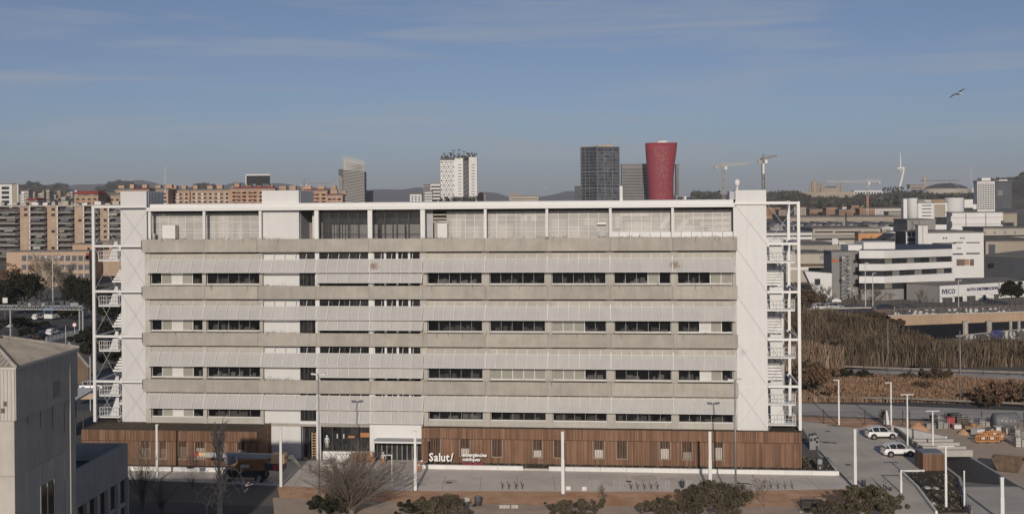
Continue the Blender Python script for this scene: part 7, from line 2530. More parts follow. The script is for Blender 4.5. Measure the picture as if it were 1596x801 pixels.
# --- white hotel tower with roof garden
ht = thing('hotel_tower', 'white hotel tower with triangular windows and planted roof on the skyline', 'tower', tuple(P(715, 315, 1400).xy) + (0,))
yH = 1400.0
hw = M('hotel_white', (0.70, .685, .655), .7, .03, .05)
pbox(MB(), 686.5, 708.5, 250, 330, yH, 18).build('faceted_wing', hw, ht)
pbox(MB(), 708.6, 721.6, 246.5, 330, yH + .4, 18).build('plain_wing', hw, ht)
pbox(MB(), 721.65, 730.5, 245, 330, yH + 5, 14).build('dark_recess', gcore, ht)
pbox(MB(), 730.6, 743.5, 245, 330, yH + .4, 18).build('plain_wing', hw, ht)
mb = MB()
for j in range(18):
 for k in range(6):
  px, py = 688.6 + k * 3.55 + (j % 2) * 1.75, 252.5 + j * 3.6
  if px > 707:
   continue
  s_ = 1.15 if (j + 2 * k) % 4 else 1.75
  a, b3, c = P(px - s_, py + s_ * .8, yH - .35), P(px + s_, py + s_ * .8, yH - .35), P(px, py - s_ * .9, yH - .35)
  n = len(mb.v)
  mb.v += [tuple(a), tuple(b3), tuple(c)] + [(q.x, q.y + .34, q.z) for q in (a, b3, c)]
  mb.f += [(n, n + 1, n + 2), (n, n + 3, n + 4, n + 1), (n + 1, n + 4, n + 5, n + 2), (n + 2, n + 5, n + 3, n)]
tag(mb.build('triangular_windows', win_dark, ht), kind='stuff')
mb = MB()
for j in range(14):
 for (a, c) in ((714, 719.5), (735, 740)):
  pbox(mb, a, c, 256.5 + j * 4.6, 257.4 + j * 4.6, yH + .1, .25)
tag(mb.build('slot_windows', win_dark, ht), kind='stuff')
for k in range(9):
 MB().bar(P(722, 256 + k * 7, yH + 3.5), P(728.5, 250.5 + k * 7, yH + 3.5), .9).build('recess_brace', grey_far, ht)
pbox(MB(), 686.5, 708, 246.5, 249.8, yH + 1, 16).build('roof_terrace', gcore, ht)
rg = np.random.default_rng(5)
V = []
for k in range(420):
 px, py = rg.uniform(688, 743), 249 - abs(rg.normal(0, 4.2)) * (0.6 + 0.5 * math.sin(k))
 p = np.array(P(px, max(py, 236), yH + rg.uniform(1, 15)))
 s_ = rg.uniform(.4, 1.3)
 for q in range(4):
  d = rg.normal(size=3) * s_
  V += [p + d, p + rg.normal(size=3) * s_ * .6, p - d * .7, p + rg.normal(size=3) * s_ * .6]
np_mesh('roof_garden', np.array(V), np.arange(len(V)).reshape(-1, 4), lf_wood, ht, kind='stuff', local=False)
for k, (px, pt_) in enumerate(((692, 240), (701, 239), (706.5, 235), (715, 234), (722.5, 237), (735, 240))):
 a, c = P(px, 250, yH + 6), P(px + .5, pt_, yH + 6)
 MB().tube([a, c], .28, 4).build('palm_stem', bark, ht)
 mb = MB()
 for q in range(14):
  an = 6.28 * q / 14
  d = Vector((math.cos(an), math.sin(an), .25 - .5 * (q % 2)))
  mb.poly([c, c + d * 1.2 + Vector((0, 0, .5)), c + d * 2.4, c + d * 1.1 + Vector((0, 0, -.1))])
 mb.build('palm_head', lf_wood, ht)
V = []
for k in range(300):
 p = np.array(P(rg.uniform(686, 746), rg.uniform(307, 316), yH - rg.uniform(2, 14)))
 s_ = rg.uniform(.5, 1.4)
 V += [p + rg.normal(size=3) * s_ for q in range(4)]
np_mesh('base_greenery', np.array(V), np.arange(len(V)).reshape(-1, 4), lf_wood, ht, kind='stuff', local=False)
bldg('white_stepped_block', 'white balconied block with grey top left of the hotel tower', 671, 686, 286.5, 1420, 18, wh_far, [('dark_floor', win_dark, [(672, 686, 290 + 5.2 * k, 292.4 + 5.2 * k) for k in range(6)])])
bldg('grey_stepped_block', 'grey glazed block tucked behind the white balconied block', 660, 671.2, 288.5, 1440, 18, grey_far, [('window_rows', win_dark, grid(661, 670, 4, 291, 318, 7), 1)])
bldg('white_low_block', 'low white apartment block standing at the left of the hotel group', 639, 657, 303, 1380, 18, wh_far, [('window', win_dark, grid(640, 656, 3, 305, 316, 3, .55, .5))])
bldg('white_low_block', 'bright white stepped block at the foot of the hotel group', 662, 673, 299, 1370, 14, wh_far, [('dark_floor', win_dark, [(662.4, 672.5, 302 + 4 * k, 303.4 + 4 * k) for k in range(4)])])
bldg('brown_small_block', 'brown stepped block right of the hotel tower', 744, 757, 303, 1500, 18, tan_far, [('roof_hut', tan_far, [(747, 753, 299.5, 303)]), ('window_rows', win_dark, grid(745, 756, 4, 305, 315, 3), 1)])
bb2 = bldg('beige_small_block', 'wide beige block on the skyline between hotel tower and glass tower', 794, 839, 306, 1500, 18, beige_far, [('window_rows', win_dark, grid(796, 838, 14, 308, 316, 2), 1)])
pbox(MB(), 794.5, 807, 301.5, 305.9, 1502, 10).build('roof_hut', tan_far, bb2)
# --- black glass tower
bt = thing('black_glass_tower', 'tall black glass office tower with pale floor lines on the skyline', 'tower', tuple(P(935, 315, 1700).xy) + (0,))
yB1 = 1700.0
bg1 = M('black_glass', (0.022, .024, .030), .25, .5, .12, spec=.45, col2=(0.06, .064, .075))
bg2 = M('reflection_toned_glass', (0.07, .074, .085), .22, .5, .10, spec=.5, col2=(0.14, .145, .16))  # lighter copy of the black glass, the face's reflections painted into its tone
flo = M('floor_line', (0.20, .20, .205), .7, .1, .1)
def vface(p0, y0, p1, y1, t0, t1, mat, nm, d=2.0):
 return pquad(MB(), p0, y0, p1, y1, (t0, t1), (335, 335), d).build(nm, mat, bt)
vface(905, yB1 + 16, 930, yB1, 231, 229.5, bg1, 'left_face')
vface(930, yB1, 966, yB1 + 14, 229.5, 230.5, bg2, 'right_face')
pts = [P(905.3, 300, yB1 + 16), P(930, 300, yB1 + .4), P(965.7, 300, yB1 + 14), P(962, 300, yB1 + 40), P(908, 300, yB1 + 40)]
MB().prism([(p.x, p.y + 1.2) for p in pts], 0, P(930, 229, yB1).z).build('core', bg1, bt)
MB().prism([(p.x, p.y + 1.0) for p in pts], P(930, 229, yB1).z, P(930, 228, yB1).z).build('roof_edge', tan_far, bt)
pbox(MB(), 930, 955, 226, 229, yB1 + 14, 14).build('roof_plant', tan_far, bt)
rr = random.Random(6)
for k in range(16):
 t0 = 236 + k * 5.15
 nm_, th = 'floor_line', .55 if k not in (6, 11) else 1.2
 pquad(MB(), 905, yB1 + 15.6, 930, yB1 - .4, (t0 + .8, t0), (t0 + .8 + th, t0 + th), .38).build(nm_, flo, bt)
 pquad(MB(), 930, yB1 - .4, 966, yB1 + 13.6, (t0, t0 + .6), (t0 + th, t0 + th + .6), .38).build(nm_, flo, bt)
for (j, n0) in ((0, 4), (7, 4), (11, 5)):
 for k in range(n0):
  a = 932 + k * 34 / n0
  f = (a - 930) / 36
  pquad(MB(), a, yB1 + 14 * f - .5, a + 34 / n0 * .75, yB1 + 14 * (a + 34 / n0 * .75 - 930) / 36 - .5, (232 + 5.15 * j, 232.2 + 5.15 * j), (235.2 + 5.15 * j, 235.4 + 5.15 * j), .45).build('dark_window', bg1, bt)
for k in range(26):
 j, a = rr.randrange(16), rr.uniform(931, 960)
 f = (a - 930) / 36
 w = rr.uniform(2, 6)
 pquad(MB(), a, yB1 + 14 * f - .45, a + w, yB1 + 14 * (a + w - 930) / 36 - .45, 232 + 5.15 * j, 235 + 5.15 * j, .4).build('dark_window', bg1, bt)
mb = MB()
for px in (906.5, 912, 918, 924, 930, 942, 954, 965.5):
 f = (px - 930) / 36 if px > 930 else (930 - px) / 25
 y = yB1 + (14 if px > 930 else 16) * f - .6
 pbox(mb, px - .3, px + .3, 230.5, 330, y, .3)
tag(mb.build('mullions', flo, bt), kind='stuff')
MB().bar(P(950, 226, yB1 + 20), P(950, 220, yB1 + 20), .5).build('antenna', grey_far, bt)
lwg = bldg('dark_low_wing', 'low dark glazed block leaning against the black glass tower', 896.5, 906, 291, 1690, 10, bg1, [('floor_line', flo, [(896.5, 906, 294 + 4 * k, 294.6 + 4 * k) for k in range(5)])])
# --- grey grid tower
for (a, c, l_) in ((969, 1011, 'grey gridded office tower standing between the black and the red tower'), (1054, 1058.5, 'sliver of grey tower seen right of the red tower')):
 gt = bldg('grey_grid_tower', l_, a, c, 257.5, 1900, 16, grey_far, [('window_rows', win_dark, grid(a + 1, c - .5, int((c - a) / 2.6), 262, 318, 12, .55, .5), 1)])
 pbox(MB(), a + 2, c - 1, 255.5, 257.2, 1905, 8).build('roof_plant', roof_far, gt)
# --- red waisted tower
rt = thing('red_tower', 'red waisted hotel tower flaring at the top with scattered round windows', 'tower', tuple(P(1032, 315, 1800).xy) + (0,))
redm = M('red_facade', (0.26, 0.032, 0.045), .6, .06, .05)
yR = 1800.0
prof = [(222.5, 1007, 1058), (232, 1007.7, 1057), (245, 1008.6, 1055.2), (260, 1009.6, 1053.2), (275, 1010.6, 1052), (290, 1011.6, 1051.6), (305, 1012.2, 1051.8), (335, 1013, 1052)]
mb = MB()
n = 20
for (py, a, c) in prof:
 pa, pc = P(a, py, yR), P(c, py, yR)
 cx, rx_, z = (pa.x + pc.x) / 2, (pc.x - pa.x) / 2, (pa.z + pc.z) / 2
 for k in range(n):
  t = 6.2832 * k / n
  e_ = 0.72
  cs, sn = math.cos(t), math.sin(t)
  mb.v.append((cx + rx_ * math.copysign(abs(cs) ** e_, cs), yR + 16 + 16 * math.copysign(abs(sn) ** e_, sn), z))
for i in range(len(prof) - 1):
 for k in range(n):
  k2 = (k + 1) % n
  mb.f.append((i * n + k, (i + 1) * n + k, (i + 1) * n + k2, i * n + k2))
mb.f.append(tuple(range(n)))
mb.build('facade', redm, rt, smooth=True)
p = P(1032.5, 223.5, yR + 12)
MB().lathe((p.x, p.y, p.z), [(9.6, 0), (9.6, 2.8), (8.5, 3.6)], 20).build('roof_drum', wh_far, rt)
MB().bar(p + Vector((-4, 0, 3)), p + Vector((-4, 0, 10)), .4).build('antenna', grey_far, rt)
rr = random.Random(9)
lightd, darkd = MB(), MB()
def on_face(px, py):
 for (q0, q1) in zip(prof[:-1], prof[1:]):
  if q0[0] <= py <= q1[0]:
   f = (py - q0[0]) / (q1[0] - q0[0])
   a, c = q0[1] + (q1[1] - q0[1]) * f, q0[2] + (q1[2] - q0[2]) * f
   u = (px - (a + c) / 2) / ((c - a) / 2)
   u = max(-.97, min(.97, u))
   k = (1 - abs(u) ** (2 / .72)) ** (.72 / 2)
   return yR + 16 - 16 * k
 return yR
for q in range(190):
 px = rr.gauss(1031.5, 6) if q % 2 else rr.uniform(1012, 1051)
 py = 230 + rr.randrange(28) * 3.0
 lo_, hi_ = 1009 + (py - 222) * .05, 1056 - min(5, (py - 222) * .1)
 if not lo_ < px < hi_:
  continue
 y = on_face(px, py)
 s_ = .38 if q > 30 else .5
 if q <= 30:
  px, py = rr.gauss(1031, 5), rr.uniform(234, 275)
  y = on_face(px, py)
 (lightd if (q % 2 and px > 1022) or q <= 30 else darkd).tube([P(px, py, y - .5), P(px, py, y + .6)], s_ * 1.6, 6)
tag(lightd.build('pale_portholes', M('porthole_pale', (0.36, .22, .18), .6), rt), kind='stuff')
tag(darkd.build('dark_portholes', win_dark, rt), kind='stuff')
bldg('roof_level_block', 'small pale block with white edge at the foot of the red tower', 1053, 1069, 305.5, 1300, 10, grey_far, [('white_edge', wh_far, [(1053, 1068, 304.5, 306), (1066.5, 1069.5, 304.5, 318)]), ('void', win_dark, [(1056, 1064, 307, 311)])])
# --- tower cranes
def crane(label, px, pyb, pyt, y, jib_l, jib_r, w, mat, apex=4.0, tilt=(0, 0), cab=True, weight=None, mast2=None):
 g = P(px, pyb, y)
 t = thing('tower_crane', label, 'crane', (g.x, y, g.z))
 zt = P(px, pyt, y).z
 mb = MB()
 h = w / 2
 n = max(6, int((zt - g.z) / (w * 1.6)))
 for (sx, sy) in ((-h, -h), (h, -h), (h, h), (-h, h)):
  mb.tube([(g.x + sx, y + sy, g.z), (g.x + sx, y + sy, zt)], w * .11, 4)
 for k in range(n):
  z0, z1 = g.z + (zt - g.z) * k / n, g.z + (zt - g.z) * (k + 1) / n
  sg_ = 1 if k % 2 else -1
  mb.tube([(g.x - h * sg_, y - h, z0), (g.x + h * sg_, y - h, z1)], w * .08, 3)
  mb.tube([(g.x - h * sg_, y + h, z0), (g.x + h * sg_, y + h, z1)], w * .08, 3)
 mb.build('mast', mat, t)
 if mast2:
  pbox(MB(), px - mast2[0], px + mast2[0], mast2[1], mast2[2], y - w * .6, .3).build('mast_banner', wh_far, t)
 mpx = y / F
 a = Vector((g.x + (jib_l - px) * mpx, y, zt + tilt[0] * mpx))
 c = Vector((g.x + (jib_r - px) * mpx, y, zt + tilt[1] * mpx))
 for (e_, lab_) in ((a, 'counter_jib'), (c, 'jib')):
  s_ = Vector((g.x, y, zt))
  mb = MB()
  d = w * .9
  m_ = max(5, int((e_ - s_).length / (w * 1.8)))
  for sy in (-h * .8, h * .8):
   mb.tube([s_ + Vector((0, sy, 0)), e_ + Vector((0, sy, 0))], w * .12, 4)
  mb.tube([s_ + Vector((0, 0, d)), e_ + Vector((0, 0, d * .7))], w * .12, 4)
  for k in range(m_):
   p0, p1 = s_.lerp(e_, k / m_), s_.lerp(e_, (k + 1) / m_)
   pm = s_.lerp(e_, (k + .5) / m_) + Vector((0, 0, d * (1 - .3 * k / m_)))
   mb.tube([p0 + Vector((0, -h * .8, 0)), pm, p1 + Vector((0, -h * .8, 0))], w * .08, 3)
   mb.tube([p0 + Vector((0, h * .8, 0)), pm, p1 + Vector((0, h * .8, 0))], w * .08, 3)
  mb.build(lab_, mat, t)
 ap_ = Vector((g.x, y, zt + apex * mpx))
 MB().tube([(g.x, y, zt), ap_], w * .22, 4).build('apex', mat, t)
 ti = MB()
 ti.tube([ap_, a.lerp(Vector((g.x, y, zt)), .15)], w * .05, 3)
 ti.tube([ap_, c.lerp(Vector((g.x, y, zt)), .35)], w * .05, 3)
 ti.build('tie_rods', mat, t)
 wt_ = weight or min((a, c), key=lambda e_: (e_ - Vector((g.x, y, zt))).length)
 MB().box(wt_.x - w * .8, wt_.x + w * .8, y - w * .5, y + w * .5, wt_.z - w * 1.3, wt_.z - .02).build('counterweight', beige_far, t)
 MB().box(g.x + w * .52, g.x + w * 1.6, y - w * .6, y + w * .6, zt - w * 1.5, zt - .1).build('cab', wh_far, t)
 return t
crn = M('crane_yellow', (0.46, .40, .31), .7, .1, .2)
crp = M('crane_pale', (0.55, .52, .47), .7, .1, .2)
crb = M('crane_brown', (0.24, .18, .12), .7, .1, .2)
cro = M('crane_orange', (0.40, .19, .11), .7, .1, .2)
crane('pale tower crane with a horizontal jib between red tower and right stair tower', 1128, 320, 259.5, 900, 1117, 1168, 1.7, crn, 7, (.5, 3.5))
crane('brown tower crane with a tilted jib just right of the white bulb aerial', 1190, 320, 249, 700, 1185, 1211, 1.5, crb, 9, (-1, 5), mast2=(1.5, 255, 271))
crane('pale tower crane with orange lower mast in front of the domed palace', 1352, 352, 284, 1350, 1371, 1290, 2.0, crp, 5, (1, .5))
pbox(MB(), 1350.5, 1353.8, 306, 322, 1347, 1).build('mast_banner', cro, [o for o in COL.objects if o.get('label', '').startswith('pale tower crane with orange')][0])
crane('faint tower crane with long jib beside the slanted tower', 476, 315, 287, 1600, 470, 517, 1.6, roof_far, 9, (0, .5))
thin = thing('site_pole', 'thin dark site pole before the tan embankment wall', 'pole', tuple(P(1319, 358, 800)))
MB().bar(P(1318.5, 360, 800), P(1318.5, 331, 800), .9).build('pole', dark_metal, thin)
pbox(MB(), 1312.5, 1318, 343.5, 354, 800, .5).build('frame', grey_far, thin)
# --- hills
def hill(name, pts, dist, depth, mat, seed, rough=.02, base=0.0, nx=110, ny=14):
 """ridge with the given skyline (pixel points) at its crest, sloping to the plain in front and behind."""
 rng = np.random.default_rng(seed)
 pxs = np.linspace(pts[0][0], pts[-1][0], nx)
 pys = np.interp(pxs, [p[0] for p in pts], [p[1] for p in pts])
 V = []
 hz = np.array([P(a, b_, dist).z for a, b_ in zip(pxs, pys)])
 X = np.array([P(a, b_, dist).x for a, b_ in zip(pxs, pys)])
 ph = rng.uniform(0, 6.28, (6, 2))
 for j in range(ny + 1):
  f = j / ny
  y = dist - depth + 2 * depth * f
  prof_ = np.sin(np.pi * min(f, 1 - f)) ** 0.9 if True else 0
  s_ = math.sin(math.pi * f) ** .8
  k = 0
  bump = sum(np.sin(X / dist * F * w + ph[i, 0] + f * v + ph[i, 1]) for i, (w, v) in enumerate(((.05, 7), (.11, 13), (.21, 5), (.43, 23), (.8, 31), (1.5, 47)))) / 6
  hh = base + np.maximum(0, hz - base) * s_ * (1 + rough * bump * (2 if abs(f - .5) > .04 else 1))
  V.append(np.stack([X * y / dist, np.full(nx, y), hh], 1))
 V = np.concatenate(V)
 Qd = np.array([(j * nx + i, j * nx + i + 1, (j + 1) * nx + i + 1, (j + 1) * nx + i) for j in range(ny) for i in range(nx - 1)])
 return tag(np_mesh(name, V, Qd, mat, smooth=True), kind='structure')
m_hill = M('wooded_hill', (0.075, .07, .052), 1, .35, .012, col2=(0.18, .155, .12))
m_far = M('far_hill', (0.05, .055, .05), 1, .2, .002, col2=(0.07, .072, .062))
hill('far_hills', [(-60, 300), (60, 296), (100, 290), (130, 287.5), (160, 287), (200, 283), (225, 281), (250, 288), (300, 292), (350, 289), (372, 283), (395, 289), (430, 285), (445, 287), (475, 292), (520, 293), (560, 297), (575, 296), (600, 295), (625, 296), (640, 293.5), (650, 292), (670, 293), (700, 297), (745, 304), (757, 299), (775, 301), (795, 308), (830, 309), (860, 304), (885, 297.5), (900, 298), (930, 302), (960, 309), (1000, 312)], 10500, 1500, m_far, 3, .02)
hill('hills', [(10, 308), (26, 290), (35, 289), (48, 284.5), (58, 285.5), (70, 290), (78, 288.5), (90, 286.5), (105, 293), (118, 298), (150, 297), (158, 292), (172, 284), (183, 281), (200, 284), (216, 289), (236, 297), (260, 306)], 4200, 700, m_hill, 5, .03)
hill('hills', [(288, 300), (300, 291), (310, 287), (320, 286.5), (332, 289), (350, 294), (365, 300)], 4300, 500, m_hill, 6, .03)
hill('wooded_hill', [(1040, 314), (1070, 309), (1090, 303.5), (1120, 303), (1160, 304), (1196, 304), (1215, 303), (1240, 303.5), (1250, 310), (1330, 311), (1345, 305), (1400, 302), (1425, 302.5), (1445, 307), (1522, 306), (1545, 282), (1575, 280), (1590, 276), (1612, 272), (1680, 268)], 3000, 900, m_hill, 8, .02)
# wooded slopes: loose crowns all over the hill face that looks this way
def hill_wood(name, poly, n, dist, seed, s0, s1, mat):
 rng = np.random.default_rng(seed)
 V = []
 for k in range(n):
  (a, t0, b_) = poly[rng.integers(len(poly))]
  px, py = rng.uniform(a - 9, a + 9), rng.uniform(t0, b_)
  f = (b_ - py) / max(1, b_ - t0)
  y = dist - 700 * (1 - f) - 20
  c = np.array(P(px, py, y))
  R_ = rng.uniform(s0, s1)
  m = 14
  p = rng.normal(size=(m, 3))
  p /= np.linalg.norm(p, axis=1)[:, None]
  ce = c + p * R_ * np.array([1.2, 1.0, .8]) * rng.uniform(.4, 1, m)[:, None]
  u = rng.normal(size=(m, 3)) * R_ * .45
  w = rng.normal(size=(m, 3)) * R_ * .45
  V.append(np.stack([ce - u, ce + w, ce + u, ce - w], 1).reshape(-1, 3))
 V = np.concatenate(V)
 return tag(np_mesh(name, V, np.arange(len(V)).reshape(-1, 4), mat), kind='stuff')
wp = [(px, t0, 322) for px, t0 in ((1090, 302), (1110, 302), (1200, 303), (1218, 302), (1236, 302), (1250, 307), (1268, 312), (1286, 312), (1304, 312), (1322, 311), (1340, 308), (1358, 307), (1376, 306), (1394, 305), (1412, 303))]
hill_wood('hill_trees', wp, 1500, 2900, 2, 4, 9, lf_wood)
hill_wood('hill_trees', [(1400, 303, 310), (1430, 302, 312), (1450, 304, 312), (1475, 303, 311), (1500, 302, 312), (1520, 300, 312), (1545, 283, 300), (1562, 281, 300), (1582, 277, 326), (1600, 273, 326), (1620, 272, 326), (1640, 272, 326)], 1100, 2900, 4, 4, 9, lf_wood)
hill_wood('hill_trees', [(35, 290, 300), (52, 286, 300), (75, 290, 302), (95, 288, 302), (160, 293, 304), (178, 285, 303), (196, 285, 303), (214, 290, 303), (312, 288, 296), (325, 288, 296)], 800, 4100, 6, 3.5, 8, lf_wood)
tag(COL.objects['hill_trees'], kind='stuff')
# scattered pale hillside houses at the left
rr = random.Random(31)
cols3 = [('white', wh_far), ('beige', beige_far), ('tan', tan_far), ('brick', brick_far)]
for k in range(78):
 px = rr.uniform(27, 190)
 y = rr.uniform(1500, 2900)
 py = rr.uniform(297, 313) + (3 if px > 120 else 0)
 w = rr.uniform(2.2, 7)
 nm_, m_ = rr.choice(cols3)
 p = P(px, py, y)
 zb = min(0, p.z - 12)
 t = thing('hillside_house', 'small hazy %s house block in the dense hillside district at far left' % nm_, 'house', (p.x, y, 0), 0, 'houses of the hillside district')
 x1 = P(px + w, py, y).x
 MB().box(p.x, x1, y, y + 14, zb, p.z).build('wall', m_, t)
 MB().box(p.x - .5, x1 + .5, y - .5, y + 14.5, p.z + .01, p.z + .8).build('roof', rr.choice((roof_far, wh_far, brick_far)), t)
 mb = MB()
 for i in range(max(2, int(w / 1.6))):
  for j in range(3):
   x0 = p.x + (x1 - p.x) * (i + .3) / max(2, int(w / 1.6))
   mb.box(x0, x0 + (x1 - p.x) / max(2, int(w / 1.6)) * .4, y - .4, y - .05, p.z - 3 - 4 * j - 1.6, p.z - 3 - 4 * j)
 tag(mb.build('window_rows', win_dark, t), kind='stuff')
# --- palace on the hill
st_pal = M('palace_stone', (0.36, .30, .235), .95, .12, .03)
yP = 2890.0
pa_ = thing('hilltop_palace', 'sandstone palace with ribbed dome and twin corner towers on the wooded hill', 'palace', tuple(P(1285, 300, yP)))
pbox(MB(), 1252, 1331, 299.5, 311, yP - 30, 20).build('terrace_wall', st_pal, pa_)
pbox(MB(), 1244, 1252, 297.5, 308, yP - 20, 30).build('side_pavilion', st_pal, pa_)
for (a, c, t0, b_) in ((1252, 1262, 300, 309), (1272, 1330, 303, 312)):
 mb = MB()
 for k in range(int((c - a) / 2)):
  pbox(mb, a + k * 2, a + k * 2 + .8, t0 + 1, b_, yP - 31, 1)
 tag(mb.build('buttresses', tan_far, pa_), kind='stuff')
pbox(MB(), 1283, 1306, 293, 300, yP, 40).build('hall', st_pal, pa_)
q = [P(1283, 293, yP), P(1306, 293, yP), P(1301, 290.5, yP + 20), P(1288, 290.5, yP + 20)]
MB().poly(q).build('hall_roof', roof_far, pa_)
def spire(px, pb_, pt_, w, dome=False):
 b0, t0 = P(px, pb_, yP + 5), P(px, pt_, yP + 5)
 h = t0.z - b0.z
 r = w / 2 * yP / F
 if dome:
  pr = [(r, 0), (r, h * .25), (r * .98, h * .32), (r * .9, h * .5), (r * .7, h * .66), (r * .35, h * .78), (r * .2, h * .82), (r * .2, h * .92), (r * .04, h)]
 else:
  pr = [(r, 0), (r, h * .5), (r * .8, h * .52), (r * .8, h * .72), (r * .5, h * .76), (r * .4, h * .86), (r * .08, h)]
 MB().lathe(b0, pr, 10).build('dome' if dome else 'corner_tower', st_pal, pa_)
spire(1269, 300, 276.8, 12, True)
for px, pt_ in ((1276, 281), (1281, 281.5), (1306, 281.5), (1312, 281.5), (1262.5, 284)):
 spire(px, 300, pt_, 4.6 if px > 1270 else 3.5)
pbox(MB(), 1331, 1376, 297, 303, yP, 20).build('long_wing', wh_far, pa_)
mb = MB()
for k in range(10):
 pbox(mb, 1333 + k * 4.3, 1335 + k * 4.3, 299.5, 302.5, yP - 1.5, 1.4)
tag(mb.build('window_row', win_dark, pa_), kind='stuff')
# columns of the old stadium quarter
for k in range(16):
 px = 1376 + k * 2.1 + rr.uniform(-.4, .4)
 p = P(px, 300.5, 2800)
 t0 = rr.uniform(289, 294)
 t = thing('dark_cypress', 'slim dark cypress in the row on the hill left of the white communication tower', 'tree', tuple(p), 0, 'cypress row on the hill')
 h = P(px, t0, 2800).z - p.z
 rg2 = np.random.default_rng(k)
 V, Qd = crown_arrays(rg2, 1.3, 1.3, h * .5, 12, 14, 1.0, .6)
 np_mesh('crown', V + np.array([0, 0, h * .5]), Qd, lf_wood, t)
 MB().tube([(0, 0, -1), (0, 0, h * .3)], .4, 4).build('trunk', bark, t, local=True)
# --- white communication tower
ct = thing('communication_tower', 'slender white sculptural communication tower with leaning stem, ring and needle', 'tower', tuple(P(1406, 303, 2750)))
yC_ = 2880.0
mb = MB()
stem = [(1414, 303.5), (1410.5, 303), (1406.5, 301.5), (1403.5, 299), (1402, 295.5), (1402.4, 291), (1404.6, 282), (1407, 272), (1408.3, 266), (1407, 262)]
mb.tube([P(a, b_, yC_) for a, b_ in stem], [1.4, 3.0, 4.2, 4.8, 4.5, 3.9, 3.6, 3.3, 3.0, 2.4], 10)
mb.build('stem', white_paint, ct, smooth=True)
MB().tube([P(1397.5, 263.3, yC_), P(1400, 262.6, yC_), P(1408, 262.2, yC_), P(1412, 263.0, yC_)], [.8, 2.9, 3.2, 1.2], 10).build('ring', white_paint, ct, smooth=True)
MB().tube([P(1404, 262, yC_ - 4), P(1399, 266, yC_ - 6), P(1404, 264.5, yC_ - 8)], [.8, 1.2, .8], 8).build('collar', white_paint, ct, smooth=True)
MB().tube([P(1403.3, 272, yC_), P(1403.3, 262, yC_), P(1403.3, 250, yC_), P(1403.2, 237.5, yC_)], [1.0, 2.4, 2.0, .4], 10).build('needle', white_paint, ct, smooth=True)
MB().lathe(P(1414, 304.5, yC_), [(4, -3), (3.2, 0), (1.5, 1.2)], 10).build('foot', white_paint, ct)
# --- domed arena and the long pale building with a square tower
ar_ = thing('domed_arena', 'wide arena with dark shallow dome and pale rim on the hill at right', 'arena', tuple(P(1490, 303, 2600)))
yD = 2600.0
pc = P(1485, 299, yD)
k_ = yD / F
mb = MB()
n = 28
prf = [(37, 0), (37, 3), (33, 6.5), (26, 9.5), (16, 12), (6, 13.2), (.5, 13.4)]
for (r, z) in prf:
 for q in range(n):
  t = 6.2832 * q / n
  mb.v.append((pc.x + r * k_ * math.cos(t), yD + 40 + r * .7 * k_ * math.sin(t), pc.z + z * k_))
for i in range(len(prf) - 1):
 for q in range(n):
  q2 = (q + 1) % n
  mb.f.append((i * n + q, i * n + q2, (i + 1) * n + q2, (i + 1) * n + q))
mb.build('dome', M('arena_roof', (0.075, .078, .075), .6, .25, .01), ar_, smooth=True)
mb = MB()
for q in range(n):
 t0, t1 = 6.2832 * q / n, 6.2832 * (q + 1) / n
 for (ra, za, rb_, zb) in ((38, -4, 38, 2.5), (38, 2.5, 35, 5)):
  mb.poly([(pc.x + ra * k_ * math.cos(t0), yD + 40 + ra * .7 * k_ * math.sin(t0), pc.z + za * k_), (pc.x + ra * k_ * math.cos(t1), yD + 40 + ra * .7 * k_ * math.sin(t1), pc.z + za * k_), (pc.x + rb_ * k_ * math.cos(t1), yD + 40 + rb_ * .7 * k_ * math.sin(t1), pc.z + zb * k_), (pc.x + rb_ * k_ * math.cos(t0), yD + 40 + rb_ * .7 * k_ * math.sin(t0), pc.z + zb * k_)])
mb.build('rim', beige_far, ar_)
MB().tube([(pc.x + 13 * k_, yD + 40 - 24 * k_, pc.z + 5 * k_), (pc.x + 9 * k_, yD + 40 - 12 * k_, pc.z + 11.8 * k_), (pc.x + 5 * k_, yD + 40, pc.z + 13.6 * k_)], 1.1 * k_, 6).build('roof_rib', grey_far, ar_)
MB().lathe(P(1517, 301, yD - 20), [(5, 0), (5, 9), (2.5, 11)], 12).build('pale_drum', wh_far, ar_)
pbox(MB(), 1452, 1522, 300.5, 308, yD - 30, 15).build('base_wall', beige_far, ar_)
bldg('long_stadium_building', 'long pale stone building with square tower behind the domed arena', 1443, 1495, 282, 2900, 30, wh_far, [('window_rows', tan_far, grid(1445, 1494, 20, 284, 298, 3, .4, .4), 1), ('square_tower', st_pal, [(1439.5, 1443.5, 276, 302)]), ('tower_cap', st_pal, [(1440.5, 1442.6, 273.5, 276)])], base=60)
bldg('stone_mansion', 'stone mansion block left of the square tower on the hill', 1418, 1440, 289, 2850, 20, st_pal, [('window_rows', win_dark, grid(1420, 1438, 6, 291, 302, 3, .5, .5), 1)], base=40)
rm = thing('radio_mast', 'faint lattice radio mast on the hill behind the arena', 'mast', tuple(P(1513, 285, 3000)))
MB().tube([P(1513, 288, 3000), P(1513.6, 257, 3000)], [1.0, .3], 4).build('mast', crp, rm)
for k in range(3):
 MB().box(P(1511, 264 + 6 * k, 3000).x, P(1515.4, 264 + 6 * k, 3000).x, 2999.6, 3000.4, P(1513, 264.5 + 6 * k, 3000).z, P(1513, 264 + 6 * k, 3000).z).build('antenna_bar', crp, rm)
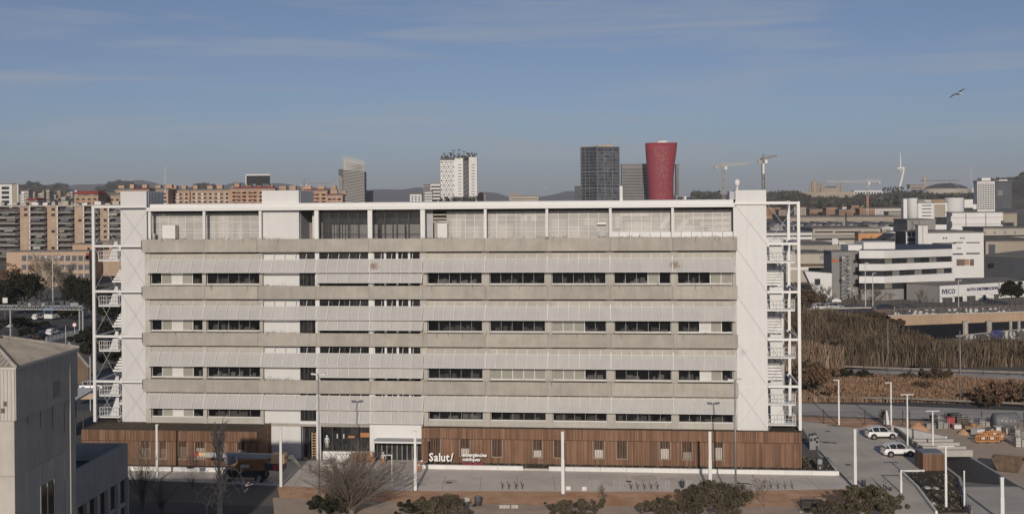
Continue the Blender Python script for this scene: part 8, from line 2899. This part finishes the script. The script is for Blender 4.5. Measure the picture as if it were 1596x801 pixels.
# --- gulls
def gull(label, px, py, y, span, tilt, yaw):
 p = P(px, py, y)
 t = thing('gull', label, 'bird', tuple(p), yaw)
 s_ = span / 2
 ct_, st_ = math.cos(tilt), math.sin(tilt)
 MB().tube([(0, -.24, -.01), (0, -.17, .01), (0, 0, 0), (0, .17, 0), (0, .30, .01)], [.015, .05, .065, .045, .012], 8).build('body', white_paint, t, local=True, smooth=True)
 for sg_ in (-1, 1):
  mb = MB()
  sec = [(0.04, .10, 0.02), (.35, .13, .13 if sg_ > 0 else .05), (.65, .11, .19 if sg_ > 0 else -.02), (1.0, .02, .20 if sg_ > 0 else -.16)]
  for (f, c, z) in sec:
   x, zz = sg_ * f * s_, z * s_ * 1.0 + .02
   sweep = .10 * f * f * s_
   xx, z2 = x * ct_ - zz * st_, x * st_ + zz * ct_
   mb.v += [(xx, -c + sweep, z2), (xx, c + sweep, z2), (xx, sweep, z2 + .018)]
  for i in range(3):
   a = i * 3
   mb.f += [(a, a + 1, a + 4, a + 3), (a + 1, a + 2, a + 5, a + 4), (a + 2, a, a + 3, a + 5)]
  mb.build('wing', M('gull_wing_%d_%d' % (int(px), sg_), (0.10, .095, .09) if y < 70 else (.6, .6, .6), .9, .2, 4), t, local=True)
 MB().lathe((0, -.27, -.02), [(.02, -.03), (.045, 0), (.02, .04)], 8).build('head', white_paint, t, local=True, smooth=True)
gull('large gull gliding with spread dark wings high in the right sky', 1493.5, 146.5, 60, 1.05, .33, .2)
gull('tiny pale gull flying low above the roof left of the glass tower', 847, 294.5, 120, .85, .1, .3)
# ================================================================ plants
def at(px, py):
 return tuple(G(px, py))
# in front
vase('bare_willow', 'big bare multi-stemmed willow bush before the entrance at the bottom edge', (G(548, 806).x, G(548, 806).y, 0), 6.9, 11.0, bark_grey, 3, 190, 10, base_r=.075)
def poplar(label, px, pyb, pyt, seed):
 g = G(px, pyb)
 h = ZP(px, pyt, g.y)
 rr = random.Random(seed)
 t = thing('bare_poplar', label, 'tree', tuple(g))
 tk, br_ = MB(), MB()
 tk.tube([(0, 0, -.1), (.05, 0, h * .3), (-.05, 0, h * .6), (.1, 0, h)], [.24, .20, .13, .03], 6)
 for k in range(70):
  z = h * rr.uniform(.12, .92)
  a = rr.uniform(0, 6.28)
  L_ = h * rr.uniform(.12, .30) * (1.1 - z / h * .5)
  ca_, sn_ = math.cos(a), math.sin(a)
  if z < h * .55 and rr.random() < .6:            # arching, drooping twig
   pts = [(0, 0, z), (ca_ * L_ * .4, sn_ * L_ * .4, z + L_ * .45), (ca_ * L_ * .8, sn_ * L_ * .8, z + L_ * .4), (ca_ * L_ * 1.1, sn_ * L_ * 1.1, z + L_ * .05), (ca_ * L_ * 1.2, sn_ * L_ * 1.2, z - L_ * .3)]
  else:
   pts = [(0, 0, z), (ca_ * L_ * .2, sn_ * L_ * .2, z + L_ * .4), (ca_ * L_ * .33, sn_ * L_ * .33, z + L_ * .9), (ca_ * L_ * .40, sn_ * L_ * .40, z + L_ * 1.3)]
  br_.tube(pts, [.075, .055, .042, .03, .02][:len(pts)], 3, cap=False)
  for q in range(4):
   i = rr.randrange(1, len(pts))
   p = Vector(pts[i])
   d = Vector((ca_ * .4 + rr.gauss(0, .4), sn_ * .4 + rr.gauss(0, .4), rr.uniform(.1, 1)))
   br_.tube([p, p + d * L_ * .2, p + d * L_ * .35 + Vector((0, 0, .05))], [.034, .026, .018], 3, cap=False)
 tk.build('trunk', bark_pale, t, local=True)
 br_.build('branches', bark_pale, t, local=True)
poplar('pale bare poplar with arching twigs before the left annex at the bottom edge', 343, 806, 672, 5)
vase('bare_shrub', 'dark bare upright tree before the left annex, beside the low dark wing', tuple(G(222, 792)), 7.0, 4.6, bark, 11, 40, 7, base_r=.05)
vase('bare_shrub', 'small dark bare bush in the shade right of the low dark wing', tuple(G(252, 800)), 4.2, 3.6, bark, 12, 36, 6, base_r=.04)
vase('bare_shrub', 'low dark twiggy bush at the shade edge below the boom lift', tuple(G(300, 758)), 1.6, 1.6, bark, 13, 20, 5, base_r=.03)
leafy('dark_bush', 'dark evergreen bush at the foot of the big bare willow', (G(548, 808).x - 2.0, 116, 0), 3.0, 5.5, lf_dark, 41, 40, 80, .14, trunk=.05)
leafy('dark_bush', 'rounded dark bush left of the big bare willow foot', (G(510, 808).x, 116, 0), 2.2, 3.4, lf_dark, 42, 26, 70, .13, trunk=.05)
leafy('brown_shrub', 'broad brown-green shrub right of the bare willow, below the lettering', (G(688, 812).x, 115.0, 0), 2.7, 7.6, lf_pine, 43, 90, 190, .085, trunk=.06, cr=.36)
leafy('brown_shrub', 'dark shaded shrub between the bare willow and the brown shrub', (G(640, 815).x, 115.0, 0), 2.3, 3.6, lf_dark, 53, 36, 140, .09, trunk=.06)
leafy('small_conifer', 'low domed conifer top at the bottom edge below the middle lamp column', (G(897, 815).x, 114.5, 0), 2.1, 7.8, lf_pine, 44, 100, 190, .085, trunk=.06)
leafy('pine_tree', 'large dark conifer rising before the pavement right of the middle', (G(1115, 815).x, 114.5, 0), 4.0, 9.0, lf_pine, 45, 170, 210, .085, trunk=.08, cr=.32)
leafy('pine_tree', 'low spreading conifer left of the large dark conifer at the bottom edge', (G(1040, 815).x, 114.0, 0), 2.2, 7.6, lf_pine, 46, 90, 190, .085, trunk=.06)
leafy('pine_tree', 'loose greenish conifer at the right beside the car park exit', (G(1365, 815).x, 114.5, 0), 3.3, 8.6, lf_olive, 47, 120, 190, .085, trunk=.08, cr=.32)
leafy('pine_tree', 'low bushy conifer left of the car park exit at the bottom edge', (G(1305, 815).x, 114.0, 0), 2.0, 5.4, lf_pine, 48, 60, 190, .085, trunk=.08)
bare('bare_sapling', 'small bare sapling on the dirt right of the large conifer', tuple(G(1192, 790)), 3.6, 1.0, bark, 61, 3, 4, .05)
bare('bare_sapling', 'thin bare sapling on the orange dirt before the middle of the annex', tuple(G(939, 786)), 2.2, 1.0, bark, 62, 3, 4, .04)
# reeds on the bank
def bank_z(xy):
 z = np.clip((xy[:, 1] - 212) / 26, 0, 1) * 6.0
 right = (XRt - 6) + (xy[:, 1] - 212) * 6 / 26
 return np.where(xy[:, 0] < right, z, np.clip(1 - (xy[:, 0] - right) / 10, 0, 1) * z)
rg = np.random.default_rng(33)
xy = np.stack([rg.uniform(P(1180, 540, 215).x, P(1500, 540, 215).x, 40000), rg.uniform(213, 240, 40000)], 1)
lim = P(1520, 540, 214).x - (xy[:, 1] - 213) * 1.05
xy = xy[xy[:, 0] < lim + rg.normal(0, 1.0, len(xy))]
blades('reed_bed', xy, 1.8, 4.6, .065, lf_reed, 34, .5, bank_z(xy), plume=True)
xy = np.stack([rg.uniform(P(1490, 540, 214).x, P(1660, 540, 214).x, 8000), rg.uniform(213, 229, 8000)], 1)
blades('reed_bed', xy, 1.4, 3.9, .08, lf_reed, 35, .5, 0.0, plume=True)
xy = np.stack([rg.uniform(P(1180, 540, 206).x, P(1312, 540, 206).x, 5000), rg.uniform(205, 214, 5000)], 1)
blades('reed_bed', xy, 2.6, 5.0, .09, leafmat('reed_pink', (0.20, .14, .10), col2=(0.30, .22, .16)), 36, .35, 0.0, plume=True)
# russet grass
xy = scatter_px([(1238, 627), (1260, 598), (1320, 590), (1480, 592), (1700, 606), (1700, 640), (1596, 632), (1420, 627)], 26000, 37)
blades('russet_grass', xy, .4, 1.15, .10, leafmat('russet_grass_blades', (0.24, 0.145, 0.092), col2=(0.36, 0.235, 0.155), isl=.4), 38, .6)
tag(COL.objects['reed_bed'], kind='stuff')
# bushes round the reeds
for k, (px, py, h, w, m_, l_) in enumerate((
  (1276, 626, 6.2, 8.0, lf_red, 'large russet bush beside the right steel stair frame'),
  (1262, 602, 5.0, 6.0, lf_brown, 'brown bush behind the russet bush at the stair frame'),
  (1558, 634, 4.2, 9.5, lf_red, 'broad russet bush on the grass at the right border'),
  (1544, 637, 2.6, 4.6, lf_brown, 'dark leafless-looking bush left of the broad russet bush'),
  (1594, 632, 3.6, 6.0, lf_brown, 'brown bush cut by the right border on the grass'),
  (1312, 592, 2.0, 5.0, lf_dark, 'low dark green bush at the near end of the upper guard rail'),
  (1347, 593, 1.7, 5.4, lf_dark, 'second low dark bush along the slip road'),
  (1460, 596, 2.4, 7.0, lf_brown, 'grey-brown scrub on the slip road verge'),
  (1437, 608, 1.5, 4.0, lf_brown, 'small brown scrub in the russet grass'),
  (1415, 594, 1.6, 3.6, lf_brown, 'small scrub on the verge behind the thin rusty mast'))):
 leafy('bush', l_, at(px, py), h, w, m_, 70 + k, 46, 70, .20, trunk=.06, cr=.36)
for k, (px, y, z, h, w, m_, l_) in enumerate((
  (1300, 240, 5.8, 1.7, 9, lf_brown, 'brown brush on the bank edge below the white cars'),
  (1336, 238, 5.5, 2.0, 10, lf_brown, 'dark brown brush on the bank edge in the middle'),
  (1368, 238, 5.4, 2.4, 10, lf_brown, 'tall brown brush at the bridge end of the bank'),
  (1392, 236, 4.6, 2.2, 7, lf_brown, 'brown brush overhanging the dark underpass'),
  (1262, 240, 5.8, 1.9, 9, lf_brown, 'brown brush on the bank edge beside the stair frame'))):
 p = P(px, 490, y)
 leafy('brush', l_, (p.x, y, z), h, w, m_, 90 + k, 46, 80, .22, trunk=.02, wy=5)
# trees before the office buildings at right
for k, (px, y, h, sp_, m_, l_) in enumerate((
  (1290, 300, 9, .9, bark_grey, 'bare tree before the slanting white wall'),
  (1268, 296, 10, .8, bark, 'bare dark tree beside the right steel stair frame'),
  (1379, 305, 8.5, 1.2, bark_grey, 'spreading bare tree before the striped office'),
  (1434, 318, 6.0, 1.0, bark_grey, 'small bare tree before the dealership side wall'),
  (1358, 312, 6.5, .9, bark_grey, 'small bare tree at the foot of the chamfered corner'),
  (1330, 300, 7.0, .8, bark_grey, 'bare tree before the plain grey block'))):
 p = P(px, 470, y)
 bare('bare_tree', l_, (p.x, y, 0), h, sp_, m_, 110 + k, 4, 4, .14, twig=.028)
p = P(1577, 470, 325)
leafy('evergreen_tree', 'dark round evergreen tree before the right end of the dealership', (p.x, 325, 0), 7.4, 6.6, lf_dark, 130, 90, 80, .3, trunk=.12)
for k, (px, y, h, w, l_) in enumerate(((1252, 290, 9, 9, 'dark evergreen behind the right steel post'), (1272, 300, 6.5, 7, 'dark bushy evergreen under the slanting white wall'))):
 p = P(px, 470, y)
 leafy('evergreen_tree', l_, (p.x, y, 0), h, w, lf_brown, 131 + k, 60, 70, .26, trunk=.1)
ft = thing('roadside_fence', 'dark mesh fence along the road before the striped office', 'fence', tuple(P(1340, 478, 290).xy) + (0,))
mb, mb2 = MB(), MB()
for k in range(34):
 p = P(1255 + k * 10.5, 474, 290)
 mb.box(p.x - .06, p.x + .06, 290, 290.12, 0, 4.2)
tag(mb.build('posts', dark_metal, ft), kind='stuff')
a, c = P(1255, 474, 290), P(1602, 474, 290)
for z in (2.2, 3.2, 4.2):
 mb2.bar((a.x, 290, z), (c.x, 290, z), .07)
tag(mb2.build('rails', dark_metal, ft), kind='stuff')
for k, (px, pyt, l_) in enumerate(((1349, 410, 'thin pale lamp post before the striped office, left one'), (1360.5, 426, 'thin pale lamp post before the striped office, right one'), (1494, 437, 'thin pale lamp post before the dealership lettering'), (1328, 453, 'dark lamp post with arm before the plain grey block'))):
 p = P(px, 480, 288)
 h = ZP(px, pyt, 288)
 t = thing('lamp_post', l_, 'street lamp', (p.x, 288, 0))
 MB().tube([(0, 0, 0), (0, 0, h)], [.13, .08], 6).build('pole', galv if k < 3 else dark_metal, t, local=True)
 MB().obox((.4, 0, h + .03), (.9, .2, .12)).build('lamp_head', galv, t, local=True)
# left side
for k, (px, y, pt_, w, m_, l_) in enumerate((
  (38, 330, 418, 13.5, lf_dark, 'big round dark evergreen tree above the sign gantry at left'),
  (8, 320, 438, 9, lf_dark, 'dark evergreen cut by the left border above the gantry'),
  (118, 325, 424, 8.5, lf_dark, 'dark evergreen tree right of the bare trees before the school'),
  (139, 318, 430, 8.0, lf_dark, 'dark evergreen tree behind the left white steel post'),
  (160, 300, 440, 9, lf_dark, 'dark evergreen seen through the upper left escape stair'),
  (175, 290, 462, 9, lf_dark, 'dark evergreen behind the third storey of the left escape stair'),
  (158, 262, 500, 9, lf_dark, 'dark tree behind the lower left escape stair'),
  (138, 255, 512, 7, lf_dark, 'dark tree right of the gantry legs'))):
 p = P(px, 480, y)
 leafy('evergreen_tree', l_, (p.x, y, 0), ZP(px, pt_, y), w, m_, 140 + k, 90, 80, .30, trunk=.08)
for k, (px, y, pt_, l_) in enumerate(((95, 345, 408, 'tall brownish bare tree between the dark evergreens, right one'), (84, 350, 400, 'tall brownish bare tree behind the twin-armed street lamp'), (70, 352, 410, 'tall brownish bare tree left of the twin-armed street lamp'), (104, 348, 415, 'slender bare tree just left of the right dark evergreen'))):
 p = P(px, 480, y)
 bare('bare_tree', l_, (p.x, y, 0), ZP(px, pt_, y), .75, bark_pale if k % 2 else bark_grey, 160 + k, 4, 5, .2, twig=.035)
for k, (px, y, pt_, w, l_) in enumerate(((18, 345, 404, 9, 'tree with rust-brown leaves at the left border before the school'), (62, 372, 398, 10, 'tree with thin rust-brown leaves before the school windows'))):
 p = P(px, 480, y)
 leafy('autumn_tree', l_, (p.x, y, 0), ZP(px, pt_, y), w, lf_rust, 170 + k, 40, 26, .26, trunk=.25)
for k, (px, py, h, w, l_) in enumerate(((20, 520, 4.4, 9, 'dark bushes on the motorway edge at the left border'), (44, 528, 2.6, 6, 'dark bushes at the motorway edge right of the bushes on the border'), (112, 500, 3.6, 9, 'dark scrub behind the round speed sign'), (60, 512, 1.8, 8, 'dark hedge on the motorway median, near part'), (30, 506, 1.8, 8, 'dark hedge on the motorway median, far part'), (150, 560, 4.5, 8, 'dark scrub above the brown retaining wall'), (175, 575, 4.0, 8, 'dark scrub behind the bottom of the left escape stair'), (130, 545, 4.5, 8, 'dark scrub on the motorway slope left of the steel post'))):
 leafy('scrub', l_, at(px, py), h, w, lf_dark, 180 + k, 46, 80, .24, trunk=.03)

rr = random.Random(202)
wh_ = ('left of the thin rusty mast', 'below the white cars', 'halfway up the bank', 'near the guard rail', 'beside the bridge end', 'in the middle of the bank')
for k in range(12):
 px, f = (1262, 1290, 1318, 1340, 1362, 1384, 1405, 1425, 1444, 1300, 1350, 1275)[k], rr.uniform(.05, .8)
 y = 214 + 20 * f
 x = P(px, 540, y).x
 z = float(bank_z(np.array([[x, y]]))[0])
 leafy('bush', '%s bush among the reeds, %s, bush clump %s' % (('dark', 'brown', 'russet')[k % 3], wh_[k % 6], ('rounded', 'tall')[k // 6]), (x, y, z), rr.uniform(2.2, 4.2), rr.uniform(3, 6.5), (lf_dark, lf_brown, lf_red)[k % 3], 300 + k, 34, 70, .17, trunk=.03)
# ================================================================ the hazy air of the plain
hz_m = bpy.data.materials.new('haze_air')
hz_m.use_nodes = True
t_ = hz_m.node_tree
t_.nodes.clear()
o_ = t_.nodes.new('ShaderNodeOutputMaterial')
v_ = t_.nodes.new('ShaderNodeVolumePrincipled')
v_.inputs['Color'].default_value = (0.90, 0.91, 1.0, 1)
v_.inputs['Density'].default_value = 0.000068
t_.links.new(v_.outputs[0], o_.inputs['Volume'])
tag(MB().box(-14200, 14200, -500, 14200, -9, 330).build('haze', hz_m), kind='stuff')
